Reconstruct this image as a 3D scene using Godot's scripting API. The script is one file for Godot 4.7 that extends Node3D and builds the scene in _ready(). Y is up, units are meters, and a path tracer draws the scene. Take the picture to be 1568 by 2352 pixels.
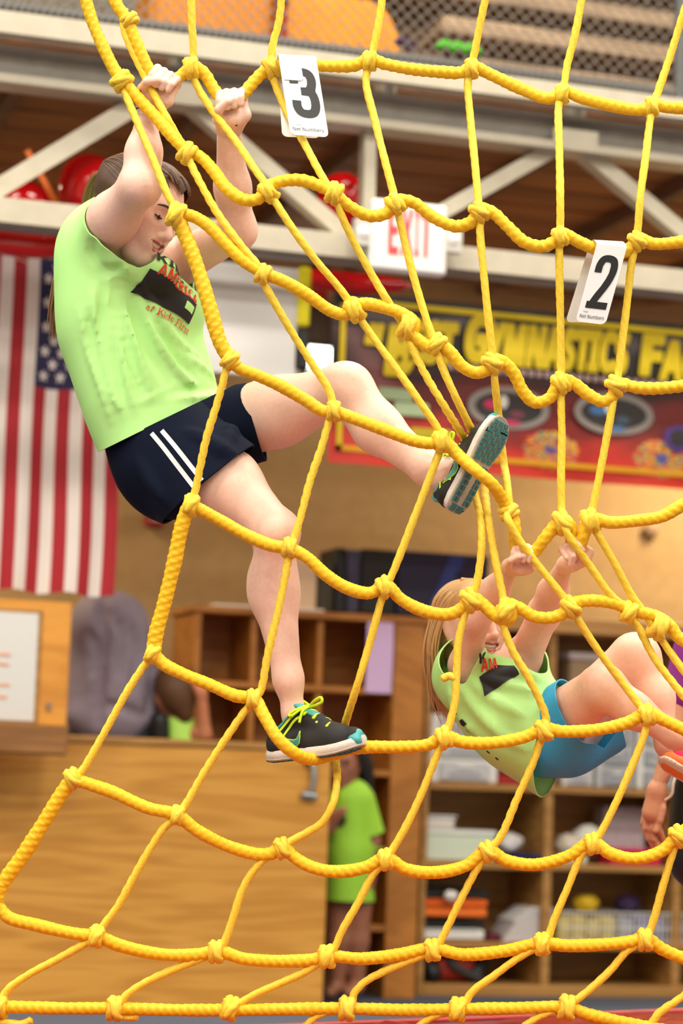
extends Node3D
# A gym: a woman and a girl climb a yellow rope net in front of a mezzanine, shelves and a banner.
# Lengths in metres. at(x, y, d) turns a pixel of the 1568 x 2352 photograph and a distance into a point.

const FPX := 5532.6
const D := 5.3                       # distance of the rope net
const PX := D / FPX                  # size of one pixel at the net
var eye := Vector3(0, 0.9, 0)
var lens_axes := Basis()
var M := {}
var taken := {}
var rng := RandomNumberGenerator.new()

func _ready():
	rng.seed = 7
	set_camera_and_light()
	make_materials()
	build_room()
	build_truss()
	build_mezzanine()
	build_wall_things()
	build_shelving()
	build_net()
	build_woman()
	build_girl()
	build_bystanders()

func set_camera_and_light():
	lens_axes = Basis.from_euler(Vector3(deg_to_rad(6.43), deg_to_rad(-17.5), deg_to_rad(2.0)))
	var cam := Camera3D.new()
	cam.name = "camera"
	add_child(cam)
	cam.transform = Transform3D(lens_axes, eye)
	var at_ := CameraAttributesPhysical.new()
	at_.frustum_focal_length = 12.0 / tan(deg_to_rad(12.0))
	at_.frustum_focus_distance = 5.36
	at_.exposure_aperture = 1.65
	at_.frustum_near = 0.05
	at_.frustum_far = 100.0
	cam.attributes = at_
	cam.fov = 24.0
	cam.current = true
	var we := WorldEnvironment.new()
	we.name = "environment"
	var e := Environment.new()
	e.background_mode = Environment.BG_COLOR
	e.background_color = Color(0.02, 0.02, 0.02)
	e.tonemap_mode = Environment.TONE_MAPPER_LINEAR
	e.tonemap_exposure = 3.0
	e.sdfgi_enabled = true
	e.ssao_enabled = true
	e.ssil_enabled = true
	we.environment = e
	add_child(we)
	# the gym's ceiling fixtures: a grid of long diffuse panels over the floor
	for ix in 4:
		for iz in 4:
			ceiling_panel(Vector3(-4.4 + ix * 3.6, 6.6, 3.2 - iz * 3.3), Vector2(1.5, 0.75), 5.2, Color(1.0, 0.965, 0.91))
	# under the mezzanine, left and right of what the lens sees
	for x in [0.75, 5.75]:
		ceiling_panel(Vector3(x, 3.30, -10.3), Vector2(0.35, 1.3), 2.0 if x < 3.0 else 3.4, Color(1.0, 0.9, 0.74))

func ceiling_panel(p: Vector3, size: Vector2, energy: float, tint: Color):
	var t := thing("ceiling_lamp", p)
	tag(t, "long white ceiling lamp with glowing diffuser", "lamp", "ceiling lamps of the gym")
	var h := mat_plain(Color(0.8, 0.8, 0.78), 0.5)
	box_part(t, "housing", Vector3(size.x + 0.06, 0.08, size.y + 0.06), Vector3(0, 0.045, 0), h, 0.01)
	var g := StandardMaterial3D.new()
	g.albedo_color = Color(0.9, 0.9, 0.88)
	g.emission_enabled = true
	g.emission = tint
	g.emission_energy_multiplier = 1.5
	box_part(t, "diffuser", Vector3(size.x, 0.02, size.y), Vector3(0, -0.005, 0), g, 0.004)
	var l := AreaLight3D.new()
	l.name = "lamp_light"
	l.area_size = size
	l.light_energy = energy
	l.light_color = tint
	l.shadow_enabled = true
	l.area_range = 40.0
	l.area_attenuation = 2.0
	add_child(l, true)
	l.position = p + Vector3(0, -0.03, 0)
	l.rotation_degrees = Vector3(-90, 0, 0)

# ---------------------------------------------------------------- helpers
func at(px: float, py: float, d: float) -> Vector3:
	return eye + lens_axes * Vector3((px - 784.0) / FPX * d, (1176.0 - py) / FPX * d, -d)

func on_z(px: float, py: float, z: float) -> Vector3:
	var r := lens_axes * Vector3((px - 784.0) / FPX, (1176.0 - py) / FPX, -1.0)
	return eye + r * ((z - eye.z) / r.z)

func on_y(px: float, py: float, y: float) -> Vector3:
	var r := lens_axes * Vector3((px - 784.0) / FPX, (1176.0 - py) / FPX, -1.0)
	return eye + r * ((y - eye.y) / r.y)

func numbered(called: String) -> String:
	if not taken.has(called):
		taken[called] = 0
		return called
	taken[called] += 1
	return "%s_%03d" % [called, taken[called]]

func thing(called: String, base: Vector3) -> Node3D:
	var o := Node3D.new()
	o.name = numbered(called)
	add_child(o)
	o.position = base
	return o

func tag(o: Node, label: String, category := "", group := "", kind := ""):
	if label: o.set_meta("label", label)
	if category: o.set_meta("category", category)
	if group: o.set_meta("group", group)
	if kind: o.set_meta("kind", kind)

func put(parent: Node3D, called: String, mesh: Mesh, m: Material, pos := Vector3.ZERO) -> MeshInstance3D:
	var o := MeshInstance3D.new()
	o.name = numbered(called) if parent == self else called
	o.mesh = mesh
	if m: o.material_override = m
	parent.add_child(o, true)
	o.position = pos
	return o

# a part whose mesh is given in world coordinates
func put_world(parent: Node3D, called: String, mesh: Mesh, m: Material) -> MeshInstance3D:
	var o := put(parent, called, mesh, m)
	if parent != self:
		o.position = -origin_of(parent)
	return o

func origin_of(n: Node3D) -> Vector3:
	var p := Vector3.ZERO
	var k: Node = n
	while k != self and k is Node3D:
		p += (k as Node3D).position
		k = k.get_parent()
	return p

func structure(called: String, mesh: Mesh, m: Material, pos := Vector3.ZERO) -> MeshInstance3D:
	var o := put(self, called, mesh, m, pos)
	o.set_meta("kind", "structure")
	return o

func box_part(parent: Node3D, called: String, size: Vector3, pos: Vector3, m: Material, bevel := 0.004) -> MeshInstance3D:
	return put(parent, called, chamfer_box(size, bevel), m, pos)

var box_cache := {}
func chamfer_box(size: Vector3, bevel: float) -> ArrayMesh:
	var key := [size, bevel]
	if box_cache.has(key): return box_cache[key]
	var h := size / 2.0
	var b: float = minf(bevel, minf(h.x, minf(h.y, h.z)) * 0.6)
	var mb := MB.new()
	var c := []
	for s in 8:
		var sg := Vector3(-1.0 if s & 1 else 1.0, -1.0 if s & 2 else 1.0, -1.0 if s & 4 else 1.0)
		var q := []
		for ax in 3:
			var p := (h - Vector3(b, b, b)) * sg
			p[ax] = h[ax] * sg[ax]
			q.append(p)
		c.append(q)
	for ax in 3:
		for sgn in 2:
			var ids := []
			for s in 8:
				if ((s >> ax) & 1) == sgn: ids.append(s)
			mb.face([c[ids[0]][ax], c[ids[1]][ax], c[ids[3]][ax], c[ids[2]][ax]])
	for ax in 3:                       # edges run along ax
		var u := (ax + 1) % 3
		var w := (ax + 2) % 3
		for su in 2:
			for sw in 2:
				var s0 := (su << u) | (sw << w)
				var s1 := s0 | (1 << ax)
				mb.face([c[s0][u], c[s1][u], c[s1][w], c[s0][w]])
	for s in 8:
		mb.face([c[s][0], c[s][1], c[s][2]])
	var m := mb.commit()
	box_cache[key] = m
	return m

# collects triangles; flat faces point away from the origin of the piece, smooth ones carry normals
class MB:
	var v := PackedVector3Array()
	var n := PackedVector3Array()
	var uv := PackedVector2Array()
	var col := PackedColorArray()
	var idx := PackedInt32Array()
	func face(p: Array, centre := Vector3.ZERO):
		var mid := Vector3.ZERO
		for q in p: mid += q
		mid /= p.size()
		var nn: Vector3 = ((p[1] as Vector3) - p[0]).cross((p[2] as Vector3) - p[0]).normalized()
		if p.size() > 3 and nn.length() < 0.5:
			nn = ((p[2] as Vector3) - p[0]).cross((p[3] as Vector3) - p[0]).normalized()
		if nn.dot(mid - centre) < 0: nn = -nn
		face_n(p, nn)
	func face_n(p: Array, nn: Vector3):
		var s := v.size()
		for q in p:
			v.append(q)
			n.append(nn)
		var g: Vector3 = ((p[1] as Vector3) - p[0]).cross((p[2] as Vector3) - p[0])
		for k in range(1, p.size() - 1):
			if g.dot(nn) > 0: idx.append_array([s, s + k + 1, s + k])
			else: idx.append_array([s, s + k, s + k + 1])
	func add_box(a: Vector3, b: Vector3):
		var c := (a + b) / 2.0
		for ax in 3:
			for sg in 2:
				var u := (ax + 1) % 3
				var w := (ax + 2) % 3
				var q := []
				for k in [[0, 0], [1, 0], [1, 1], [0, 1]]:
					var p := Vector3.ZERO
					p[ax] = a[ax] if sg == 0 else b[ax]
					p[u] = a[u] if k[0] == 0 else b[u]
					p[w] = a[w] if k[1] == 0 else b[w]
					q.append(p)
				face(q, c)
	# a beam of rectangular section from p to q
	func beam(p: Vector3, q: Vector3, across: Vector3, wa: float, wb: float):
		var t := (q - p).normalized()
		var a := (across - t * across.dot(t)).normalized()
		var b := t.cross(a)
		a *= wa / 2.0
		b *= wb / 2.0
		var c := [p - a - b, p + a - b, p + a + b, p - a + b, q - a - b, q + a - b, q + a + b, q - a + b]
		var mid := (p + q) / 2.0
		for f in [[0, 1, 2, 3], [4, 5, 6, 7], [0, 1, 5, 4], [1, 2, 6, 5], [2, 3, 7, 6], [3, 0, 4, 7]]:
			face([c[f[0]], c[f[1]], c[f[2]], c[f[3]]], mid)
	# tube along points, radius per point, capped
	func tube(p: PackedVector3Array, r, sides := 8, cap := true):
		var cnt := p.size()
		if cnt < 2: return
		var s := v.size()
		var t0 := (p[1] - p[0]).normalized()
		var a := t0.cross(Vector3(0.31, 0.87, 0.38)).normalized()
		for i in cnt:
			var t := (p[mini(i + 1, cnt - 1)] - p[maxi(i - 1, 0)]).normalized()
			a = (a - t * a.dot(t)).normalized()
			var b := t.cross(a)
			var rr: float = r[i] if r is Array or r is PackedFloat32Array else r
			for k in sides:
				var th := TAU * k / sides
				var d := a * cos(th) + b * sin(th)
				v.append(p[i] + d * rr)
				n.append(d)
		for i in cnt - 1:
			for k in sides:
				var k2 := (k + 1) % sides
				var q0 := s + i * sides + k
				var q1 := s + i * sides + k2
				idx.append_array([q0, q1, q1 + sides, q0, q1 + sides, q0 + sides])
		if cap:
			for e in 2:
				var i := 0 if e == 0 else cnt - 1
				var t := (p[1] - p[0]).normalized() if e == 0 else (p[cnt - 1] - p[cnt - 2]).normalized()
				var rr: float = r[i] if r is Array or r is PackedFloat32Array else r
				var base := v.size()
				v.append(p[i] + t * (rr * (-0.6 if e == 0 else 0.6)))
				n.append(-t if e == 0 else t)
				for k in sides:
					v.append(v[s + i * sides + k])
					n.append((n[s + i * sides + k] + (-t if e == 0 else t) * 0.6).normalized())
				for k in sides:
					var k2 := (k + 1) % sides
					if e == 0: idx.append_array([base, base + 1 + k2, base + 1 + k])
					else: idx.append_array([base, base + 1 + k, base + 1 + k2])
	# surface of revolution about the y axis through o; profile of (radius, height)
	func lathe(profile: Array, o: Vector3, sides := 20):
		var s := v.size()
		var cnt := profile.size()
		for i in cnt:
			var pa: Vector2 = profile[maxi(i - 1, 0)]
			var pb: Vector2 = profile[mini(i + 1, cnt - 1)]
			var tg := (pb - pa).normalized()
			for k in sides:
				var th := TAU * k / sides
				var d := Vector3(cos(th), 0, sin(th))
				v.append(o + d * profile[i].x + Vector3(0, profile[i].y, 0))
				n.append((d * tg.y - Vector3(0, tg.x, 0)).normalized())
		for i in cnt - 1:
			for k in sides:
				var k2 := (k + 1) % sides
				var q0 := s + i * sides + k
				var q1 := s + i * sides + k2
				idx.append_array([q0, q1, q1 + sides, q0, q1 + sides, q0 + sides])
	# grid of rows x columns of points, normals computed; uv from 0 to 1
	func grid(p: PackedVector3Array, rows: int, cols: int):
		var s := v.size()
		for i in rows:
			for j in cols:
				var du := p[i * cols + mini(j + 1, cols - 1)] - p[i * cols + maxi(j - 1, 0)]
				var dv := p[mini(i + 1, rows - 1) * cols + j] - p[maxi(i - 1, 0) * cols + j]
				v.append(p[i * cols + j])
				n.append(dv.cross(du).normalized())
				while uv.size() < v.size() - 1: uv.append(Vector2.ZERO)
				uv.append(Vector2(float(j) / (cols - 1), float(i) / (rows - 1)))
		for i in rows - 1:
			for j in cols - 1:
				var q := s + i * cols + j
				idx.append_array([q, q + 1, q + cols + 1, q, q + cols + 1, q + cols])
	func smooth_normals():
		n = PackedVector3Array()
		n.resize(v.size())
		for i in range(0, idx.size(), 3):
			var a := idx[i]
			var b := idx[i + 1]
			var c := idx[i + 2]
			var f := (v[c] - v[a]).cross(v[b] - v[a])
			n[a] += f
			n[b] += f
			n[c] += f
		for i in n.size():
			n[i] = n[i].normalized() if n[i].length_squared() > 1e-20 else Vector3.UP
	func commit() -> ArrayMesh:
		var m := ArrayMesh.new()
		if idx.is_empty(): return m
		var good := 0
		var bad := 0
		for i in range(0, idx.size(), 3):
			var f := (v[idx[i + 2]] - v[idx[i]]).cross(v[idx[i + 1]] - v[idx[i]])
			if f.dot(n[idx[i]] + n[idx[i + 1]] + n[idx[i + 2]]) >= 0: good += 1
			else: bad += 1
		if bad > good:
			for i in range(0, idx.size(), 3):
				var k := idx[i]
				idx[i] = idx[i + 1]
				idx[i + 1] = k
		var arr := []
		arr.resize(Mesh.ARRAY_MAX)
		arr[Mesh.ARRAY_VERTEX] = v
		arr[Mesh.ARRAY_NORMAL] = n
		arr[Mesh.ARRAY_INDEX] = idx
		if uv.size() == v.size(): arr[Mesh.ARRAY_TEX_UV] = uv
		if col.size() == v.size(): arr[Mesh.ARRAY_COLOR] = col
		m.add_surface_from_arrays(Mesh.PRIMITIVE_TRIANGLES, arr)
		return m

# smooth curve through points
func curve_through(pts: PackedVector3Array, step: float) -> PackedVector3Array:
	var out := PackedVector3Array()
	var cnt := pts.size()
	for i in cnt - 1:
		var p1 := pts[i]
		var p2 := pts[i + 1]
		var p0 := pts[i - 1] if i > 0 else p1 * 2.0 - p2
		var p3 := pts[i + 2] if i + 2 < cnt else p2 * 2.0 - p1
		# centripetal Catmull-Rom
		var t1 := sqrt(maxf(p0.distance_to(p1), 1e-5))
		var t2 := t1 + sqrt(maxf(p1.distance_to(p2), 1e-5))
		var t3 := t2 + sqrt(maxf(p2.distance_to(p3), 1e-5))
		var k := maxi(1, int(ceil(p1.distance_to(p2) / step)))
		for j in k:
			var t := lerpf(t1, t2, float(j) / k)
			var a1 := p0 * ((t1 - t) / t1) + p1 * (t / t1)
			var a2 := p1 * ((t2 - t) / (t2 - t1)) + p2 * ((t - t1) / (t2 - t1))
			var a3 := p2 * ((t3 - t) / (t3 - t2)) + p3 * ((t - t2) / (t3 - t2))
			var b1 := a1 * ((t2 - t) / t2) + a2 * (t / t2)
			var b2 := a2 * ((t3 - t) / (t3 - t1)) + a3 * ((t - t1) / (t3 - t1))
			out.append(b1 * ((t2 - t) / (t2 - t1)) + b2 * ((t - t1) / (t2 - t1)))
	out.append(pts[cnt - 1])
	return out

# flat polygon (in the xy plane of a frame) extruded by depth along -z of the frame
func plate(poly: PackedVector2Array, depth: float, xf := Transform3D()) -> MB:
	var mb := MB.new()
	var tri := Geometry2D.triangulate_polygon(poly)
	var front := xf.basis.z.normalized()
	for s in 2:
		var off := xf.basis.z.normalized() * (0.0 if s == 0 else -depth)
		var b := mb.v.size()
		for q in poly:
			mb.v.append(xf * Vector3(q.x, q.y, 0) + off)
			mb.n.append(front if s == 0 else -front)
		for i in range(0, tri.size(), 3):
			var f := (mb.v[b + tri[i + 2]] - mb.v[b + tri[i]]).cross(mb.v[b + tri[i + 1]] - mb.v[b + tri[i]])
			if (f.dot(front) > 0) == (s == 0): mb.idx.append_array([b + tri[i], b + tri[i + 1], b + tri[i + 2]])
			else: mb.idx.append_array([b + tri[i], b + tri[i + 2], b + tri[i + 1]])
	var cw := 1.0 if Geometry2D.is_polygon_clockwise(poly) else -1.0
	for i in poly.size():
		var a := poly[i]
		var c := poly[(i + 1) % poly.size()]
		var e := (c - a).normalized()
		var nn := (xf.basis * Vector3(-e.y * cw, e.x * cw, 0)).normalized()
		var off := xf.basis.z.normalized() * -depth
		var pa := xf * Vector3(a.x, a.y, 0)
		var pc := xf * Vector3(c.x, c.y, 0)
		mb.face_n([pa, pc, pc + off, pa + off], nn)
	return mb

func round_rect(w: float, h: float, r: float) -> PackedVector2Array:
	var p := PackedVector2Array()
	for c in [[1, 1, 0], [-1, 1, 90], [-1, -1, 180], [1, -1, 270]]:
		for k in 5:
			var a := deg_to_rad(c[2] + k * 22.5)
			p.append(Vector2(c[0] * (w / 2 - r) + cos(a) * r, c[1] * (h / 2 - r) + sin(a) * r))
	return p

func ellipse(rx: float, ry: float, n := 28, c := Vector2.ZERO) -> PackedVector2Array:
	var p := PackedVector2Array()
	for k in n: p.append(c + Vector2(cos(TAU * k / n) * rx, sin(TAU * k / n) * ry))
	return p

# lettering: triangles of a TextMesh, laid out in a frame (x right, y up), scaled to width w and height h
func letters(text: String, bold: bool, serif: bool, w: float, h: float, embolden := 0.0) -> Array:
	var f := SystemFont.new()
	f.font_names = PackedStringArray(["Droid Serif" if serif else "Droid Sans"])
	f.font_weight = 700 if bold else 400
	var tm := TextMesh.new()
	if embolden > 0.0:
		var fv := FontVariation.new()
		fv.base_font = f
		fv.variation_embolden = embolden
		tm.font = fv
	else:
		tm.font = f
	tm.text = text
	tm.font_size = 64
	tm.depth = 0.0
	tm.curve_step = 1.0
	tm.pixel_size = 0.01
	var arr := tm.get_mesh_arrays()
	var vv: PackedVector3Array = arr[Mesh.ARRAY_VERTEX]
	if vv.is_empty(): return [PackedVector2Array(), PackedInt32Array()]
	var id = arr[Mesh.ARRAY_INDEX]
	if id == null or id.size() == 0:
		id = PackedInt32Array(range(vv.size()))
	var lo := Vector2(1e9, 1e9)
	var hi := -lo
	for p in vv:
		lo = lo.min(Vector2(p.x, p.y))
		hi = hi.max(Vector2(p.x, p.y))
	var out := PackedVector2Array()
	for p in vv:
		out.append(Vector2(((p.x - lo.x) / (hi.x - lo.x) - 0.5) * w, ((p.y - lo.y) / (hi.y - lo.y) - 0.5) * h))
	return [out, id]

# the same lettering as a flat mesh lying in a frame, optionally bent by a function of the 2D point
func letter_mesh(l: Array, xf: Transform3D) -> ArrayMesh:
	var mb := MB.new()
	var z := xf.basis.z.normalized()
	for p in l[0]:
		mb.v.append(xf * Vector3(p.x, p.y, 0))
		mb.n.append(z)
	var id: PackedInt32Array = l[1]
	for i in range(0, id.size(), 3):
		var f := (mb.v[id[i + 2]] - mb.v[id[i]]).cross(mb.v[id[i + 1]] - mb.v[id[i]])
		if f.dot(z) >= 0: mb.idx.append_array([id[i], id[i + 1], id[i + 2]])
		else: mb.idx.append_array([id[i], id[i + 2], id[i + 1]])
	return mb.commit()

# ---------------------------------------------------------------- materials
func mat_plain(c: Color, rough := 0.7, metal := 0.0) -> StandardMaterial3D:
	var m := StandardMaterial3D.new()
	m.albedo_color = c
	m.roughness = rough
	m.metallic = metal
	return m

var noise_cache := {}
func noise_tex(freq: float, octaves: int, lo: float, hi: float, sd := 1, size := 512, stretch := 1.0, as_normal := false) -> Texture2D:
	var key := [freq, octaves, lo, hi, sd, size, stretch, as_normal]
	if noise_cache.has(key): return noise_cache[key]
	var f := FastNoiseLite.new()
	f.noise_type = FastNoiseLite.TYPE_SIMPLEX_SMOOTH
	f.seed = sd
	f.frequency = freq
	f.fractal_octaves = octaves
	var t := NoiseTexture2D.new()
	t.width = size
	t.height = size if stretch == 1.0 else int(size / stretch)
	t.seamless = true
	t.noise = f
	if as_normal:
		t.as_normal_map = true
		t.bump_strength = hi
	else:
		var g := Gradient.new()
		g.set_color(0, Color(lo, lo, lo))
		g.set_color(1, Color(hi, hi, hi))
		t.color_ramp = g
	noise_cache[key] = t
	return t

# a mottled surface: colour times a noise between lo and 1, laid by world position
func mat_mottled(c: Color, rough: float, freq: float, lo: float, scale: float, bump := 0.0, sd := 1) -> StandardMaterial3D:
	var m := mat_plain(c, rough)
	m.albedo_texture = noise_tex(freq, 4, lo, 1.0, sd)
	m.uv1_triplanar = true
	m.uv1_world_triplanar = true
	m.uv1_scale = Vector3(scale, scale, scale)
	if bump > 0.0:
		m.normal_enabled = true
		m.normal_texture = noise_tex(freq, 4, 0.0, 6.0, sd, 512, 1.0, true)
		m.normal_scale = bump
	return m

# wood: long streaks along the x axis of the texture
func wood_tex(dark: Color, light: Color, sd: int, rings: float) -> ImageTexture:
	var w := 256
	var h := 256
	var im := Image.create(w, h, false, Image.FORMAT_RGB8)
	var f := FastNoiseLite.new()
	f.seed = sd
	f.frequency = 0.012
	f.fractal_octaves = 4
	var g := FastNoiseLite.new()
	g.seed = sd + 5
	g.frequency = 0.11
	for y in h:
		for x in w:
			var a := TAU * x / w
			var b := TAU * y / h
			var px_ := Vector3(cos(a) * 14.0, sin(a) * 14.0, cos(b) * 60.0)
			var k := f.get_noise_3d(px_.x, px_.y + sin(b) * 60.0, px_.z)
			var s := 0.5 + 0.5 * sin(k * rings + b * 3.0)
			var fine := g.get_noise_3d(cos(a) * 5.0, sin(a) * 5.0 + sin(b) * 90.0, cos(b) * 90.0)
			im.set_pixel(x, y, dark.lerp(light, clampf(s * 0.75 + fine * 0.35 + 0.15, 0.0, 1.0)))
	return ImageTexture.create_from_image(im)

func mat_wood(dark: Color, light: Color, sd: int, scale: Vector3, rough := 0.5, rings := 9.0) -> StandardMaterial3D:
	var m := mat_plain(Color.WHITE, rough)
	m.albedo_texture = wood_tex(dark, light, sd, rings)
	m.uv1_triplanar = true
	m.uv1_world_triplanar = true
	m.uv1_scale = scale
	return m

func make_materials():
	M.cream = mat_mottled(Color(0.74, 0.71, 0.63), 0.45, 0.02, 0.93, 0.8)
	M.grey_steel = mat_mottled(Color(0.62, 0.60, 0.57), 0.45, 0.02, 0.9, 0.9)
	M.wall = mat_mottled(Color(0.74, 0.61, 0.42), 0.85, 0.03, 0.94, 0.6, 0.15)
	M.gym_wall = mat_mottled(Color(0.80, 0.77, 0.70), 0.85, 0.03, 0.94, 0.6)
	M.deck = mat_wood(Color(0.50, 0.31, 0.15), Color(0.64, 0.41, 0.20), 3, Vector3(0.6, 2.0, 2.0), 0.7)
	M.deck2 = mat_wood(Color(0.46, 0.28, 0.13), Color(0.60, 0.38, 0.18), 13, Vector3(0.6, 2.0, 2.0), 0.7)
	M.joist = mat_wood(Color(0.36, 0.24, 0.15), Color(0.46, 0.31, 0.19), 4, Vector3(2.0, 2.0, 0.6), 0.7)
	M.ply = mat_wood(Color(0.74, 0.51, 0.19), Color(0.84, 0.62, 0.28), 5, Vector3(0.55, 1.3, 1.3), 0.42, 14.0)
	M.oak = mat_wood(Color(0.61, 0.38, 0.13), Color(0.71, 0.46, 0.18), 6, Vector3(1.6, 0.7, 1.6), 0.45)
	M.board = mat_wood(Color(0.60, 0.43, 0.21), Color(0.71, 0.53, 0.29), 8, Vector3(0.7, 2.2, 2.2), 0.5)
	M.easel = mat_wood(Color(0.80, 0.53, 0.19), Color(0.90, 0.63, 0.26), 9, Vector3(0.9, 0.9, 0.9), 0.45)
	M.plank = mat_wood(Color(0.52, 0.43, 0.34), Color(0.78, 0.67, 0.54), 10, Vector3(0.5, 2.4, 2.4), 0.75, 16.0)
	M.riser = mat_wood(Color(0.40, 0.31, 0.23), Color(0.52, 0.42, 0.32), 14, Vector3(0.5, 2.4, 2.4), 0.75)
	M.blue_floor = mat_mottled(Color(0.33, 0.37, 0.45), 0.9, 0.2, 0.75, 3.0, 0.3)
	M.red_vinyl = mat_mottled(Color(0.62, 0.15, 0.14), 0.22, 0.015, 0.85, 1.4, 0.35)
	M.pipe = mat_mottled(Color(0.38, 0.38, 0.38), 0.5, 0.05, 0.75, 2.0)
	M.wire = mat_plain(Color(0.46, 0.44, 0.41), 0.45, 0.5)
	M.white = mat_plain(Color(0.86, 0.86, 0.85), 0.5)
	M.paper = mat_plain(Color(0.88, 0.87, 0.86), 0.8)
	M.black = mat_plain(Color(0.07, 0.07, 0.075), 0.5)
	M.balloon = mat_plain(Color(0.76, 0.05, 0.07), 0.12)
	M.balloon.backlight_enabled = true
	M.balloon.backlight = Color(0.3, 0.02, 0.02)
	M.metal = mat_plain(Color(0.62, 0.64, 0.66), 0.35, 0.8)

func rz(px0: float, py0: float, px1: float, py1: float, z: float) -> AABB:
	var cx := (px0 + px1) / 2.0
	var cy := (py0 + py1) / 2.0
	var l := on_z(px0, cy, z)
	var r := on_z(px1, cy, z)
	var t := on_z(cx, py0, z)
	var b := on_z(cx, py1, z)
	return AABB(Vector3(l.x, b.y, z), Vector3(r.x - l.x, t.y - b.y, 0))

const WALL_Z := -11.45
const TRUSS_Z := -8.3
const DECK_Y := 3.5

func build_room():
	var f := structure("floor", chamfer_box(Vector3(18, 0.2, 19), 0.0), M.blue_floor, Vector3(1.5, -0.1, -2.8))
	f.set_meta("label", "blue grey carpeted gym floor")
	var w := structure("wall_back", chamfer_box(Vector3(18, DECK_Y + 0.02, 0.2), 0.0), M.wall, Vector3(1.5, (DECK_Y + 0.02) / 2, WALL_Z - 0.1))
	w.set_meta("label", "tan painted wall under the mezzanine")
	structure("wall_upper_back", chamfer_box(Vector3(18, 4.2, 0.2), 0.0), M.gym_wall, Vector3(1.5, 5.5, -12.4))
	structure("wall_left", chamfer_box(Vector3(0.2, 7.4, 19), 0.0), M.gym_wall, Vector3(-7.5, 3.7, -2.8))
	structure("wall_right", chamfer_box(Vector3(0.2, 7.4, 19), 0.0), M.gym_wall, Vector3(10.5, 3.7, -2.8))
	structure("wall_front", chamfer_box(Vector3(18, 7.4, 0.2), 0.0), M.gym_wall, Vector3(1.5, 3.7, 6.7))
	structure("ceiling", chamfer_box(Vector3(18, 0.2, 19), 0.0), M.gym_wall, Vector3(1.5, 7.3, -2.8))
	# the mezzanine's floor, seen from below: boards on joists
	var deck := structure("ceiling_mezzanine", chamfer_box(Vector3(18, 0.06, 3.0), 0.0), M.joist, Vector3(1.5, DECK_Y + 0.05, -9.95))
	deck.set_meta("label", "brown board underside of the mezzanine floor")
	var bm := [chamfer_box(Vector3(6.0, 0.03, 0.147), 0.006), chamfer_box(Vector3(6.0, 0.034, 0.147), 0.006)]
	for i in 20:
		put(deck, "board", bm[i % 2], [M.deck, M.deck2, M.deck][i % 3], Vector3(1.0 + (i % 2) * 0.3, -0.043 - (i % 2) * 0.004, 1.42 - i * 0.15))
	for i in 8:
		put(deck, "joist", chamfer_box(Vector3(0.06, 0.07, 2.96), 0.006), M.joist, Vector3(-1.5 + i * 0.72, -0.09, 0.0))
	# red vinyl landing mat at the foot of the net; its far edge runs across the bottom right
	var a := on_y(370, 2354, 0.3)
	var b := on_y(1568, 2310, 0.3)
	var dir := (b - a).normalized()
	a -= dir * 1.2
	b += dir * 1.0
	var near := Vector3(-dir.z, 0, dir.x)
	if near.z < 0: near = -near
	var mb := MB.new()
	var rows := 24
	var cols := 60
	var pts := PackedVector3Array()
	var nz := FastNoiseLite.new()
	nz.seed = 3
	nz.frequency = 1.6
	for i in rows:
		for j in cols:
			var u := float(j) / (cols - 1)
			var v := float(i) / (rows - 1)
			var p := a.lerp(b, u) + near * (v * 2.2)
			var edge := minf(minf(v, 1 - v) * 2.2, minf(u, 1 - u) * 4.0)
			p.y = 0.3 - 0.05 * exp(-edge * 22.0) + 0.022 * nz.get_noise_2d(p.x * 2.0, p.z * 2.0) + 0.012 * nz.get_noise_2d(p.x * 7.0, p.z * 2.0)
			pts.append(p)
	mb.grid(pts, rows, cols)
	mb.n = mb.n.duplicate()
	for i in mb.n.size():
		if mb.n[i].y < 0: mb.n[i] = -mb.n[i]
	var mt := thing("landing_mat", (a + b) / 2.0 * Vector3(1, 0, 1))
	tag(mt, "shiny red vinyl landing mat on the floor below the net", "mat")
	put_world(mt, "top_cover", mb.commit(), M.red_vinyl)
	var sb := MB.new()
	var q := [a, b, b + near * 2.2, a + near * 2.2]
	for k in 4:
		var p0: Vector3 = q[k]
		var p1: Vector3 = q[(k + 1) % 4]
		p0.y = 0.25
		p1.y = 0.25
		sb.face([p0, p1, p1 * Vector3(1, 0, 1), p0 * Vector3(1, 0, 1)], (a + b) / 2 + near)
	put_world(mt, "side_cover", sb.commit(), M.red_vinyl)
	var seam := PackedVector3Array()
	for k in 40: seam.append(a.lerp(b, k / 39.0) + near * 0.02 + Vector3(0, -0.012, 0))
	var st := MB.new()
	st.tube(seam, 0.007, 6)
	put_world(mt, "seam", st.commit(), mat_plain(Color(0.72, 0.28, 0.27), 0.35))
	# plywood half wall
	var h := rz(-420, 1694, 752, 2304, -9.4)
	var hw := thing("half_wall", Vector3(h.get_center().x, 0, -9.4))
	tag(hw, "low plywood half wall with horizontal grain in front of the shelves", "partition")
	var top := h.end.y
	box_part(hw, "panel", Vector3(h.size.x, top - 0.02, 0.05), Vector3(0, (top - 0.02) / 2, -0.03), M.ply, 0.004)
	box_part(hw, "cap", Vector3(h.size.x + 0.01, 0.03, 0.09), Vector3(0, top - 0.005, -0.04), M.board, 0.006)
	var lp := on_z(712, 1790, -9.4)
	var latch := put(hw, "latch", Mesh.new() if false else latch_mesh(), M.metal, lp - hw.position + Vector3(0, 0, 0.012))
	latch.set_meta("label", "grey metal latch hanging on the panel")

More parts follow.
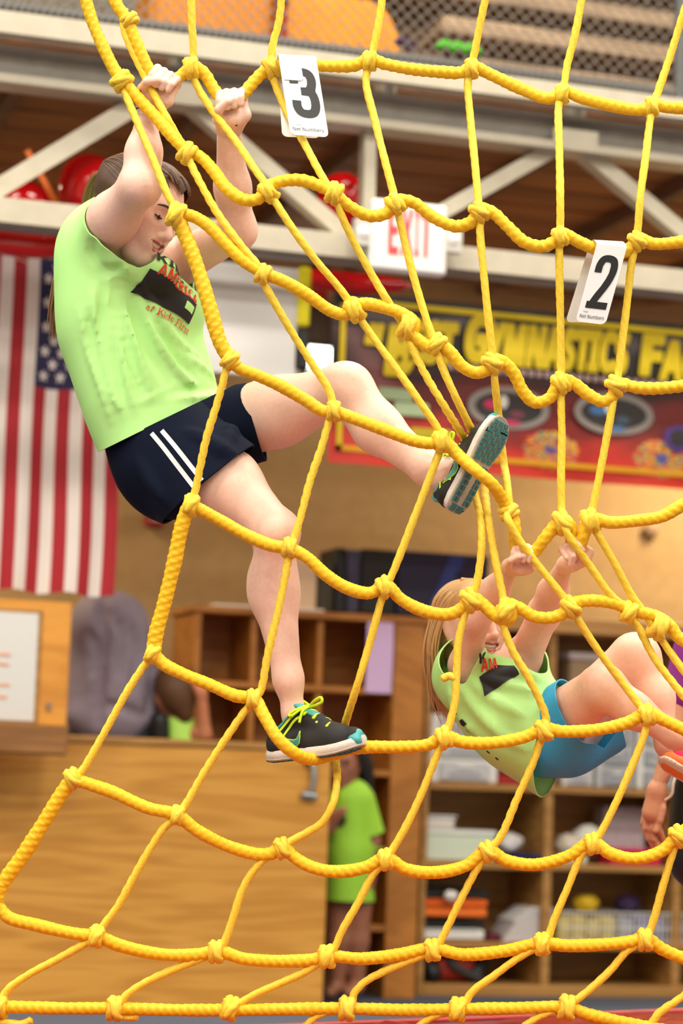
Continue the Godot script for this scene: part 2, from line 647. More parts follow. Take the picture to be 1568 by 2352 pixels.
func latch_mesh() -> ArrayMesh:
	var mb := MB.new()
	mb.tube(PackedVector3Array([Vector3(-0.01, 0.085, 0), Vector3(0.006, 0.05, 0.012), Vector3(0.008, 0.0, 0.014), Vector3(0.0, -0.05, 0.01)]), 0.013, 10)
	mb.tube(PackedVector3Array([Vector3(-0.035, -0.062, 0.004), Vector3(0.02, -0.068, 0.004)]), 0.017, 10)
	mb.add_box(Vector3(-0.03, 0.06, -0.01), Vector3(0.02, 0.1, 0.0))
	return mb.commit()

func build_truss():
	var z := TRUSS_Z
	var t := thing("steel_truss", on_z(784, 600, z))
	tag(t, "cream painted steel truss carrying the mezzanine, with I-beam and diagonals", "truss")
	var lead := func(px0, py0, px1, py1, zz, ext):
		var p := on_z(px0, py0, zz)
		var q := on_z(px1, py1, zz)
		var d := (q - p).normalized()
		return [p - d * ext, q + d * ext]
	# fascia of the mezzanine edge
	var mb := MB.new()
	var e = lead.call(0, 50, 1568, 256, z + 0.14, 2.0)
	e[0].y = (e[0].y + e[1].y) / 2
	e[1].y = e[0].y
	mb.beam(e[0], e[1], Vector3(0, 0, 1), 0.05, 0.078)
	put_world(t, "fascia", mb.commit(), M.cream)
	# upper I-beam
	mb = MB.new()
	e = lead.call(0, 158, 1568, 342, z, 2.0)
	var yc: float = (e[0].y + e[1].y) / 2
	var p0 := Vector3(e[0].x, yc, z)
	var p1 := Vector3(e[1].x, yc, z)
	var hh := 0.055
	put_world(t, "beam_web", beam_mesh(p0, p1, 0.02, hh * 2.0), M.grey_steel)
	put_world(t, "upper_flange", beam_mesh(p0 + Vector3(0, hh, 0), p1 + Vector3(0, hh, 0), 0.13, 0.016), M.grey_steel)
	put_world(t, "lower_flange", beam_mesh(p0 - Vector3(0, hh, 0), p1 - Vector3(0, hh, 0), 0.13, 0.03), M.cream)
	# bottom chord
	e = lead.call(0, 492, 1568, 647, z, 2.0)
	var yb: float = (e[0].y + e[1].y) / 2
	put_world(t, "bottom_chord", beam_mesh(Vector3(e[0].x, yb, z), Vector3(e[1].x, yb, z), 0.09, 0.088), M.cream)
	put_world(t, "bottom_chord_lip", beam_mesh(Vector3(e[0].x, yb - 0.05, z - 0.03), Vector3(e[1].x, yb - 0.05, z - 0.03), 0.05, 0.012), M.grey_steel)
	# diagonals and posts: pixel ends and width in metres
	for s in [[322, 236, -190, 545, 0.066, "diagonal"], [405, 205, 812, 552, 0.058, "diagonal"], [1285, 335, 905, 548, 0.056, "diagonal"], [1330, 335, 1700, 640, 0.058, "diagonal"], [851, 280, 846, 510, 0.045, "post"]]:
		var a := on_z(s[0], s[1], z)
		var b := on_z(s[2], s[3], z)
		mb = MB.new()
		var n := Vector3(0, 0, 1)
		var side := (b - a).normalized().cross(n)
		mb.beam(a, b, n, 0.012, s[4])
		mb.beam(a + side * (s[4] / 2 - 0.005) - n * 0.03, b + side * (s[4] / 2 - 0.005) - n * 0.03, n, 0.06, 0.012)
		put_world(t, s[5], mb.commit(), M.cream)
	for s in [[885, 212], [1318, 272], [410, 150], [1745, 330]]:
		var a := on_z(s[0], s[1], z)
		put_world(t, "stub_post", boxm(Vector3(a.x - 0.03, p0.y + hh, z - 0.04), Vector3(a.x - 0.018, p0.y + hh + 0.11, z + 0.04)), M.cream)
		put_world(t, "stub_post", boxm(Vector3(a.x + 0.018, p0.y + hh, z - 0.04), Vector3(a.x + 0.03, p0.y + hh + 0.11, z + 0.04)), M.cream)
		put_world(t, "stub_web", boxm(Vector3(a.x - 0.018, p0.y + hh, z - 0.006), Vector3(a.x + 0.018, p0.y + hh + 0.11, z + 0.006)), M.grey_steel)
	for s in [[390, 215], [1308, 325]]:
		var a := on_z(s[0], s[1], z + 0.01)
		put_world(t, "gusset_plate", boxm(a + Vector3(-0.09, -0.05, 0.05), a + Vector3(0.09, 0.03, 0.062)), M.cream)
	# exit sign with two emergency lamp heads, hung on the bottom chord
	exit_sign(z)
	var rib := MB.new()
	rib.beam(on_z(62, 345, z - 0.28), on_z(136, 480, z - 0.28), Vector3(0, 0, 1), 0.004, 0.022)
	tag(put(self, "ribbon", rib.commit(), mat_plain(Color(0.85, 0.42, 0.08), 0.5)), "orange ribbon slanting between the two balloons at the left", "ribbon")
	# balloons tied to the truss
	balloon(205, 432, 0.115, z - 0.22, "round red balloon tied to the truss behind the ponytail")
	balloon(52, 496, 0.125, z - 0.5, "red balloon at the left edge behind the slanted beam")
	balloon(785, 462, 0.1, z - 0.3, "red balloon behind the truss left of the exit sign")
	long_balloon(680, 632, 925, 655, z - 0.35, "long dark red balloon lying under the truss beside the exit sign")
	long_balloon(-60, 552, 190, 566, z - 0.12, "long dark red balloon above the striped flag")

func boxm(a: Vector3, b: Vector3) -> ArrayMesh:
	var mb := MB.new()
	mb.add_box(a, b)
	return mb.commit()

func beam_mesh(p: Vector3, q: Vector3, wz: float, wy: float) -> ArrayMesh:
	var mb := MB.new()
	mb.beam(p, q, Vector3(0, 0, 1), wz, wy)
	return mb.commit()

func balloon(px: float, py: float, r: float, z: float, label: String):
	var c := on_z(px, py, z)
	var t := thing("balloon", c)
	tag(t, label, "balloon", "red balloons")
	var prof := []
	for i in 25:
		var a := PI * i / 24.0
		var y := -cos(a)
		var rr := sin(a) * (1.0 if y > 0 else 1.0 - 0.12 * y * y)
		prof.append(Vector2(rr * r, y * r * (1.1 if y > 0 else 1.28)))
	var mb := MB.new()
	mb.lathe(prof, Vector3.ZERO, 36)
	put(t, "skin", mb.commit(), M.balloon)
	mb = MB.new()
	mb.lathe([Vector2(0.004, 0.012), Vector2(0.006, 0.0), Vector2(0.014, -0.016), Vector2(0.0, -0.012)], Vector3(0, -r * 1.29, 0), 12)
	put(t, "knot", mb.commit(), M.balloon)
	mb = MB.new()
	mb.tube(PackedVector3Array([Vector3(0, -r * 1.32, 0), Vector3(0.02, -r * 1.5, 0.04), Vector3(0.01, -r * 1.3, (TRUSS_Z - 0.045 - z))]), 0.0015, 5)
	put(t, "string", mb.commit(), M.paper)

func long_balloon(px0: float, py0: float, px1: float, py1: float, z: float, label: String):
	var a := on_z(px0, py0, z)
	var b := on_z(px1, py1, z)
	var t := thing("long_balloon", (a + b) / 2)
	tag(t, label, "balloon")
	var pts := PackedVector3Array()
	var rad := PackedFloat32Array()
	for k in 25:
		var u := k / 24.0
		pts.append(a.lerp(b, u) + Vector3(0, -0.012 * sin(PI * u), 0))
		rad.append(0.042 * pow(maxf(0.001, sin(PI * clampf(u * 0.94 + 0.03, 0, 1))), 0.3))
	var mb := MB.new()
	mb.tube(pts, rad, 20)
	put_world(t, "skin", mb.commit(), M.balloon)
	mb = MB.new()
	mb.tube(PackedVector3Array([b, b + (b - a).normalized() * 0.03]), 0.012, 10)
	put_world(t, "knot", mb.commit(), mat_plain(Color(0.8, 0.35, 0.35), 0.4))
	for u in [0.2, 0.8]:
		var p := a.lerp(b, u)
		mb = MB.new()
		mb.tube(PackedVector3Array([p + Vector3(0, 0.035, 0), Vector3(p.x, on_z(784, 569, TRUSS_Z).y, TRUSS_Z - 0.045)]), 0.0015, 5)
		put_world(t, "string", mb.commit(), M.paper)

func exit_sign(z: float):
	var r := rz(852, 462, 1028, 626, z + 0.16)
	var c := r.get_center()
	var t := thing("exit_sign", c)
	tag(t, "white exit sign box with red letters and two lamp heads on the truss", "sign")
	box_part(t, "housing", Vector3(r.size.x, r.size.y, 0.06), Vector3(0, 0, -0.03), M.white, 0.012)
	var red := mat_plain(Color(1.0, 0.22, 0.24), 0.5)
	red.emission_enabled = true
	red.emission = Color(1.0, 0.08, 0.1)
	red.emission_energy_multiplier = 0.45
	var lr := rz(892, 482, 995, 588, z + 0.16)
	var x := lr.position.x - c.x
	var w := lr.size.x / 4.3
	var words := ["E", "X", "I", "T"]
	var ws := [0.95, 1.15, 0.35, 1.0]
	for i in 4:
		var lm := letter_mesh(letters(words[i], true, false, w * ws[i], lr.size.y), Transform3D(Basis(), Vector3(x + w * ws[i] / 2, lr.get_center().y - c.y, 0.003)))
		put(t, "letter", lm, red)
		x += w * (ws[i] + 0.22)
	for s in [[838, 532], [1044, 548]]:
		var p := on_z(s[0], s[1], z + 0.14) - c
		var mb := MB.new()
		mb.add_box(Vector3(-0.035, -0.05, -0.04), Vector3(0.03, 0.05, 0.0))
		put(t, "lamp_head", mb.commit(), mat_plain(Color(0.74, 0.73, 0.7), 0.4), p)
		mb = MB.new()
		mb.lathe([Vector2(0.0, 0.012), Vector2(0.018, 0.008), Vector2(0.024, 0.0)], Vector3.ZERO, 16)
		var lens := put(t, "lamp_lens", mb.commit(), mat_plain(Color(0.95, 0.95, 0.95), 0.1), p + Vector3(-0.004, 0.0, 0.0))
		lens.rotation_degrees.x = 90
	var arm := MB.new()
	arm.beam(Vector3(0, r.size.y / 2 - 0.03, -0.05), Vector3(0, r.size.y / 2 - 0.03, -0.16), Vector3(1, 0, 0), 0.03, 0.03)
	put(t, "bracket", arm.commit(), M.grey_steel)

func build_mezzanine():
	var z := TRUSS_Z + 0.12
	# chain-link fence along the edge
	var a := on_z(165, 36, z)
	var b := on_z(1534, 210, z)
	var y := (a.y + b.y) / 2
	var x0 := a.x - 1.2
	var x1 := b.x + 1.2
	var fence := thing("chain_link_fence", Vector3((x0 + x1) / 2, y, z))
	tag(fence, "grey chain-link fence standing on the mezzanine edge", "fence")
	var mb := MB.new()
	mb.tube(PackedVector3Array([Vector3(x0, y, z), Vector3((x0 + x1) / 2, y, z), Vector3(x1, y, z)]), 0.017, 12)
	put_world(fence, "bottom_rail", mb.commit(), M.pipe)
	var hgt := 1.0
	mb = MB.new()
	mb.tube(PackedVector3Array([Vector3(x0, y + hgt, z), Vector3((x0 + x1) / 2, y + hgt, z), Vector3(x1, y + hgt, z)]), 0.02, 12)
	put_world(fence, "top_rail", mb.commit(), M.pipe)
	mb = MB.new()
	var sp := 0.052
	var n := int((x1 - x0) / sp) + 1
	for fam in 2:
		for i in range(-19, n):
			var xa := x0 + i * sp
			var xb := xa + hgt
			var p := Vector3(xa if fam == 0 else xb, y, z + (0.002 if fam == 0 else -0.002))
			var q := Vector3(xb if fam == 0 else xa, y + hgt, z + (0.002 if fam == 0 else -0.002))
			mb.beam(p, q, Vector3(0, 0, 1), 0.0034, 0.0034)
	var w := put_world(fence, "wire_mesh", mb.commit(), M.wire)
	w.set_meta("kind", "stuff")
	mb = MB.new()
	for i in int((x1 - x0) / 0.026):      # twisted wire ends over the rail
		var xx := x0 + i * 0.026
		mb.beam(Vector3(xx, y - 0.018, z + 0.016), Vector3(xx + 0.02, y + 0.02, z + 0.017), Vector3(0, 0, 1), 0.004, 0.005)
	w = put_world(fence, "wire_ends", mb.commit(), M.wire)
	w.set_meta("kind", "stuff")
	var post := on_z(1562, 110, z)
	mb = MB.new()
	mb.tube(PackedVector3Array([Vector3(post.x, y - 0.05, z), Vector3(post.x, y + 1.05, z)]), 0.025, 14)
	put_world(fence, "post", mb.commit(), M.pipe)
	# wooden bleachers behind it
	var bl := thing("bleachers", Vector3(2.6, DECK_Y + 0.085, -9.6))
	tag(bl, "weathered wooden bleachers with stepped plank seats behind the fence", "bleachers")
	for r in 6:
		var zz := -8.72 - r * 0.42
		var yy := 3.70 + r * 0.30
		var xl := 3.2 if r < 2 else 2.35 - r * 0.12 + (0.25 if r % 2 == 0 else 0.0)
		var len := 4.4
		box_part(bl, "seat_plank", Vector3(len, 0.075, 0.26), Vector3(xl + len / 2 - 2.6, yy - bl.position.y, zz + 9.6), M.plank, 0.008)
		if r > 0: box_part(bl, "riser_board", Vector3(len - 0.1, 0.24, 0.02), Vector3(xl + 0.05 + len / 2 - 2.6, yy - 0.15 - bl.position.y, zz - 0.1 + 9.6), M.riser, 0.004)
	for i in 4:
		var xx := 2.75 + i * 0.72
		for r in 6:
			var zz := -8.76 - r * 0.42
			box_part(bl, "support", Vector3(0.05, 0.08 + r * 0.30, 0.05), Vector3(xx - 2.6, (3.60 + 3.68 + r * 0.30) / 2 - bl.position.y, zz + 9.6 - 0.05), M.grey_steel, 0.004)
	# foam blocks on the mezzanine
	var orange := mat_mottled(Color(1.0, 0.64, 0.01), 0.6, 0.02, 0.92, 1.0)
	var r1 := rz(350, -240, 640, 108, -8.75)
	var fb := thing("foam_block", Vector3(r1.get_center().x, DECK_Y + 0.085, -8.75))
	tag(fb, "dull orange foam block behind the fence left of the red upright", "foam block")
	box_part(fb, "block", Vector3(r1.size.x, 1.0, 0.3), Vector3(0, 0.48, -0.15), mat_mottled(Color(0.90, 0.56, 0.12), 0.6, 0.02, 0.92, 1.0), 0.03)
	var r2 := rz(655, 22, 920, 170, -8.75)
	var arch := PackedVector2Array()
	var hw := r2.size.x / 2
	var ht := r2.end.y + 0.05 - (DECK_Y + 0.085)
	arch.append(Vector2(-hw, -0.05))
	arch.append(Vector2(hw, -0.05))
	for k in 9:
		var an := deg_to_rad(k * 11.25)
		arch.append(Vector2(hw - 0.14 + cos(an) * 0.14, ht - 0.22 + sin(an) * 0.22))
	arch.append(Vector2(-hw, ht))
	var fb2 := thing("foam_wedge", Vector3(r2.get_center().x, DECK_Y + 0.085, -8.75))
	tag(fb2, "bright orange foam block with a rounded corner behind the fence", "foam block")
	put(fb2, "block", plate(arch, 0.3).commit(), orange)
	var rp := on_z(647, 40, -8.7)
	var up := thing("red_upright", Vector3(rp.x, DECK_Y + 0.085, -8.7))
	tag(up, "narrow red padded upright between the orange foam blocks", "post")
	box_part(up, "pad", Vector3(0.03, 1.0, 0.08), Vector3(0, 0.48, 0), mat_plain(Color(0.62, 0.14, 0.08), 0.5), 0.012)
	box_part(up, "strap", Vector3(0.034, 0.03, 0.084), Vector3(0, 0.3, 0), M.black, 0.004)
	var gp := rz(1000, 108, 1110, 134, -8.6)
	var gm := MB.new()
	for k in 3:
		gm.tube(PackedVector3Array([Vector3(-0.09 + k * 0.05, 0.015, 0), Vector3(-0.06 + k * 0.05, 0.028, 0.0), Vector3(-0.02 + k * 0.05, 0.012, 0)]), 0.018, 10)
	var gt := put(self, "green_cloth", gm.commit(), mat_plain(Color(0.35, 0.8, 0.15), 0.7), gp.get_center())
	tag(gt, "bright green crumpled cloth on the mezzanine behind the fence", "cloth")
	var pp := rz(905, 92, 950, 120, -8.65)
	gm = MB.new()
	gm.tube(PackedVector3Array([Vector3(-0.03, 0.01, 0), Vector3(0.0, 0.02, 0.01), Vector3(0.035, -0.015, 0)]), 0.016, 10)
	gt = put(self, "purple_cloth", gm.commit(), mat_plain(Color(0.22, 0.08, 0.3), 0.7), pp.get_center())
	tag(gt, "small dark purple cloth beside the rounded orange block", "cloth")

func star_at(im: Image, cx: float, cy: float, r: float, c: Color):
	for y in range(int(cy - r) - 1, int(cy + r) + 2):
		for x in range(int(cx - r) - 1, int(cx + r) + 2):
			var p := Vector2(x - cx, y - cy)
			var a := fposmod(p.angle() + PI / 2, TAU / 5) - TAU / 10
			var d := p.length() * cos(absf(absf(a) - TAU / 10) * 0.0 + a)
			var lim := r * 0.38 / maxf(0.2, cos(TAU / 10 - absf(a)) - 0.42 * sin(TAU / 10 - absf(a)) * 0.0)
			var rr := lerpf(r, r * 0.4, 1.0 - absf(a) / (TAU / 10)) if true else lim
			if p.length() <= rr and x >= 0 and y >= 0 and x < im.get_width() and y < im.get_height():
				im.set_pixel(x, y, c)

func build_flag():
	var z := -9.3
	var r := rz(-106, 552, 280, 1360, z)
	var w := 260
	var h := 480
	var im := Image.create(w, h, false, Image.FORMAT_RGB8)
	var red := Color(0.66, 0.13, 0.17)
	var white := Color(0.90, 0.87, 0.84)
	var blue := Color(0.16, 0.15, 0.30)
	for k in 13:
		im.fill_rect(Rect2i(k * 20, 0, 20, h), red if k % 2 == 0 else white)
	im.fill_rect(Rect2i(6 * 20, 0, 7 * 20, 202), blue)
	for c in 9:
		var n := 6 if c % 2 == 0 else 5
		for k in n:
			star_at(im, 120 + 14 + c * 14, (17 if c % 2 == 0 else 34) + k * 33.5, 8.5, white)
	var m := mat_plain(Color.WHITE, 0.8)
	m.albedo_texture = ImageTexture.create_from_image(im)
	m.backlight_enabled = true
	m.backlight = Color(0.15, 0.12, 0.12)
	var rows := 50
	var cols := 50
	var pts := PackedVector3Array()
	for i in rows:
		for j in cols:
			var u := float(j) / (cols - 1)
			var v := float(i) / (rows - 1)
			var wav := 0.02 * sin(u * 17.0 + v * 1.6) * (0.35 + v) + 0.012 * sin(u * 8.0 - v * 2.0)
			pts.append(Vector3(r.position.x + r.size.x * (u + 0.008 * sin(v * 9.0) * u), r.end.y - r.size.y * v + 0.006 * sin(u * 20.0) * v, z + wav))
	var mb := MB.new()
	mb.grid(pts, rows, cols)
	var t := thing("flag", Vector3(r.get_center().x, r.position.y, z))
	tag(t, "red and white striped flag with starred blue canton hanging vertically", "flag")
	put_world(t, "cloth", mb.commit(), m)
	var rod := MB.new()
	rod.tube(PackedVector3Array([Vector3(r.position.x - 0.05, r.end.y + 0.005, z), Vector3(r.end.x + 0.05, r.end.y + 0.005, z)]), 0.012, 10)
	put_world(t, "rod", rod.commit(), M.black)

func banner_print() -> ImageTexture:
	var w := 640
	var h := 240
	var im := Image.create(w, h, false, Image.FORMAT_RGB8)
	var nz := FastNoiseLite.new()
	nz.seed = 21
	nz.frequency = 0.012
	for y in h:
		for x in w:
			var v := float(y) / h
			var u := float(x) / w
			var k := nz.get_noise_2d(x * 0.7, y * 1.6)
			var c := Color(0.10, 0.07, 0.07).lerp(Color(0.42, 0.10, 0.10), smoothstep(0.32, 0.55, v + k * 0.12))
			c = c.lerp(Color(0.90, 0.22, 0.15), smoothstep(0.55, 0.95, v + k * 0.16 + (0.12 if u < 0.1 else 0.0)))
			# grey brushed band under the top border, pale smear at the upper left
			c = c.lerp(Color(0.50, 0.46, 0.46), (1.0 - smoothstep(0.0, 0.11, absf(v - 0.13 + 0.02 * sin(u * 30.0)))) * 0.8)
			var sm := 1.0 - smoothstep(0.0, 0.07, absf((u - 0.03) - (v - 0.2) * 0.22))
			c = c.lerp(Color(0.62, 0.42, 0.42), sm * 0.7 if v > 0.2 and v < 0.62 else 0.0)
			# red patch in the middle of the small line
			var d := Vector2((u - 0.335) / 0.035, (v - 0.5) / 0.05).length()
			c = c.lerp(Color(0.72, 0.16, 0.14), 1.0 - smoothstep(0.5, 1.2, d))
			im.set_pixel(x, y, c)
	# fireworks print along the foot
	var rg := RandomNumberGenerator.new()
	rg.seed = 5
	for s in [[0.46, 0.80], [0.70, 0.80], [0.93, 0.80]]:
		for k in 420:
			var a := rg.randf() * TAU
			var q := sqrt(rg.randf()) * 30.0
			var cc: Color = [Color(0.98, 0.75, 0.15), Color(0.98, 0.55, 0.2), Color(0.75, 0.75, 0.4), Color(0.95, 0.45, 0.45), Color(0.45, 0.65, 0.5)][rg.randi() % 5]
			if q < 7.0: cc = Color(0.2, 0.4, 0.75)
			var cx := int(s[0] * w * 0.93 + cos(a) * q * 1.2)
			var cy := int(s[1] * h + sin(a) * q * 0.9 + 6)
			im.fill_rect(Rect2i(cx, cy, 4, 3), cc)
	return ImageTexture.create_from_image(im)

func build_banner():
	var z := -9.1
	var l0 := on_z(772, 668, z)
	var l1 := on_z(745, 1068, z)
	var rt := on_z(1568, 745, z)
	var right := on_z(1900, 900, z).x
	var top := (l0.y + rt.y) / 2
	var bot := (l1.y + on_z(1568, 1118, z).y) / 2
	var left := (l0.x + l1.x) / 2
	var w := right - left
	var h := top - bot
	var t := thing("gym_banner", Vector3((left + right) / 2, bot, z))
	tag(t, "large red and black printed banner with yellow lettering on the back wall", "banner")
	var pts := PackedVector3Array()
	for i in 12:
		for j in 40:
			var u := j / 39.0
			var v := i / 11.0
			pts.append(Vector3(left + w * u, top - h * v, z + 0.012 * sin(u * 22.0) * v))
	var mb := MB.new()
	mb.grid(pts, 12, 40)
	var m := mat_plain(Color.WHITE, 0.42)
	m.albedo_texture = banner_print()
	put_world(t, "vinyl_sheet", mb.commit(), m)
	var yellow := mat_plain(Color(0.97, 0.86, 0.05), 0.5)
	var amber := mat_plain(Color(0.98, 0.72, 0.05), 0.5)
	var flat := func(called: String, poly: PackedVector2Array, px: float, py: float, mm: Material, lift: float):
		var c := on_z(px, py, z + 0.015 + lift)
		put_world(t, called, plate(poly, 0.002, Transform3D(Basis.from_scale(Vector3(0.8, 0.8, 1.0)), c)).commit(), mm)
	# printed frame
	var fr := 0.022
	for s in [[left + 0.03, top - 0.028, right, top - 0.028 - fr, yellow], [left + 0.03, bot + 0.05, right, bot + 0.05 + fr, amber], [left + 0.03, bot + 0.05, left + 0.03 + fr, top - 0.028, yellow]]:
		put_world(t, "printed_border", boxm(Vector3(minf(s[0], s[2]), minf(s[1], s[3]), z + 0.012), Vector3(maxf(s[0], s[2]), maxf(s[1], s[3]), z + 0.017)), s[4])
	# lettering: each word placed by its ends on the sheet
	for s in [["\u201c", 842, 745, 878, 790, 0.0], ["B", 892, 748, 948, 862, 0.0], ["EST", 945, 738, 1045, 835, 0.0], ["G", 1072, 722, 1122, 832, 0.0], ["YMNASTICS", 1120, 752, 1440, 848, 0.0], ["F", 1475, 770, 1520, 862, 0.0], ["ACILITY", 1520, 792, 1790, 880, 0.0]]:
		var p0 := on_z(s[1], s[2], z + 0.02)
		var p1 := on_z(s[3], s[4], z + 0.02)
		var c := (p0 + p1) / 2
		c.z = z + 0.02
		var ww := absf(p1.x - p0.x)
		var hh := absf(on_z((s[1] + s[3]) / 2, s[2], z + 0.02).y - on_z((s[1] + s[3]) / 2, s[4], z + 0.02).y)
		var l := letters(s[0], true, false, ww, hh, 0.7)
		var xf := Transform3D(Basis(Vector3(1, 0.02, 0), Vector3(0.10, 1, 0), Vector3(0, 0, 1)), c)
		var fat := MB.new()
		for q in 9:
			var sh := Vector3(0, 0, q * 0.0002)
			if q < 8: sh += Vector3(cos(q * PI / 4), sin(q * PI / 4), 0) * 0.006
			var one := MB.new()
			for pt in l[0]:
				one.v.append(xf * Vector3(pt.x, pt.y, 0) + sh)
				one.n.append(Vector3(0, 0, 1))
			for ii in l[1]: one.idx.append(ii)
			append_mb(fat, one)
		put_world(t, "lettering", fat.commit(), yellow)
	# small pale lines of print
	var pale := mat_plain(Color(0.78, 0.66, 0.64), 0.6)
	for k in 30:
		var px := 1035 + k * 18.5
		flat.call("small_print", PackedVector2Array([Vector2(-0.014, -0.016), Vector2(0.014, -0.016), Vector2(0.014, 0.016), Vector2(-0.014, 0.016)]), px, 842 + k * 1.55, pale, 0.0)
	var mint := mat_plain(Color(0.66, 0.75, 0.58), 0.6)
	for s in [[908, 905, 0.115, 0.03], [945, 940, 0.115, 0.034]]:
		flat.call("small_print", round_rect(s[2] * 1.6, s[3] * 2, 0.01), s[0], s[1], mint, 0.0)
	flat.call("small_print", round_rect(0.22, 0.05, 0.01), 990, 996, mat_plain(Color(0.85, 0.78, 0.12), 0.6), 0.0)
	# oval emblems
	var ring := mat_plain(Color(0.56, 0.53, 0.51), 0.5)
	var core := mat_plain(Color(0.17, 0.15, 0.15), 0.5)
	var i := 0
	for s in [[1168, 937], [1410, 950]]:
		flat.call("oval_emblem", ellipse(0.225, 0.112), s[0], s[1], ring, 0.001)
		flat.call("oval_emblem", ellipse(0.185, 0.08), s[0], s[1], core, 0.003)
		var tint := mat_plain(Color(0.78, 0.16, 0.36) if i == 0 else Color(0.25, 0.45, 0.66), 0.5)
		flat.call("figure_mark", ellipse(0.05, 0.026), s[0] - 36, s[1] - 8, tint, 0.005)
		flat.call("figure_mark", ellipse(0.04, 0.02), s[0] + 20, s[1] + 14, mat_plain(Color(0.45, 0.2, 0.28) if i == 0 else Color(0.25, 0.33, 0.4), 0.5), 0.005)
		flat.call("figure_mark", ellipse(0.024, 0.034), s[0] - 12, s[1] - 14, M.paper, 0.007)
		flat.call("figure_mark", ellipse(0.05, 0.014), s[0] + 6, s[1] + 34, tint, 0.005)
		i += 1
	flat.call("oval_emblem", ellipse(0.09, 0.07), 1560, 1008, mat_plain(Color(0.32, 0.2, 0.52), 0.5), 0.001)
	flat.call("oval_emblem", ellipse(0.055, 0.045), 1560, 1006, core, 0.003)

func build_wall_things():
	build_flag()
	build_banner()
	var z := WALL_Z
	# white projection screen
	z = TRUSS_Z - 0.3
	var r := rz(452, 606, 684, 862, z + 0.05)
	var t := thing("projection_screen", Vector3(r.get_center().x, r.position.y, z + 0.05))
	tag(t, "plain white screen on the wall behind the woman", "screen")
	box_part(t, "panel", Vector3(r.size.x, r.size.y, 0.03), Vector3(0, r.size.y / 2, -0.02), M.white, 0.004)
	box_part(t, "edge_strip", Vector3(0.02, r.size.y, 0.034), Vector3(r.size.x / 2 + 0.01, r.size.y / 2, -0.02), M.grey_steel, 0.003)
	# yellow and black foam strip next to it
	r = rz(684, 612, 712, 850, z + 0.06)
	t = thing("padded_column", Vector3(r.get_center().x, r.position.y, z + 0.06))
	tag(t, "narrow upright with yellow upper half and black lower half", "post")
	var hy := r.size.y
	box_part(t, "yellow_pad", Vector3(r.size.x, hy * 0.58, 0.05), Vector3(0, hy * 0.71, -0.02), mat_plain(Color(0.94, 0.9, 0.05), 0.55), 0.01)
	box_part(t, "black_pad", Vector3(r.size.x, hy * 0.41, 0.05), Vector3(0, hy * 0.21, -0.02), M.black, 0.01)
	z = WALL_Z
	# dark red sheet behind
	r = rz(712, 618, 752, 700, z + 0.04)
	t = thing("red_pad", r.get_center())
	tag(t, "small red wall pad left of the banner corner", "pad")
	box_part(t, "cushion", Vector3(r.size.x, r.size.y, 0.04), Vector3.ZERO, mat_plain(Color(0.66, 0.08, 0.06), 0.5), 0.015)
	box_part(t, "rim", Vector3(r.size.x + 0.01, 0.012, 0.045), Vector3(0, r.size.y / 2, 0), mat_plain(Color(0.45, 0.05, 0.05), 0.5), 0.003)
	# dark doorway strip and a glowing wall lamp
	r = rz(706, 700, 760, 900, z + 0.02)
	t = thing("dark_board", r.get_center())
	tag(t, "dark brown board behind the glowing wall lamp", "board")
	box_part(t, "panel", Vector3(r.size.x, r.size.y, 0.03), Vector3.ZERO, mat_plain(Color(0.22, 0.13, 0.07), 0.6), 0.004)
	r = rz(692, 797, 764, 845, z + 0.14)
	t = thing("wall_lamp", r.get_center())
	tag(t, "small glowing white wall lamp left of the banner", "lamp")
	var g := StandardMaterial3D.new()
	g.albedo_color = Color(0.95, 1.0, 0.96)
	g.emission_enabled = true
	g.emission = Color(0.95, 1.0, 0.94)
	g.emission_energy_multiplier = 2.5
	box_part(t, "diffuser", Vector3(r.size.x, r.size.y, 0.05), Vector3.ZERO, g, 0.015)
	box_part(t, "back_plate", Vector3(r.size.x + 0.02, r.size.y + 0.02, 0.02), Vector3(0, 0, -0.04), M.white, 0.005)
	var ol := OmniLight3D.new()
	ol.name = "wall_lamp_light"
	ol.light_energy = 0.015
	ol.light_color = Color(0.95, 1.0, 0.94)
	ol.light_size = 0.05
	ol.omni_range = 20.0
	ol.omni_attenuation = 2.0
	ol.shadow_enabled = true
	add_child(ol)
	ol.position = t.position + Vector3(0, 0, 0.09)
	# fire alarm
	r = rz(333, 1172, 376, 1212, z + 0.04)
	t = thing("fire_alarm", r.get_center())
	tag(t, "small red fire alarm on the tan wall under the shorts", "alarm")
	box_part(t, "body", Vector3(r.size.x, r.size.y, 0.05), Vector3.ZERO, mat_plain(Color(0.62, 0.07, 0.06), 0.4), 0.012)
	box_part(t, "handle", Vector3(r.size.x * 0.6, r.size.y * 0.16, 0.02), Vector3(0, -0.01, 0.03), mat_plain(Color(0.8, 0.7, 0.68), 0.4), 0.004)
	var oc := on_z(1497, 1215, z + 0.03)
	t = thing("wall_socket", oc)
	tag(t, "pale round fitting on the tan wall below the banner", "fitting")
	var mb := MB.new()
	mb.lathe([Vector2(0.0, 0.02), Vector2(0.03, 0.018), Vector2(0.045, 0.0)], Vector3.ZERO, 18)
	var o := put(t, "cover", mb.commit(), mat_plain(Color(0.66, 0.55, 0.42), 0.6))
	o.rotation_degrees.x = 90
	# loose cable along the wall top
	mb = MB.new()
	var pts := PackedVector3Array()
	for s in [[1035, 628], [1120, 655], [1250, 682], [1360, 688], [1480, 700], [1600, 690]]: pts.append(on_z(s[0], s[1], z + 0.3))
	mb.tube(curve_through(pts, 0.05), 0.012, 8)
	o = put(self, "cable", mb.commit(), mat_plain(Color(0.55, 0.40, 0.26), 0.7))
	tag(o, "sagging tan cable running above the banner", "cable")

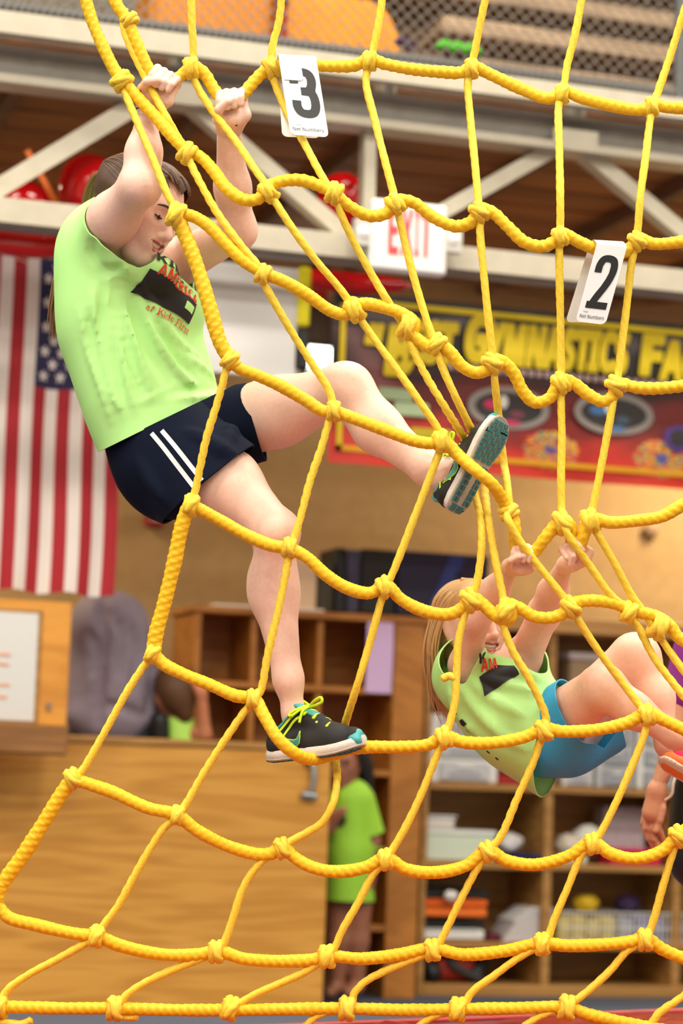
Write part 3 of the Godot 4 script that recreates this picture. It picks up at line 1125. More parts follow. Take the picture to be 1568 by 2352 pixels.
func simple_box(called: String, label: String, category: String, px0: float, py0: float, px1: float, py1: float, z: float, depth: float, m: Material, lid: Material = null, group := "") -> Node3D:
	var r := rz(px0, py0, px1, py1, z)
	var t := thing(called, Vector3(r.get_center().x, r.position.y, z))
	tag(t, label, category, group)
	if lid:
		box_part(t, "body", Vector3(r.size.x, r.size.y * 0.82, depth), Vector3(0, r.size.y * 0.41, -depth / 2), m, 0.008)
		box_part(t, "lid", Vector3(r.size.x + 0.012, r.size.y * 0.18, depth + 0.012), Vector3(0, r.size.y * 0.91, -depth / 2), lid, 0.006)
	else:
		box_part(t, "body", Vector3(r.size.x, r.size.y, depth), Vector3(0, r.size.y / 2, -depth / 2), m, 0.008)
	return t

func build_shelving():
	# ---- tall oak cubby unit, left
	var z := -9.82
	var r := rz(450, 1402, 972, 2300, z)
	var x0 := on_z(447, 1450, z).x
	var x1 := on_z(972, 1650, z).x
	var top := on_z(680, 1402, z).y
	var t := thing("cubby_unit", Vector3((x0 + x1) / 2, 0, z))
	tag(t, "tall oak cubby unit with open square compartments behind the half wall", "shelf unit")
	var w := x1 - x0
	var dep := 0.38
	var p := func(called, a: Vector3, b: Vector3, m):
		box_part(t, called, b - a, (a + b) / 2 - t.position, m, 0.004)
	p.call("back_panel", Vector3(x0, 0.02, z - dep), Vector3(x1, top - 0.03, z - dep + 0.02), M.oak)
	p.call("top_board", Vector3(x0 - 0.015, top - 0.03, z - dep), Vector3(x1 + 0.01, top, z + 0.015), M.oak)
	var end_left := on_z(905, 1500, z).x
	p.call("end_panel", Vector3(x0, 0, z - dep), Vector3(x0 + 0.03, top - 0.03, z), M.oak)
	p.call("end_panel", Vector3(end_left, 0, z - dep), Vector3(x1, top - 0.03, z), M.oak)
	for s in [585, 738]:
		var xx := on_z(s, 1500, z).x
		p.call("divider", Vector3(xx - 0.014, 0, z - dep + 0.02), Vector3(xx + 0.014, top - 0.03, z - 0.02), M.oak)
	for s in [1580, 1770, 1950, 2130]:
		var yy := on_z(700, s, z).y
		p.call("shelf_board", Vector3(x0 + 0.03, yy - 0.014, z - dep + 0.02), Vector3(end_left, yy + 0.014, z - 0.005), M.oak)
	# lavender sheet taped on the unit
	var rr := rz(842, 1420, 902, 1592, z + 0.012)
	var pm := MB.new()
	var pts := PackedVector3Array()
	for i in 8:
		for j in 4:
			pts.append(Vector3(rr.position.x + rr.size.x * j / 3.0, rr.end.y - rr.size.y * i / 7.0, z + 0.008 + 0.006 * sin(i * 0.5) * j / 3.0))
	pm.grid(pts, 8, 4)
	var sh := put(self, "paper_sheet", pm.commit(), mat_plain(Color(0.80, 0.68, 0.84), 0.8))
	tag(sh, "lavender sheet of paper taped to the front of the cubby unit", "paper")
	# things on top of the unit
	simple_box("paper_stack", "low stack of pale paper lying on the left of the cubby top", "paper", 492, 1388, 582, 1401, z - 0.05, 0.22, M.paper)
	simple_box("paper_stack", "low stack of pale paper beside the peach board on the cubby top", "paper", 682, 1398, 746, 1408, z - 0.02, 0.22, M.paper)
	simple_box("leaning_board", "peach coloured board standing on the cubby unit behind the shin", "board", 668, 1284, 728, 1402, z - 0.1, 0.04, mat_plain(Color(0.90, 0.78, 0.64), 0.7))
	simple_box("binder", "dark olive binder standing beside the peach board", "binder", 729, 1290, 766, 1405, z - 0.1, 0.22, mat_plain(Color(0.24, 0.22, 0.15), 0.6), null)
	simple_box("binder", "black binder standing on the cubby unit left of the grey spine", "binder", 768, 1258, 796, 1408, z - 0.12, 0.24, M.black)
	simple_box("binder", "blue grey binder spine between black binders", "binder", 798, 1262, 826, 1409, z - 0.11, 0.24, mat_plain(Color(0.26, 0.25, 0.36), 0.6))
	simple_box("binder", "wide black box standing right of the blue grey spine", "binder", 828, 1262, 908, 1412, z - 0.12, 0.26, M.black)
	var ps := simple_box("poster_board", "dark blue and purple printed board standing on the cubby unit", "board", 910, 1270, 1122, 1420, z - 0.14, 0.05, mat_plain(Color(0.10, 0.08, 0.24), 0.5))
	var pr := rz(910, 1270, 1122, 1420, z - 0.14)
	put(ps, "print_stripe", plate(PackedVector2Array([Vector2(-0.08, 0.0), Vector2(0.0, 0.0), Vector2(0.1, pr.size.y - 0.02), Vector2(0.03, pr.size.y - 0.02)]), 0.003, Transform3D(Basis(), Vector3(0, 0.01, 0.004))).commit(), mat_plain(Color(0.16, 0.24, 0.55), 0.5))
	put(ps, "print_patch", plate(ellipse(0.05, 0.05), 0.003, Transform3D(Basis(), Vector3(0.0, 0.06, 0.007))).commit(), mat_plain(Color(0.42, 0.40, 0.42), 0.6))
	put(ps, "print_patch", plate(round_rect(0.08, 0.1, 0.01), 0.003, Transform3D(Basis(), Vector3(0.1, 0.16, 0.004))).commit(), mat_plain(Color(0.16, 0.05, 0.22), 0.6))
	# ---- right storage shelves
	var sz := -9.95
	var sx0 := on_z(968, 1900, sz).x
	var sx1 := on_z(1720, 1900, sz).x
	var stop := on_z(1268, 1432, sz).y
	var s := thing("storage_shelves", Vector3((sx0 + sx1) / 2, 0, sz))
	tag(s, "wide wooden storage shelves full of boxes behind the girl", "shelf unit")
	var sd := 0.45
	var q := func(called, a: Vector3, b: Vector3, m):
		box_part(s, called, b - a, (a + b) / 2 - s.position, m, 0.004)
	q.call("back_panel", Vector3(sx0, 0.02, sz - sd), Vector3(sx1, stop, sz - sd + 0.02), M.board)
	q.call("header_board", Vector3(sx0, stop - 0.04, sz - sd), Vector3(sx1, stop + 0.03, sz + 0.02), mat_wood(Color(0.80, 0.60, 0.34), Color(0.88, 0.68, 0.42), 31, Vector3(0.7, 2, 2), 0.5))
	q.call("end_panel", Vector3(sx0, 0, sz - sd), Vector3(sx0 + 0.03, stop - 0.04, sz), M.board)
	var dx := on_z(1262, 1900, sz).x
	q.call("divider", Vector3(dx - 0.02, 0, sz - sd), Vector3(dx + 0.02, stop - 0.04, sz - 0.01), M.board)
	dx = on_z(1560, 1900, sz).x
	q.call("divider", Vector3(dx - 0.02, 0, sz - sd), Vector3(dx + 0.02, stop - 0.04, sz - 0.01), M.board)
	var ys := []
	for k in [1598, 1806, 1984, 2166]:
		var yy := on_z(1268, k, sz).y
		ys.append(yy)
		q.call("shelf_board", Vector3(sx0 + 0.03, yy - 0.03, sz - sd), Vector3(sx1, yy, sz), M.board)
	q.call("base_board", Vector3(sx0 + 0.03, 0.0, sz - sd), Vector3(sx1, 0.05, sz), M.board)
	# a thing standing on shelf k: pixel x range, height and depth in metres
	var stand := func(called, label, category, px0, px1, k, h, d, m, lid = null, group = "", off = 0.03):
		var xa := on_z(px0, 1900, sz - off).x
		var xb := on_z(px1, 1900, sz - off).x
		var base: float = ys[k] if k < 4 else 0.05
		var o := thing(called, Vector3((xa + xb) / 2, base, sz - off))
		tag(o, label, category, group)
		if lid:
			box_part(o, "body", Vector3(xb - xa, h * 0.84, d), Vector3(0, h * 0.42, -d / 2), m, 0.008)
			box_part(o, "lid", Vector3(xb - xa + 0.012, h * 0.16, d + 0.012), Vector3(0, h * 0.92, -d / 2), lid, 0.006)
		else:
			box_part(o, "body", Vector3(xb - xa, h, d), Vector3(0, h / 2, -d / 2), m, 0.008)
		return o
	var clear := mat_plain(Color(0.74, 0.75, 0.76), 0.3)
	var grey := mat_plain(Color(0.60, 0.61, 0.64), 0.5)
	# shelf 1: white drawer towers
	drawer_tower(stand.call("drawer_tower", "white plastic drawer tower left on the shelf under the girl", "drawers", 982, 1140, 1, 0.30, 0.33, M.white), 0.27, 0.30, clear, grey)
	drawer_tower(stand.call("drawer_tower", "white drawer tower directly under the blue shorts", "drawers", 1290, 1360, 1, 0.27, 0.33, M.white), 0.13, 0.27, clear, grey)
	drawer_tower(stand.call("drawer_tower", "grey drawer tower in the middle of its row of towers", "drawers", 1368, 1452, 1, 0.28, 0.33, clear), 0.15, 0.28, grey, grey)
	drawer_tower(stand.call("drawer_tower", "white drawer tower rightmost beside the hanging hand", "drawers", 1460, 1552, 1, 0.28, 0.33, M.white), 0.16, 0.28, grey, clear)
	stand.call("red_box", "flat red box on the shelf beside the left drawer tower", "box", 1142, 1205, 1, 0.055, 0.25, mat_plain(Color(0.62, 0.08, 0.09), 0.5), mat_plain(Color(0.5, 0.06, 0.07), 0.5))
	# shelf 0 above: bags and bins
	stand.call("green_binder", "dark green binder on the top shelf behind the raised arm", "binder", 1196, 1240, 0, 0.27, 0.3, mat_plain(Color(0.06, 0.14, 0.09), 0.5))
	stand.call("yellow_binder", "yellow binder spine next to the dark green binder", "binder", 1172, 1194, 0, 0.22, 0.3, mat_plain(Color(0.72, 0.62, 0.08), 0.5))
	stand.call("storage_bin", "tan storage bin with white lid on the top shelf", "bin", 1300, 1385, 0, 0.2, 0.33, mat_plain(Color(0.60, 0.50, 0.38), 0.6), mat_plain(Color(0.75, 0.7, 0.7), 0.5))
	stand.call("magenta_bag", "magenta bag at the right edge of the top shelf", "bag", 1478, 1556, 0, 0.12, 0.25, mat_plain(Color(0.55, 0.12, 0.42), 0.6))
	# shelf 2
	stand.call("mint_box", "wide mint white cardboard box on the middle shelf", "box", 974, 1138, 2, 0.135, 0.33, mat_plain(Color(0.80, 0.85, 0.78), 0.6), mat_plain(Color(0.90, 0.92, 0.90), 0.6))
	var wb = stand.call("white_box", "small white box on top of the mint box", "box", 976, 1045, 2, 0.06, 0.2, mat_plain(Color(0.82, 0.80, 0.78), 0.6), M.white, "", 0.06)
	wb.position.y += 0.137
	stand.call("blue_tray", "flat dark blue tray on the middle shelf", "tray", 1150, 1262, 2, 0.035, 0.3, mat_plain(Color(0.12, 0.18, 0.42), 0.4), mat_plain(Color(0.14, 0.2, 0.46), 0.4))
	bundle("crumpled_bag", "crumpled white plastic bag behind the blue tray", "bag", on_z(1170, 1935, sz - 0.12), 0.055, mat_plain(Color(0.85, 0.84, 0.84), 0.5), 3)
	bundle("crumpled_bag", "crumpled white bag left of the pink box", "bag", on_z(1305, 1940, sz - 0.1), 0.06, mat_plain(Color(0.84, 0.80, 0.74), 0.6), 4)
	bundle("crumpled_bag", "crumpled cream bag at the middle shelf right of the divider", "bag", on_z(1350, 1925, sz - 0.1), 0.07, mat_plain(Color(0.86, 0.86, 0.82), 0.6), 5)
	stand.call("printed_box", "pale box with grey print behind the pink box", "box", 1385, 1482, 2, 0.26, 0.12, mat_mottled(Color(0.80, 0.76, 0.78), 0.6, 0.06, 0.7, 2.0), null, "", 0.2)
	stand.call("pink_box", "flat hot pink box on the middle shelf under the hand", "box", 1404, 1520, 2, 0.075, 0.18, mat_plain(Color(0.80, 0.10, 0.32), 0.5), mat_plain(Color(0.85, 0.14, 0.38), 0.5))
	stand.call("mint_carton", "small mint carton below the crumpled bags", "box", 1292, 1352, 2, 0.04, 0.18, mat_plain(Color(0.78, 0.82, 0.74), 0.6))
	# shelf 3: letter trays and wire baskets
	var tr := [["black", 0.20, 0.035, M.black], ["orange", 0.165, 0.028, mat_plain(Color(0.92, 0.42, 0.12), 0.5)], ["orange", 0.118, 0.040, mat_plain(Color(0.94, 0.46, 0.14), 0.5)], ["black", 0.075, 0.028, M.black], ["white", 0.02, 0.045, M.white]]
	var names := ["black letter tray topmost in the stack of trays", "upper orange letter tray in the stack", "lower orange letter tray in the stack", "black letter tray between the orange and the white one", "white letter tray lowest in the stack"]
	for k in 5:
		var o = stand.call("letter_tray", names[k], "tray", 966 + (4 - k) % 3 * 2, 1128 - k * 2, 3, tr[k][2], 0.3, tr[k][3])
		o.position.y += tr[k][1] - 0.015
		box_part(o, "rim", Vector3(0.25, 0.006, 0.31), Vector3(0, tr[k][2], -0.15), tr[k][3], 0.002)
	bundle("paper_roll", "round white roll on the upper orange tray", "roll", on_z(1035, 2058, sz + 0.01), 0.03, M.paper, 8)
	var wd := rz(1160, 2080, 1262, 2150, sz - 0.05)
	var ww := thing("foam_wedge_tray", Vector3(wd.get_center().x, ys[3], sz - 0.05))
	tag(ww, "pale grey slanted tray leaning right of the letter trays", "tray")
	put(ww, "shell", plate(PackedVector2Array([Vector2(-0.12, 0.0), Vector2(0.06, 0.0), Vector2(0.11, 0.05), Vector2(0.12, 0.135), Vector2(0.02, 0.14), Vector2(-0.06, 0.08)]), 0.2).commit(), mat_plain(Color(0.76, 0.74, 0.74), 0.4))
	put(ww, "rim", plate(PackedVector2Array([Vector2(-0.06, 0.082), Vector2(0.02, 0.142), Vector2(0.12, 0.137), Vector2(0.12, 0.147), Vector2(0.02, 0.152), Vector2(-0.065, 0.09)]), 0.21, Transform3D(Basis(), Vector3(0, 0, 0.005))).commit(), M.white)
	stand.call("maroon_box", "tiny maroon box between the trays", "box", 1128, 1160, 3, 0.035, 0.15, mat_plain(Color(0.36, 0.07, 0.14), 0.5))
	wire_basket(stand, sz, ys[3], 1288, 1425, "white wire basket with yellow cloths on the lower shelf", Color(0.88, 0.76, 0.18), 1)
	wire_basket(stand, sz, ys[3], 1430, 1580, "white wire basket with blue and pale packets on the lower shelf", Color(0.50, 0.50, 0.66), 2)
	bundle("yellow_cloth", "yellow cloth heaped on the left wire basket", "cloth", on_z(1345, 2076, sz - 0.16), 0.055, mat_plain(Color(0.82, 0.68, 0.10), 0.7), 11)
	bundle("purple_cloth_heap", "dark purple cloth heaped on the right wire basket", "cloth", on_z(1440, 2078, sz - 0.16), 0.06, mat_plain(Color(0.16, 0.06, 0.24), 0.7), 12)
	# backpack at the bottom
	backpack(on_z(1060, 2300, sz - 0.02), sz)
	# ---- easel board at the left edge
	var ez := -9.15
	var er := rz(-260, 1372, 160, 1662, ez)
	var es := thing("easel_board", Vector3(er.get_center().x, er.position.y, ez))
	tag(es, "wooden framed whiteboard with faint orange writing at the left edge", "whiteboard")
	box_part(es, "frame", Vector3(er.size.x, er.size.y, 0.04), Vector3(0, er.size.y / 2, -0.02), M.easel, 0.006)
	var wr := rz(-200, 1402, 82, 1652, ez)
	box_part(es, "molding", Vector3(wr.size.x + 0.035, wr.size.y + 0.03, 0.012), wr.get_center() + Vector3(0, 0, 0.004) - es.position, M.board, 0.003)
	box_part(es, "white_surface", Vector3(wr.size.x, wr.size.y, 0.012), wr.get_center() + Vector3(0, 0, 0.009) - es.position, M.white, 0.002)
	var tray := rz(-260, 1660, 152, 1728, ez + 0.05)
	box_part(es, "ledge", Vector3(tray.size.x, tray.size.y, 0.14), tray.get_center() + Vector3(0, 0, -0.03) - es.position, mat_wood(Color(0.50, 0.33, 0.16), Color(0.60, 0.41, 0.21), 41, Vector3(0.8, 2, 2), 0.5), 0.008)
	var ink := mat_plain(Color(0.95, 0.66, 0.48), 0.6)
	for k in [[4, 1502], [0, 1525], [2, 1572], [-4, 1600]]:
		var c := on_z(k[0], k[1], ez + 0.02)
		put_world(es, "faint_writing", plate(round_rect(0.07, 0.008, 0.003), 0.001, Transform3D(Basis(), c)).commit(), ink)
	var hk := on_z(112, 1622, ez + 0.01)
	box_part(es, "hook", Vector3(0.014, 0.03, 0.02), hk - es.position, M.metal, 0.004)

func drawer_tower(o: Node3D, w: float, h: float, front: Material, label_mat: Material):
	var n := 3
	for k in n:
		var hh := h / n
		var d := box_part(o, "drawer", Vector3(w * 0.86, hh * 0.8, 0.02), Vector3(0, hh * (k + 0.5), 0.006), front, 0.006)
		box_part(d, "handle", Vector3(w * 0.3, hh * 0.14, 0.014), Vector3(0, hh * 0.2, 0.014), M.white, 0.003)
		box_part(d, "contents_label", Vector3(w * 0.55, hh * 0.2, 0.004), Vector3(0, -hh * 0.15, 0.011), label_mat, 0.001)

# a soft crumpled lump
func bundle(called: String, label: String, category: String, c: Vector3, r: float, m: Material, sd: int):
	var nz := FastNoiseLite.new()
	nz.seed = sd
	nz.frequency = 1.0
	var mb := MB.new()
	var rows := 14
	var cols := 21
	var pts := PackedVector3Array()
	for i in rows:
		for j in cols:
			var a := PI * i / (rows - 1)
			var b := TAU * (j % (cols - 1)) / (cols - 1)
			var d := Vector3(sin(a) * cos(b), cos(a) * 0.75, sin(a) * sin(b))
			pts.append(d * r * (1.0 + 0.35 * nz.get_noise_3dv(d * 1.6) + 0.2 * nz.get_noise_3dv(d * 4.0)))
	mb.grid(pts, rows, cols)
	for i in mb.n.size():
		if mb.n[i].dot(mb.v[i]) < 0 or mb.n[i].length() < 0.5: mb.n[i] = (mb.v[i]).normalized() if mb.n[i].length() < 0.5 else -mb.n[i]
	var o := put(self, called, mb.commit(), m, c)
	tag(o, label, category)

func wire_basket(_stand, sz: float, base: float, px0: float, px1: float, label: String, inside: Color, sd: int):
	var xa := on_z(px0, 2120, sz - 0.02).x
	var xb := on_z(px1, 2120, sz - 0.02).x
	var h := 0.135
	var d := 0.3
	var t := thing("wire_basket", Vector3((xa + xb) / 2, base, sz - 0.02))
	tag(t, label, "basket")
	var w := (xb - xa) / 2
	var wm := mat_plain(Color(0.86, 0.86, 0.85), 0.4)
	for y in [0.01, h * 0.5, h]:
		var mb := MB.new()
		mb.tube(PackedVector3Array([Vector3(-w, y, 0), Vector3(w, y, 0), Vector3(w, y, -d), Vector3(-w, y, -d), Vector3(-w, y, 0)]), 0.0035, 6)
		put(t, "rim_wire", mb.commit(), wm)
	var n := int(w * 2 / 0.022)
	var up := MB.new()
	up.tube(PackedVector3Array([Vector3(0, 0.01, 0), Vector3(0, h, 0)]), 0.0025, 6)
	var um := up.commit()
	for k in n + 1:
		put(t, "upright_wire", um, wm, Vector3(-w + k * w * 2 / n, 0, 0))
	var rg := RandomNumberGenerator.new()
	rg.seed = sd
	for k in 4:
		var c := inside.lerp(Color(0.8, 0.8, 0.78), rg.randf() * 0.7)
		var bw := w * 2 / 4.0
		box_part(t, "packet", Vector3(bw * 0.92, h * (0.6 + 0.35 * rg.randf()), 0.2), Vector3(-w + bw * (k + 0.5), h * 0.42, -0.14), mat_plain(c, 0.6), 0.012)

func backpack(p: Vector3, sz: float):
	var t := thing("backpack", Vector3(p.x, 0.05, sz - 0.04))
	tag(t, "red and black backpack on the bottom shelf", "backpack")
	var f := Field.new()
	f.add(Vector3(-0.06, 0.06, -0.12), Vector3(0.06, 0.06, -0.12), 0.058, 0.058, 0.04)
	f.add(Vector3(-0.05, 0.085, -0.13), Vector3(0.05, 0.085, -0.13), 0.052, 0.05, 0.03)
	put(t, "body", f.mesh(0.012).commit(), mat_mottled(Color(0.66, 0.16, 0.10), 0.6, 0.05, 0.8, 4.0))
	f = Field.new()
	f.add(Vector3(-0.1, 0.04, -0.08), Vector3(-0.12, 0.09, -0.1), 0.04, 0.035, 0.03)
	put(t, "side_pocket", f.mesh(0.012).commit(), M.black)
	f = Field.new()
	f.add(Vector3(0.1, 0.04, -0.08), Vector3(0.13, 0.08, -0.1), 0.04, 0.035, 0.03)
	put(t, "side_pocket", f.mesh(0.012).commit(), M.black)
	var mb := MB.new()
	mb.tube(curve_through(PackedVector3Array([Vector3(-0.01, 0.118, -0.07), Vector3(-0.03, 0.09, -0.05), Vector3(0.03, 0.05, -0.045), Vector3(0.11, 0.02, -0.04)]), 0.01), 0.018, 8)
	put(t, "strap", mb.commit(), mat_plain(Color(0.2, 0.2, 0.2), 0.7))
	mb = MB.new()
	mb.tube(curve_through(PackedVector3Array([Vector3(-0.06, 0.09, -0.078), Vector3(0.0, 0.10, -0.076), Vector3(0.07, 0.09, -0.078)]), 0.01), 0.008, 6)
	put(t, "zip", mb.commit(), mat_plain(Color(0.85, 0.3, 0.2), 0.5))

# ---------------------------------------------------------------- soft bodies
# a distance field of tapered capsules joined smoothly, meshed as surface nets
class Field:
	var A := PackedVector3Array()
	var BA := PackedVector3Array()
	var IL := PackedFloat32Array()
	var RA := PackedFloat32Array()
	var DR := PackedFloat32Array()
	var S := PackedFloat32Array()
	var W := PackedVector3Array()
	var K := PackedFloat32Array()
	var OP := PackedByteArray()
	func add(a: Vector3, b: Vector3, ra: float, rb: float, s := 0.02, w := Vector3.ZERO, k := 1.0, op := 0):
		A.append(a)
		BA.append(b - a)
		IL.append(1.0 / maxf((b - a).length_squared(), 1e-9))
		RA.append(ra)
		DR.append(rb - ra)
		S.append(s)
		W.append(w.normalized() if w.length_squared() > 0 else w)
		K.append(k - 1.0)
		OP.append(op)
	func ball(c: Vector3, r: float, s := 0.02, w := Vector3.ZERO, k := 1.0, op := 0):
		add(c, c, r, r, s, w, k, op)
	func cut(a: Vector3, b: Vector3, ra: float, rb: float, s := 0.01, w := Vector3.ZERO, k := 1.0):
		add(a, b, ra, rb, s, w, k, 1)
	func one(i: int, p: Vector3) -> float:
		var pa := p - A[i]
		var k := K[i]
		var ba := BA[i]
		if k != 0.0:
			var w := W[i]
			pa += w * (pa.dot(w) * k)
			ba += w * (ba.dot(w) * k)
			var h := clampf(pa.dot(ba) / maxf(ba.length_squared(), 1e-9), 0.0, 1.0)
			return (pa - ba * h).length() - RA[i] - DR[i] * h
		var hh := clampf(pa.dot(ba) * IL[i], 0.0, 1.0)
		return (pa - ba * hh).length() - RA[i] - DR[i] * hh
	func value(p: Vector3, ids: PackedInt32Array) -> float:
		var d := 1e3
		for i in ids:
			var e := one(i, p)
			var s := S[i]
			if OP[i] == 0:
				var h := maxf(s - absf(d - e), 0.0)
				d = minf(d, e) - (h * h * 0.25 / s)
			else:
				e = -e
				var h2 := maxf(s - absf(d - e), 0.0)
				d = maxf(d, e) + (h2 * h2 * 0.25 / s)
		return d
	func everything() -> PackedInt32Array:
		return PackedInt32Array(range(A.size()))
	# walk from p along dir until the surface
	func hit(p: Vector3, dir: Vector3, far := 1.0) -> Vector3:
		var ids := everything()
		var t := 0.0
		for k in 90:
			var d := value(p + dir * t, ids)
			if d < 0.0004: break
			t += maxf(d * 0.6, 0.0004)
			if t > far: break
		return p + dir * t
	func normal(p: Vector3) -> Vector3:
		var ids := everything()
		var e := 0.004
		return Vector3(value(p + Vector3(e, 0, 0), ids) - value(p - Vector3(e, 0, 0), ids), value(p + Vector3(0, e, 0), ids) - value(p - Vector3(0, e, 0), ids), value(p + Vector3(0, 0, e), ids) - value(p - Vector3(0, 0, e), ids)).normalized()
	func mesh(cell: float) -> MB:
		var lo := Vector3(1e9, 1e9, 1e9)
		var hi := -lo
		var kmax := 1.0
		var smax := 0.0
		for i in A.size():
			kmax = maxf(kmax, 1.0 + K[i])
			smax = maxf(smax, S[i])
			if OP[i] == 1: continue
			var r := maxf(RA[i], RA[i] + DR[i]) * maxf(1.0, 1.0 / (1.0 + minf(K[i], 0.0))) + cell * 2.0 + 0.004
			var rv := Vector3(r, r, r)
			lo = lo.min(A[i] - rv).min(A[i] + BA[i] - rv)
			hi = hi.max(A[i] + rv).max(A[i] + BA[i] + rv)
		var N := 6
		var bs := cell * N
		var R := bs * 0.5 * 1.733
		var nb := Vector3i(((hi - lo) / bs).ceil()) + Vector3i.ONE
		var cell_of := {}
		var mb := MB.new()
		var edges := PackedInt64Array()
		var SX := 1
		var SY := 4096
		var SZ := 4096 * 4096
		var buf := PackedFloat32Array()
		var n1 := N + 1
		buf.resize(n1 * n1 * n1)
		var vv := PackedVector3Array()
		for bz in nb.z:
			for by in nb.y:
				for bx in nb.x:
					var o := lo + Vector3(bx, by, bz) * bs
					var c := o + Vector3(bs, bs, bs) * 0.5
					var ids := PackedInt32Array()
					var any := false
					for i in A.size():
						var d := one(i, c)
						if d < (R + S[i]) * (1.25 + maxf(K[i], 0.0)) + absf(DR[i]) * 0.5 + 0.001:
							ids.append(i)
							if OP[i] == 0: any = true
					if not any: continue
					var vc := value(c, ids)
					if absf(vc) > (R * 1.25 + smax) * kmax: continue
					var q := 0
					var mn := 1e9
					var mx := -1e9
					for z in n1:
						for y in n1:
							for x in n1:
								var f := value(o + Vector3(x, y, z) * cell, ids)
								buf[q] = f
								q += 1
								mn = minf(mn, f)
								mx = maxf(mx, f)
					if mn >= 0.0 or mx < 0.0: continue
					for z in N:
						for y in N:
							for x in N:
								var b0 := (z * n1 + y) * n1 + x
								var f0 := buf[b0]
								var f1 := buf[b0 + 1]
								var f2 := buf[b0 + n1]
								var f3 := buf[b0 + n1 + 1]
								var b4 := b0 + n1 * n1
								var f4 := buf[b4]
								var f5 := buf[b4 + 1]
								var f6 := buf[b4 + n1]
								var f7 := buf[b4 + n1 + 1]
								var neg := int(f0 < 0) + int(f1 < 0) + int(f2 < 0) + int(f3 < 0) + int(f4 < 0) + int(f5 < 0) + int(f6 < 0) + int(f7 < 0)
								if neg == 0 or neg == 8: continue
								var sum := Vector3.ZERO
								var cnt := 0.0
								if (f0 < 0) != (f1 < 0):
									sum += Vector3(f0 / (f0 - f1), 0, 0)
									cnt += 1
								if (f2 < 0) != (f3 < 0):
									sum += Vector3(f2 / (f2 - f3), 1, 0)
									cnt += 1
								if (f4 < 0) != (f5 < 0):
									sum += Vector3(f4 / (f4 - f5), 0, 1)
									cnt += 1
								if (f6 < 0) != (f7 < 0):
									sum += Vector3(f6 / (f6 - f7), 1, 1)
									cnt += 1
								if (f0 < 0) != (f2 < 0):
									sum += Vector3(0, f0 / (f0 - f2), 0)
									cnt += 1
								if (f1 < 0) != (f3 < 0):
									sum += Vector3(1, f1 / (f1 - f3), 0)
									cnt += 1
								if (f4 < 0) != (f6 < 0):
									sum += Vector3(0, f4 / (f4 - f6), 1)
									cnt += 1
								if (f5 < 0) != (f7 < 0):
									sum += Vector3(1, f5 / (f5 - f7), 1)
									cnt += 1
								if (f0 < 0) != (f4 < 0):
									sum += Vector3(0, 0, f0 / (f0 - f4))
									cnt += 1
								if (f1 < 0) != (f5 < 0):
									sum += Vector3(1, 0, f1 / (f1 - f5))
									cnt += 1
								if (f2 < 0) != (f6 < 0):
									sum += Vector3(0, 1, f2 / (f2 - f6))
									cnt += 1
								if (f3 < 0) != (f7 < 0):
									sum += Vector3(1, 1, f3 / (f3 - f7))
									cnt += 1
								var gx := bx * N + x
								var gy := by * N + y
								var gz := bz * N + z
								var key := gx + gy * SY + gz * SZ
								cell_of[key] = vv.size()
								vv.append(o + (Vector3(x, y, z) + sum / cnt) * cell)
								if (f0 < 0) != (f1 < 0): edges.append(key * 8 + (0 if f0 < 0 else 4))
								if (f0 < 0) != (f2 < 0): edges.append(key * 8 + 1 + (0 if f0 < 0 else 4))
								if (f0 < 0) != (f4 < 0): edges.append(key * 8 + 2 + (0 if f0 < 0 else 4))
		var step := [[SY, SZ], [SZ, SX], [SX, SY]]
		var idx := PackedInt32Array()
		for e in edges:
			var key := e >> 3
			var ax := e & 3
			var u: int = step[ax][0]
			var w: int = step[ax][1]
			var a = cell_of.get(key)
			var b = cell_of.get(key - u)
			var c = cell_of.get(key - u - w)
			var d = cell_of.get(key - w)
			if a == null or b == null or c == null or d == null: continue
			if e & 4: idx.append_array([a, b, c, a, c, d])
			else: idx.append_array([a, c, b, a, d, c])
		mb.v = vv
		mb.idx = idx
		mb.smooth_normals()
		# outward check
		var ids := everything()
		var t := 0
		for i in range(0, mb.v.size(), maxi(1, mb.v.size() / 60)):
			t += 1 if value(mb.v[i] + mb.n[i] * cell, ids) > value(mb.v[i] - mb.n[i] * cell, ids) else -1
		if t < 0:
			for i in mb.n.size(): mb.n[i] = -mb.n[i]
			for i in range(0, mb.idx.size(), 3):
				var k := mb.idx[i]
				mb.idx[i] = mb.idx[i + 1]
				mb.idx[i + 1] = k
		return mb

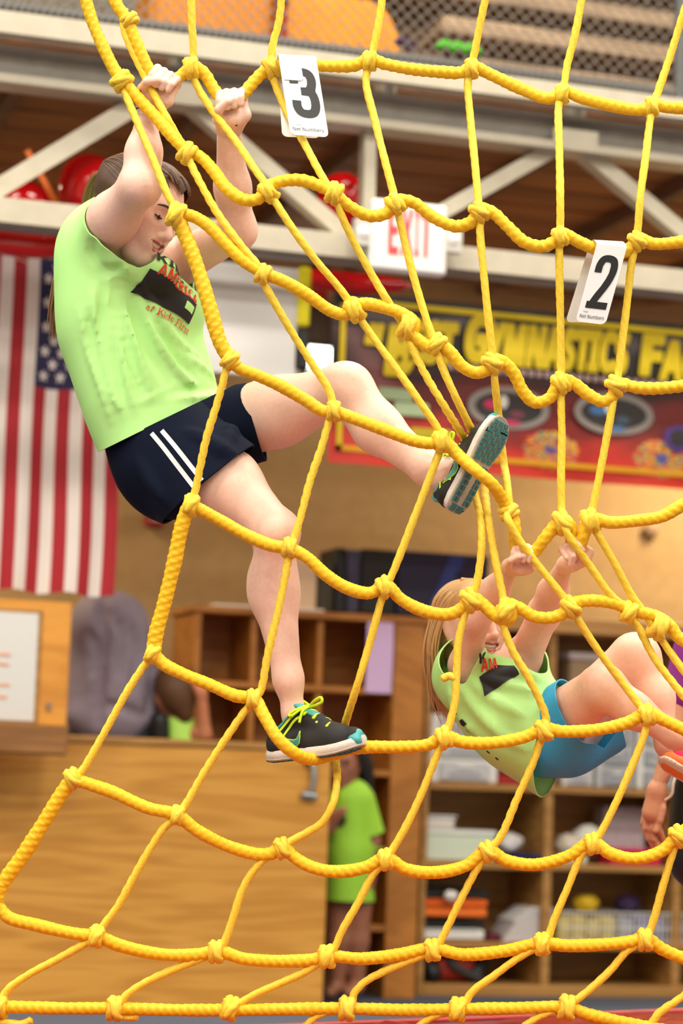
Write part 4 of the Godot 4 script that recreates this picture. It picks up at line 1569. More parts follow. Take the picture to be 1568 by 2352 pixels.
# keeps the part of a mesh where g(point) <= 0, cutting triangles along the border; the cut edge is folded inwards by hem
func clip(mb: MB, g: Callable, hem := 0.003) -> MB:
	var out := MB.new()
	var val := PackedFloat32Array()
	val.resize(mb.v.size())
	for i in mb.v.size(): val[i] = g.call(mb.v[i])
	var map := {}
	var cutmap := {}
	var keep := func(i: int) -> int:
		if not map.has(i):
			map[i] = out.v.size()
			out.v.append(mb.v[i])
			out.n.append(mb.n[i])
		return map[i]
	var between := func(i: int, j: int) -> int:
		var key := Vector2i(mini(i, j), maxi(i, j))
		if not cutmap.has(key):
			var t := val[i] / (val[i] - val[j])
			cutmap[key] = out.v.size()
			out.v.append(mb.v[i].lerp(mb.v[j], t))
			out.n.append(mb.n[i].lerp(mb.n[j], t).normalized())
		return cutmap[key]
	var rim := []
	for k in range(0, mb.idx.size(), 3):
		var t := [mb.idx[k], mb.idx[k + 1], mb.idx[k + 2]]
		var inside := 0
		for i in t:
			if val[i] <= 0: inside += 1
		if inside == 0: continue
		if inside == 3:
			out.idx.append_array([keep.call(t[0]), keep.call(t[1]), keep.call(t[2])])
			continue
		var poly := []
		var ce := []
		for q in 3:
			var i: int = t[q]
			var j: int = t[(q + 1) % 3]
			if val[i] <= 0: poly.append(keep.call(i))
			if (val[i] <= 0) != (val[j] <= 0):
				var m: int = between.call(i, j)
				poly.append(m)
				ce.append(m)
		for q in range(1, poly.size() - 1):
			out.idx.append_array([poly[0], poly[q], poly[q + 1]])
		if ce.size() == 2: rim.append(ce)
	if hem > 0.0:
		for e in rim:
			var a: int = e[0]
			var b: int = e[1]
			var pa := out.v[a]
			var pb := out.v[b]
			var qa := pa - out.n[a] * hem
			var qb := pb - out.n[b] * hem
			var f := (pb - pa).cross(qa - pa)
			if f.length_squared() < 1e-16: continue
			f = f.normalized()
			var s := out.v.size()
			out.v.append_array([pa, pb, qb, qa])
			out.n.append_array([f, f, f, f])
			out.idx.append_array([s, s + 2, s + 1, s, s + 3, s + 2])
	return out

# a ribbon that follows a surface: centre points, half width direction from the path, lifted by h
func ribbon_on(f: Field, from: PackedVector3Array, dir: Vector3, half: float, lift: float, across := 4) -> ArrayMesh:
	var pts := PackedVector3Array()
	var nn := from.size()
	for i in nn:
		var t := (from[mini(i + 1, nn - 1)] - from[maxi(i - 1, 0)]).normalized()
		var side := t.cross(dir).normalized()
		for j in across:
			var u := (float(j) / (across - 1) - 0.5) * 2.0
			var p := f.hit(from[i] + side * half * u - dir * 0.3, dir, 1.0)
			pts.append(p + f.normal(p) * lift)
	var mb := MB.new()
	mb.grid(pts, nn, across)
	var s := 0.0
	for i in mb.n.size(): s += mb.n[i].dot(-dir)
	if s < 0:
		for i in mb.n.size(): mb.n[i] = -mb.n[i]
	return mb.commit()

# flat artwork (triangles of 2D points) laid on a surface: origin o, axes u and v, pressed along dir
func press_on(f: Field, l: Array, o: Vector3, u: Vector3, v: Vector3, dir: Vector3, lift: float) -> ArrayMesh:
	var mb := MB.new()
	for p in l[0]:
		var q := f.hit(o + u * p.x + v * p.y - dir * 0.3, dir, 0.9)
		var n := f.normal(q)
		mb.v.append(q + n * lift)
		mb.n.append(n)
	var id: PackedInt32Array = l[1]
	for i in range(0, id.size(), 3):
		var a := id[i]
		var g := (mb.v[id[i + 2]] - mb.v[a]).cross(mb.v[id[i + 1]] - mb.v[a])
		if g.dot(mb.n[a]) >= 0: mb.idx.append_array([a, id[i + 1], id[i + 2]])
		else: mb.idx.append_array([a, id[i + 2], id[i + 1]])
	return mb.commit()

func grid2d(w: float, h: float, nx: int, ny: int) -> Array:
	var p := PackedVector2Array()
	var id := PackedInt32Array()
	for j in ny + 1:
		for i in nx + 1:
			p.append(Vector2((float(i) / nx - 0.5) * w, (float(j) / ny - 0.5) * h))
	for j in ny:
		for i in nx:
			var a := j * (nx + 1) + i
			id.append_array([a, a + 1, a + nx + 2, a, a + nx + 2, a + nx + 1])
	return [p, id]

# ---------------------------------------------------------------- the rope net
func net_off(x: float, y: float) -> float:
	return 0.13 * (1.0 - smoothstep(150.0, 480.0, y)) + 0.012 * sin(x * 0.011 + y * 0.007)

func np(a: Array) -> Vector3:      # net point: pixel x, y and an optional extra distance
	return at(a[0], a[1], D + net_off(a[0], a[1]) + (a[2] if a.size() > 2 else 0.0))

func path3(a: Array) -> PackedVector3Array:
	var p := PackedVector3Array()
	for q in a: p.append(np(q))
	# ropes that leave the frame go on beyond it
	var n := a.size()
	if a[0][1] < -25: p.insert(0, np(a[0]) + (np(a[0]) - np(a[1])).normalized() * 0.45)
	if a[n - 1][0] >= 1600: p.append(np(a[n - 1]) + (np(a[n - 1]) - np(a[n - 2])).normalized() * 0.3)
	return p

# braided or twisted rope
func rope(mb: MB, c: PackedVector3Array, r: float, thick: bool, phase: float, ends := true):
	var sides := 20 if thick else 12
	var cnt := c.size()
	var s := mb.v.size()
	var a := (c[1] - c[0]).normalized().cross(Vector3(0.31, 0.17, 0.88)).normalized()
	var len := phase
	var kp := TAU / (0.018 if thick else 0.026)
	for i in cnt:
		if i > 0: len += c[i].distance_to(c[i - 1])
		var t := (c[mini(i + 1, cnt - 1)] - c[maxi(i - 1, 0)]).normalized()
		a = (a - t * a.dot(t)).normalized()
		var b := t.cross(a)
		var ks := len * kp
		var wob := 1.0 + 0.03 * sin(len * 31.0) + 0.02 * sin(len * 77.0)
		for k in sides:
			var th := TAU * k / sides
			var h := 0.0
			if thick:
				var u := 3.0 * th + ks
				var w := 3.0 * th - ks
				h = 0.068 * (maxf(cos(u) + 0.5 * sin(w), cos(w) - 0.5 * sin(u)) - 0.35)
			else:
				h = 0.22 * (absf(cos(1.5 * th + ks * 0.5)) - 0.6) + 0.03 * sin(4.0 * th - ks * 2.0)
			mb.v.append(c[i] + (a * cos(th) + b * sin(th)) * (r * wob * (1.0 + h)))
	for i in cnt - 1:
		for k in sides:
			var k2 := (k + 1) % sides
			var q0 := s + i * sides + k
			var q1 := s + i * sides + k2
			mb.idx.append_array([q0, q1 + sides, q1, q0, q0 + sides, q1 + sides])
	if ends:
		for e in 2:
			var base := mb.v.size()
			var row := s + (0 if e == 0 else (cnt - 1) * sides)
			var t := (c[0] - c[1]).normalized() if e == 0 else (c[cnt - 1] - c[cnt - 2]).normalized()
			mb.v.append((c[0] if e == 0 else c[cnt - 1]) + t * r * 0.5)
			for k in sides:
				var k2 := (k + 1) % sides
				if e == 0: mb.idx.append_array([base, row + k, row + k2])
				else: mb.idx.append_array([base, row + k2, row + k])

func finish_rope(mb: MB) -> ArrayMesh:
	mb.smooth_normals()
	var s := 0.0
	var m := mb.v[0]
	return mb.commit()

func build_net():
	var rope_m := mat_mottled(Color(1.0, 0.80, 0.07), 0.62, 0.05, 0.86, 7.0, 0.0, 31)
	rope_m.subsurf_scatter_enabled = true
	rope_m.subsurf_scatter_strength = 0.05
	var rope_m2 := mat_mottled(Color(1.0, 0.86, 0.25), 0.65, 0.05, 0.88, 7.0, 0.0, 32)
	var knot_m := mat_mottled(Color(0.99, 0.84, 0.26), 0.7, 0.05, 0.85, 7.0, 0.0, 33)
	var net := thing("cargo_net", at(784, 2316, D))
	tag(net, "large knotted yellow rope climbing net across the whole view", "net")
	var thick_r := 14.2 * PX
	var thin_r := 8.8 * PX
	var H := [
		# top rung: from the top edge through both hands of the woman to the right
		[[250, -60], [266, 6], [290, 44], [314, 100], [336, 150], [354, 178], [372, 192], [396, 186], [420, 170], [440, 152], [466, 166], [492, 206], [514, 232], [534, 238], [556, 218], [584, 186], [606, 164], [624, 152], [660, 156], [700, 150], [760, 152], [815, 150], [850, 135], [880, 146], [940, 158], [1010, 165], [1060, 166], [1084, 152], [1120, 168], [1200, 205], [1262, 226], [1292, 210], [1340, 226], [1420, 246], [1472, 252], [1498, 240], [1530, 246], [1620, 250]],
		# edge rope from the top left, turning into the second rung
		[[186, -60], [200, 10], [216, 60], [240, 115], [264, 162], [282, 186], [320, 228], [364, 276], [400, 318], [430, 346], [462, 362], [490, 392], [520, 432], [560, 459], [594, 456], [614, 430], [640, 418], [690, 414], [740, 430], [768, 446], [806, 476], [850, 496], [890, 488], [908, 462], [946, 464], [1000, 502], [1050, 520], [1084, 508], [1100, 480], [1130, 488], [1165, 520], [1204, 556], [1246, 566], [1276, 552], [1288, 536], [1330, 556], [1380, 576], [1430, 580], [1450, 566], [1464, 548], [1500, 560], [1620, 548]],
		# third rung
		[[406, 492], [440, 496], [480, 520], [520, 562], [560, 600], [603, 626], [655, 648], [710, 680], [760, 714], [796, 722], [814, 704], [836, 698], [880, 706], [925, 722], [952, 742], [948, 768], [964, 784], [986, 796], [1002, 788], [1030, 806], [1062, 842], [1092, 856], [1120, 848], [1132, 826], [1152, 830], [1180, 858], [1200, 898], [1228, 924], [1262, 914], [1290, 872], [1316, 880], [1350, 906], [1386, 922], [1408, 908], [1416, 880], [1460, 890], [1510, 892], [1620, 880]],
		# fourth rung: in front of the raised shoe, then through the girl's hands
		[[528, 824], [546, 844], [590, 862], [640, 884], [700, 918], [742, 944], [766, 944], [800, 956], [880, 986], [950, 1012], [994, 1018], [1018, 1012], [1050, 1044, -0.01], [1094, 1082, -0.045], [1130, 1112, -0.045], [1156, 1152, -0.01], [1176, 1186], [1182, 1220], [1184, 1254, 0.01], [1198, 1276, 0.015], [1222, 1272, 0.01], [1250, 1238], [1276, 1206], [1290, 1192], [1308, 1206], [1312, 1238, 0.01], [1310, 1266, 0.015], [1326, 1262, 0.015], [1340, 1230], [1354, 1192], [1400, 1200], [1460, 1196], [1520, 1186], [1560, 1164], [1620, 1130]],
		# fifth rung
		[[436, 1160], [462, 1172], [510, 1198], [560, 1226], [620, 1252], [664, 1260], [704, 1280], [750, 1322], [800, 1352], [850, 1362], [886, 1344], [920, 1376], [970, 1402], [1030, 1411], [1062, 1396], [1082, 1370], [1108, 1388], [1140, 1416], [1164, 1424], [1178, 1404], [1170, 1388], [1196, 1398], [1226, 1416], [1270, 1418], [1300, 1404], [1312, 1388], [1344, 1380], [1400, 1384], [1460, 1404], [1510, 1418], [1540, 1440], [1556, 1462], [1620, 1500]],
		# sixth rung: carries the standing shoe
		[[352, 1500], [374, 1524], [420, 1548], [480, 1572], [540, 1598], [584, 1606], [604, 1640, -0.02], [638, 1696, -0.05], [676, 1730, -0.05], [716, 1744, 0.0], [756, 1736, 0.03], [800, 1722, 0.02], [850, 1716], [920, 1716], [984, 1710], [1022, 1690], [1060, 1704], [1130, 1706], [1200, 1694], [1250, 1674], [1290, 1680], [1370, 1676], [1440, 1660], [1488, 1638], [1520, 1652], [1620, 1700]],
		[[168, 1788], [196, 1798], [260, 1820], [340, 1856], [406, 1872], [450, 1906], [520, 1942], [590, 1962], [624, 1960], [650, 1944], [672, 1966], [712, 1990], [770, 2002], [840, 1992], [888, 1970], [930, 1996], [1000, 2004], [1070, 1988], [1122, 1952], [1160, 1976], [1230, 1986], [1310, 1964], [1360, 1934], [1400, 1960], [1460, 1972], [1520, 1954], [1562, 1914], [1620, 1880]],
		[[-8, 2074], [18, 2106], [80, 2124], [180, 2146], [224, 2150], [270, 2170], [370, 2192], [460, 2192], [498, 2184], [560, 2202], [650, 2208], [720, 2204], [752, 2196], [830, 2202], [920, 2192], [992, 2178], [1060, 2192], [1160, 2184], [1244, 2166], [1300, 2172], [1400, 2168], [1450, 2162], [1482, 2154], [1520, 2180], [1620, 2220]],
		[[-60, 2310], [0, 2312], [140, 2316], [266, 2316], [400, 2320], [526, 2320], [660, 2318], [796, 2316], [920, 2320], [1050, 2318], [1180, 2316], [1300, 2314], [1350, 2330], [1450, 2352], [1620, 2384]],
	]
	for k in H.size():
		var mb := MB.new()
		rope(mb, curve_through(path3(H[k]), 0.0032), thick_r, true, k * 0.37)
		put_world(net, "rung_rope", finish_rope(mb), rope_m)
	# edge rope pieces between rungs
	var E := [
		[[404, 480], [408, 500], [428, 548], [452, 610], [480, 700], [506, 788], [526, 822], [540, 842]],
		[[444, 1150], [434, 1162], [418, 1206], [400, 1292], [376, 1390], [358, 1456], [352, 1500]],
		[[182, 1780], [168, 1790], [142, 1822], [100, 1890], [50, 1968], [4, 2034], [-10, 2076]],
	]
	for k in E.size():
		var mb := MB.new()
		rope(mb, curve_through(path3(E[k]), 0.0032), thick_r * 1.18, true, k * 0.53)
		put_world(net, "edge_rope", finish_rope(mb), rope_m)
	# thin uprights
	var V := [
		[[282, 190], [288, 214], [312, 274], [350, 362], [384, 446], [404, 484]],
		[[524, 826], [516, 862], [498, 928], [474, 1006], [460, 1070], [446, 1136], [438, 1156]],
		[[350, 1504], [330, 1530], [290, 1592], [240, 1682], [190, 1768], [174, 1784]],
		[[286, 20], [284, 60], [296, 100], [318, 146], [346, 202], [384, 272], [410, 318, 0.03], [430, 352], [438, 376], [462, 424], [502, 494], [552, 562], [592, 610], [604, 632], [608, 652], [640, 712], [682, 782], [722, 844], [754, 894], [766, 940], [756, 966], [738, 1028], [712, 1104], [692, 1180], [674, 1240], [664, 1262], [658, 1304], [638, 1404], [614, 1506], [598, 1588], [584, 1608], [562, 1634], [520, 1694], [470, 1772], [424, 1852], [406, 1876], [378, 1900], [344, 1950], [302, 2024], [270, 2082], [232, 2132], [218, 2152], [190, 2170], [130, 2204], [60, 2242], [14, 2278], [0, 2312]],
		[[438, -40], [441, 60], [444, 140], [440, 160], [452, 196], [492, 260], [540, 322], [582, 384], [610, 424], [618, 440], [642, 480], [682, 540], [730, 604], [778, 660], [804, 696], [816, 714], [832, 740], [872, 796], [922, 864], [970, 932], [1006, 986], [1016, 1014], [1002, 1056], [980, 1114], [950, 1192], [920, 1270], [896, 1328], [884, 1348], [874, 1384], [850, 1472], [820, 1574], [796, 1650, 0.05], [782, 1700, 0.11], [772, 1738, 0.09], [774, 1790, 0.03], [764, 1846], [738, 1890], [698, 1916], [668, 1932], [646, 1950], [606, 1974], [576, 2008], [554, 2050], [534, 2112], [510, 2172], [492, 2188], [460, 2202], [400, 2226], [324, 2262], [288, 2288], [276, 2306], [262, 2318]],
		[[650, -40], [640, 50], [626, 104], [624, 150], [628, 180], [652, 244, 0.01], [696, 324], [732, 392], [756, 432], [772, 456], [784, 494], [816, 562], [860, 642], [892, 694], [914, 728, 0.03], [930, 752], [938, 778], [972, 852], [1018, 930], [1054, 988, 0.04], [1076, 1030, 0.10], [1086, 1090, 0.12], [1092, 1140, 0.08], [1102, 1184, 0.02], [1106, 1250], [1096, 1332], [1084, 1372], [1066, 1414], [1052, 1476], [1048, 1552], [1044, 1612], [1030, 1668], [1018, 1696], [1002, 1736], [968, 1822], [930, 1902], [898, 1956], [884, 1978], [854, 2012], [822, 2074], [786, 2136], [764, 2184], [748, 2200], [700, 2232], [640, 2260], [578, 2288], [540, 2312]],
		[[882, -40], [870, 50], [856, 116], [848, 146], [840, 184], [860, 274], [884, 370], [904, 446], [910, 472], [918, 506], [936, 584], [960, 672], [986, 754], [1000, 790], [1012, 834], [1046, 912], [1074, 970, 0.03], [1096, 1020, 0.10], [1108, 1080, 0.13], [1114, 1136, 0.08], [1120, 1184, 0.02], [1136, 1280], [1154, 1366], [1160, 1400], [1156, 1434], [1176, 1492], [1216, 1562], [1244, 1620], [1254, 1652], [1248, 1680], [1238, 1710], [1222, 1756], [1188, 1832], [1150, 1920], [1118, 1960], [1096, 1994], [1060, 2062], [1026, 2132], [1006, 2170], [988, 2186], [940, 2206], [880, 2232], [834, 2258], [812, 2284], [808, 2306], [796, 2320]],
		[[1122, -40], [1100, 66], [1086, 136], [1078, 164], [1074, 192], [1080, 274], [1090, 372], [1098, 460], [1102, 490], [1102, 530], [1110, 622], [1120, 722], [1130, 808], [1132, 834], [1136, 876], [1144, 950, 0.03], [1150, 1010, 0.10], [1158, 1070, 0.09], [1166, 1124, 0.02], [1170, 1172, 0.01], [1164, 1188, -0.03], [1190, 1238, -0.02], [1232, 1294], [1298, 1376], [1312, 1396], [1324, 1418], [1372, 1492], [1430, 1570], [1474, 1628], [1486, 1646], [1480, 1684], [1450, 1762], [1410, 1852], [1374, 1920], [1356, 1940], [1334, 1966], [1302, 2042], [1272, 2112], [1256, 2156], [1238, 2172], [1190, 2200], [1130, 2244], [1084, 2278], [1066, 2306], [1050, 2320]],
		[[1342, -40], [1320, 80], [1302, 150], [1294, 198], [1286, 222], [1282, 250], [1284, 344], [1286, 444], [1286, 524], [1284, 548], [1284, 604], [1286, 704], [1288, 794], [1288, 862], [1288, 884], [1288, 926], [1290, 1002], [1288, 1102], [1290, 1178], [1294, 1204, -0.02], [1306, 1232, -0.02], [1350, 1294], [1400, 1364], [1434, 1396], [1446, 1412], [1464, 1438], [1500, 1508], [1540, 1562], [1620, 1660]],
		[[1590, -30], [1566, 40], [1540, 124], [1510, 212], [1498, 246], [1490, 294], [1482, 362], [1470, 452], [1464, 528], [1460, 556], [1450, 604], [1440, 692], [1426, 802], [1418, 866], [1414, 888], [1404, 944], [1384, 1052], [1366, 1142], [1358, 1184], [1358, 1200], [1372, 1226], [1412, 1296], [1450, 1368], [1476, 1404], [1506, 1446], [1522, 1474], [1620, 1610]],
		[[1566, 1900], [1554, 1930], [1538, 1980], [1520, 2042], [1500, 2114], [1486, 2150], [1470, 2166], [1440, 2184], [1400, 2230], [1350, 2276], [1314, 2304], [1300, 2318]],
		[[1600, 2262], [1560, 2294], [1510, 2330], [1480, 2380]],
		[[300, 2328], [314, 2334], [290, 2336], [262, 2326]],
		[[770, 2322], [740, 2328], [716, 2342], [690, 2372]],
		[[1030, 2324], [1000, 2332], [970, 2350], [950, 2374]],
		[[1270, 2322], [1240, 2334], [1206, 2356], [1190, 2374]],
		[[-20, 2344], [20, 2350], [52, 2352], [72, 2342]],
		[[1016, 1560], [1030, 1552], [1046, 1558]],
	]
	for k in V.size():
		var mb := MB.new()
		rope(mb, curve_through(path3(V[k]), 0.004), thin_r, false, k * 0.29)
		put_world(net, "upright_rope" if k < 12 else "rope_tail", finish_rope(mb), rope_m2)
	# knots: pixel, tilt of the rung there in degrees (screen, anticlockwise), size
	var K := [[298, 46, -62, 0.9], [440, 156, 10, 1.1], [624, 156, 25, 1.1], [848, 140, 0, 1.0], [1082, 158, 0, 1.0], [1290, 216, 0, 1.0], [1496, 246, 0, 1.0],
		[280, 186, -50, 1.15], [430, 352, -40, 1.1], [616, 440, 40, 1.1], [768, 444, -25, 1.1], [908, 468, 45, 1.1], [1100, 488, 40, 1.1], [1286, 544, 30, 1.0], [1462, 554, 35, 1.0],
		[405, 494, -20, 1.25], [604, 630, -25, 1.0], [814, 712, 30, 1.2], [934, 752, -20, 1.2], [1002, 790, -35, 1.1], [1130, 834, 45, 1.1], [1288, 880, 40, 1.1], [1414, 886, 50, 1.1],
		[528, 826, -35, 1.0], [766, 944, -5, 1.0], [1014, 1014, 15, 1.15], [1290, 1200, 20, 1.2], [1354, 1196, 20, 1.2], [1168, 1176, -70, 1.0],
		[438, 1160, -15, 1.1], [664, 1258, -10, 1.0], [884, 1348, 30, 1.1], [1080, 1378, 30, 1.2], [1160, 1402, -20, 1.25], [1310, 1394, 35, 1.1], [1444, 1406, -20, 1.1], [1512, 1440, -25, 1.3],
		[350, 1500, -20, 1.0], [582, 1606, -5, 1.0], [1020, 1694, 25, 1.1], [1248, 1678, 15, 1.1], [1486, 1642, 20, 1.1],
		[168, 1788, 25, 1.05], [408, 1872, -5, 1.0], [648, 1948, 15, 1.05], [886, 1974, 15, 1.05], [1120, 1956, 25, 1.05], [1360, 1938, 15, 1.05], [1558, 1920, 35, 1.1],
		[222, 2150, -10, 1.1], [496, 2186, 0, 1.1], [750, 2197, 5, 1.15], [992, 2182, 5, 1.1], [1244, 2168, 5, 1.1], [1480, 2158, 0, 1.1],
		[0, 2312, 0, 1.1], [264, 2316, -5, 1.2], [528, 2316, -15, 1.2], [796, 2316, -5, 1.2], [1050, 2318, -5, 1.2], [1300, 2314, -10, 1.25]]
	var variants := []
	for q in 4: variants.append(knot_mesh(thick_r, thin_r, q))
	var mats := [knot_m, rope_m2]
	for i in K.size():
		var k: Array = K[i]
		var c := np([k[0], k[1]])
		var o := put(net, "knot", variants[i % 4], mats[i % 2], c - net.position)
		var ang := deg_to_rad(k[2])
		o.transform = Transform3D(lens_axes * Basis(Vector3(0, 0, 1), ang) * Basis.from_scale(Vector3.ONE * (k[3] * 0.92)), c - net.position)
	number_card("3", [[640, 134], [727, 140], [667, 309]], [[636, 138], [722, 142], [648, 318]], D + 0.095, true, D + 0.03)
	number_card("2", [[1370, 560], [1439, 568], [1321, 738]], [[1352, 566], [1430, 566], [1302, 727]], D - 0.03, false, D - 0.03)

# the thin rope hitched twice round the rung (rung along x, z towards the viewer)
func knot_mesh(R: float, r: float, v: int) -> ArrayMesh:
	var mb := MB.new()
	var q := R + r * 0.55
	var pts := PackedVector3Array()
	var sg := 1.0 if v % 2 == 0 else -1.0
	var n := 30
	for i in n + 1:
		var u := float(i) / n
		var th := lerpf(-0.6, 0.25 + (v / 2) * 0.1, u) * TAU + 0.4
		pts.append(Vector3((-1.15 + 0.55 * u) * r * 1.05, sin(th) * q, cos(th) * q))
	rope(mb, curve_through(pts, 0.003), r * 0.95, false, v * 0.01)
	pts = PackedVector3Array()
	for i in n + 1:
		var u := float(i) / n
		var th := lerpf(-0.7, 0.35, u) * TAU + 2.6
		pts.append(Vector3((0.55 + 0.55 * u) * r * 1.1, sin(th) * q, cos(th) * q))
	rope(mb, curve_through(pts, 0.003), r * 0.95, false, v * 0.02)
	pts = PackedVector3Array([Vector3(-1.3 * r, q * 0.95, q * 0.3), Vector3(-0.5 * r, q * 0.6 * sg, q * 1.05), Vector3(0.4 * r, -q * 0.35 * sg, q * 1.25), Vector3(1.3 * r, -q * 0.9 * sg, q * 0.5)])
	rope(mb, curve_through(pts, 0.003), r * 0.9, false, v * 0.03)
	mb.smooth_normals()
	return mb.commit()

func number_card(num: String, f: Array, b: Array, d: float, taped: bool, low: float):
	var white := mat_plain(Color(0.90, 0.90, 0.90), 0.35)
	var ink := mat_plain(Color(0.05, 0.055, 0.06), 0.5)
	var o := at(f[0][0], f[0][1], d)
	var u := at(f[1][0], f[1][1], d) - o
	var v := at(f[2][0], f[2][1], low) - o
	var w := u.length()
	var h := v.length()
	var z := u.cross(-v).normalized()
	if z.dot(eye - o) < 0: z = -z
	var t := thing("number_card", o + u / 2 + v)
	var l := "three" if num == "3" else "two"
	tag(t, "white folded plastic card with black number %s hung over the rope" % l, "card")
	var xf := Transform3D(Basis(u.normalized(), -v.normalized(), z), o)
	var poly := PackedVector2Array([Vector2(0, 0), Vector2(w, 0)])
	var rc := 0.012
	for k in 6: poly.append(Vector2(w - rc + cos(-k * PI / 10) * rc, -h + rc + sin(-k * PI / 10) * rc))
	for k in 6: poly.append(Vector2(rc + cos(-PI / 2 - k * PI / 10) * rc, -h + rc + sin(-PI / 2 - k * PI / 10) * rc))
	put_world(t, "front_panel", plate(poly, 0.0015, xf).commit(), white)
	var back := 0.07
	var ob := at(b[0][0], b[0][1], d + back)
	var ub := (at(b[1][0], b[1][1], d + back) - ob).normalized()
	var vb := (at(b[2][0], b[2][1], low + back) - ob).normalized()
	var xb := Transform3D(Basis(ub, -vb, z), ob)
	put_world(t, "back_panel", plate(poly, 0.0015, xb).commit(), white)
	# the fold over the rope
	var fold := MB.new()
	var pts := PackedVector3Array()
	for i in 7:
		var k := i / 6.0
		var lift := lens_axes.y * (sin(PI * k) * 0.012)
		pts.append(o.lerp(ob, k) + lift)
		pts.append((o + u).lerp(ob + ub * w, k) + lift)
	fold.grid(pts, 7, 2)
	for i in fold.n.size():
		if fold.n[i].dot(lens_axes.y) < 0: fold.n[i] = -fold.n[i]
	put_world(t, "fold", fold.commit(), white)
	var cx := w * (0.54 if num == "3" else 0.53)
	var nw := w * (0.70 if num == "3" else 0.72)
	var nh := h * 0.66 if num == "3" else h * 0.72
	var cy := -h * (0.44 if num == "3" else 0.47)
	put_world(t, "number", letter_mesh(digit(num, nw, nh), Transform3D(xf.basis, xf * Vector3(cx, cy, 0.0012))), ink)
	put_world(t, "lettering", letter_mesh(letters("Cargo", false, false, w * 0.18, h * 0.024), Transform3D(xf.basis, xf * Vector3(w * 0.24, -h * 0.865, 0.0012))), ink)
	put_world(t, "lettering", letter_mesh(letters("Net Numbers", false, false, w * 0.80, h * 0.05), Transform3D(xf.basis, xf * Vector3(w * 0.49, -h * 0.92, 0.0012))), ink)
	if taped:
		var tp := PackedVector2Array([Vector2(0.0, 0.004), Vector2(w * 0.56, 0.002), Vector2(w * 0.57, -h * 0.26), Vector2(w * 0.5, -h * 0.285), Vector2(w * 0.05, -h * 0.285)])
		put_world(t, "tape", plate(tp, 0.001, Transform3D(xf.basis, xf * Vector3(0, 0, 0.002))).commit(), mat_plain(Color(0.82, 0.82, 0.83), 0.35))

# heavy condensed digit drawn with a broad stroke
func digit(num: String, w: float, h: float) -> Array:
	var strokes := []
	if num == "3":
		strokes = [[[0.16, 0.68], [0.16, 0.80], [0.28, 0.90], [0.5, 0.92], [0.73, 0.89], [0.82, 0.80], [0.82, 0.68], [0.73, 0.57], [0.55, 0.53], [0.38, 0.53]], [[0.38, 0.53], [0.55, 0.53], [0.76, 0.50], [0.84, 0.40], [0.84, 0.22], [0.73, 0.11], [0.5, 0.08], [0.27, 0.11], [0.16, 0.21], [0.16, 0.34]]]
	else:
		strokes = [[[0.16, 0.66], [0.17, 0.80], [0.29, 0.90], [0.5, 0.92], [0.74, 0.89], [0.84, 0.78], [0.82, 0.64], [0.66, 0.44], [0.42, 0.25], [0.22, 0.06]], [[0.02, 0.085], [0.98, 0.085]]]
	var out := PackedVector2Array()
	var id := PackedInt32Array()
	var sw := w * (0.165 if num == "3" else 0.16)
	var polys := []
	for st in strokes:
		var c := PackedVector3Array()
		for q in st: c.append(Vector3((q[0] - 0.5) * w, (q[1] - 0.5) * h, 0))
		if c.size() > 2: c = curve_through(c, w * 0.06)
		var line := PackedVector2Array()
		for q in c: line.append(Vector2(q.x, q.y))
		for poly in Geometry2D.offset_polyline(line, sw, Geometry2D.JOIN_ROUND, Geometry2D.END_BUTT): polys.append(poly)
	if polys.size() == 2:
		var joined := Geometry2D.merge_polygons(polys[0], polys[1])
		if joined.size() == 1: polys = joined
	for poly in polys:
		var tri := Geometry2D.triangulate_polygon(poly)
		var b := out.size()
		out.append_array(poly)
		for k in tri: id.append(b + k)
	return [out, id]

# ---------------------------------------------------------------- people
func P(x: float, y: float, off: float) -> Vector3:
	return at(x, y, D + off)

func R(px: float) -> float:
	return px * PX

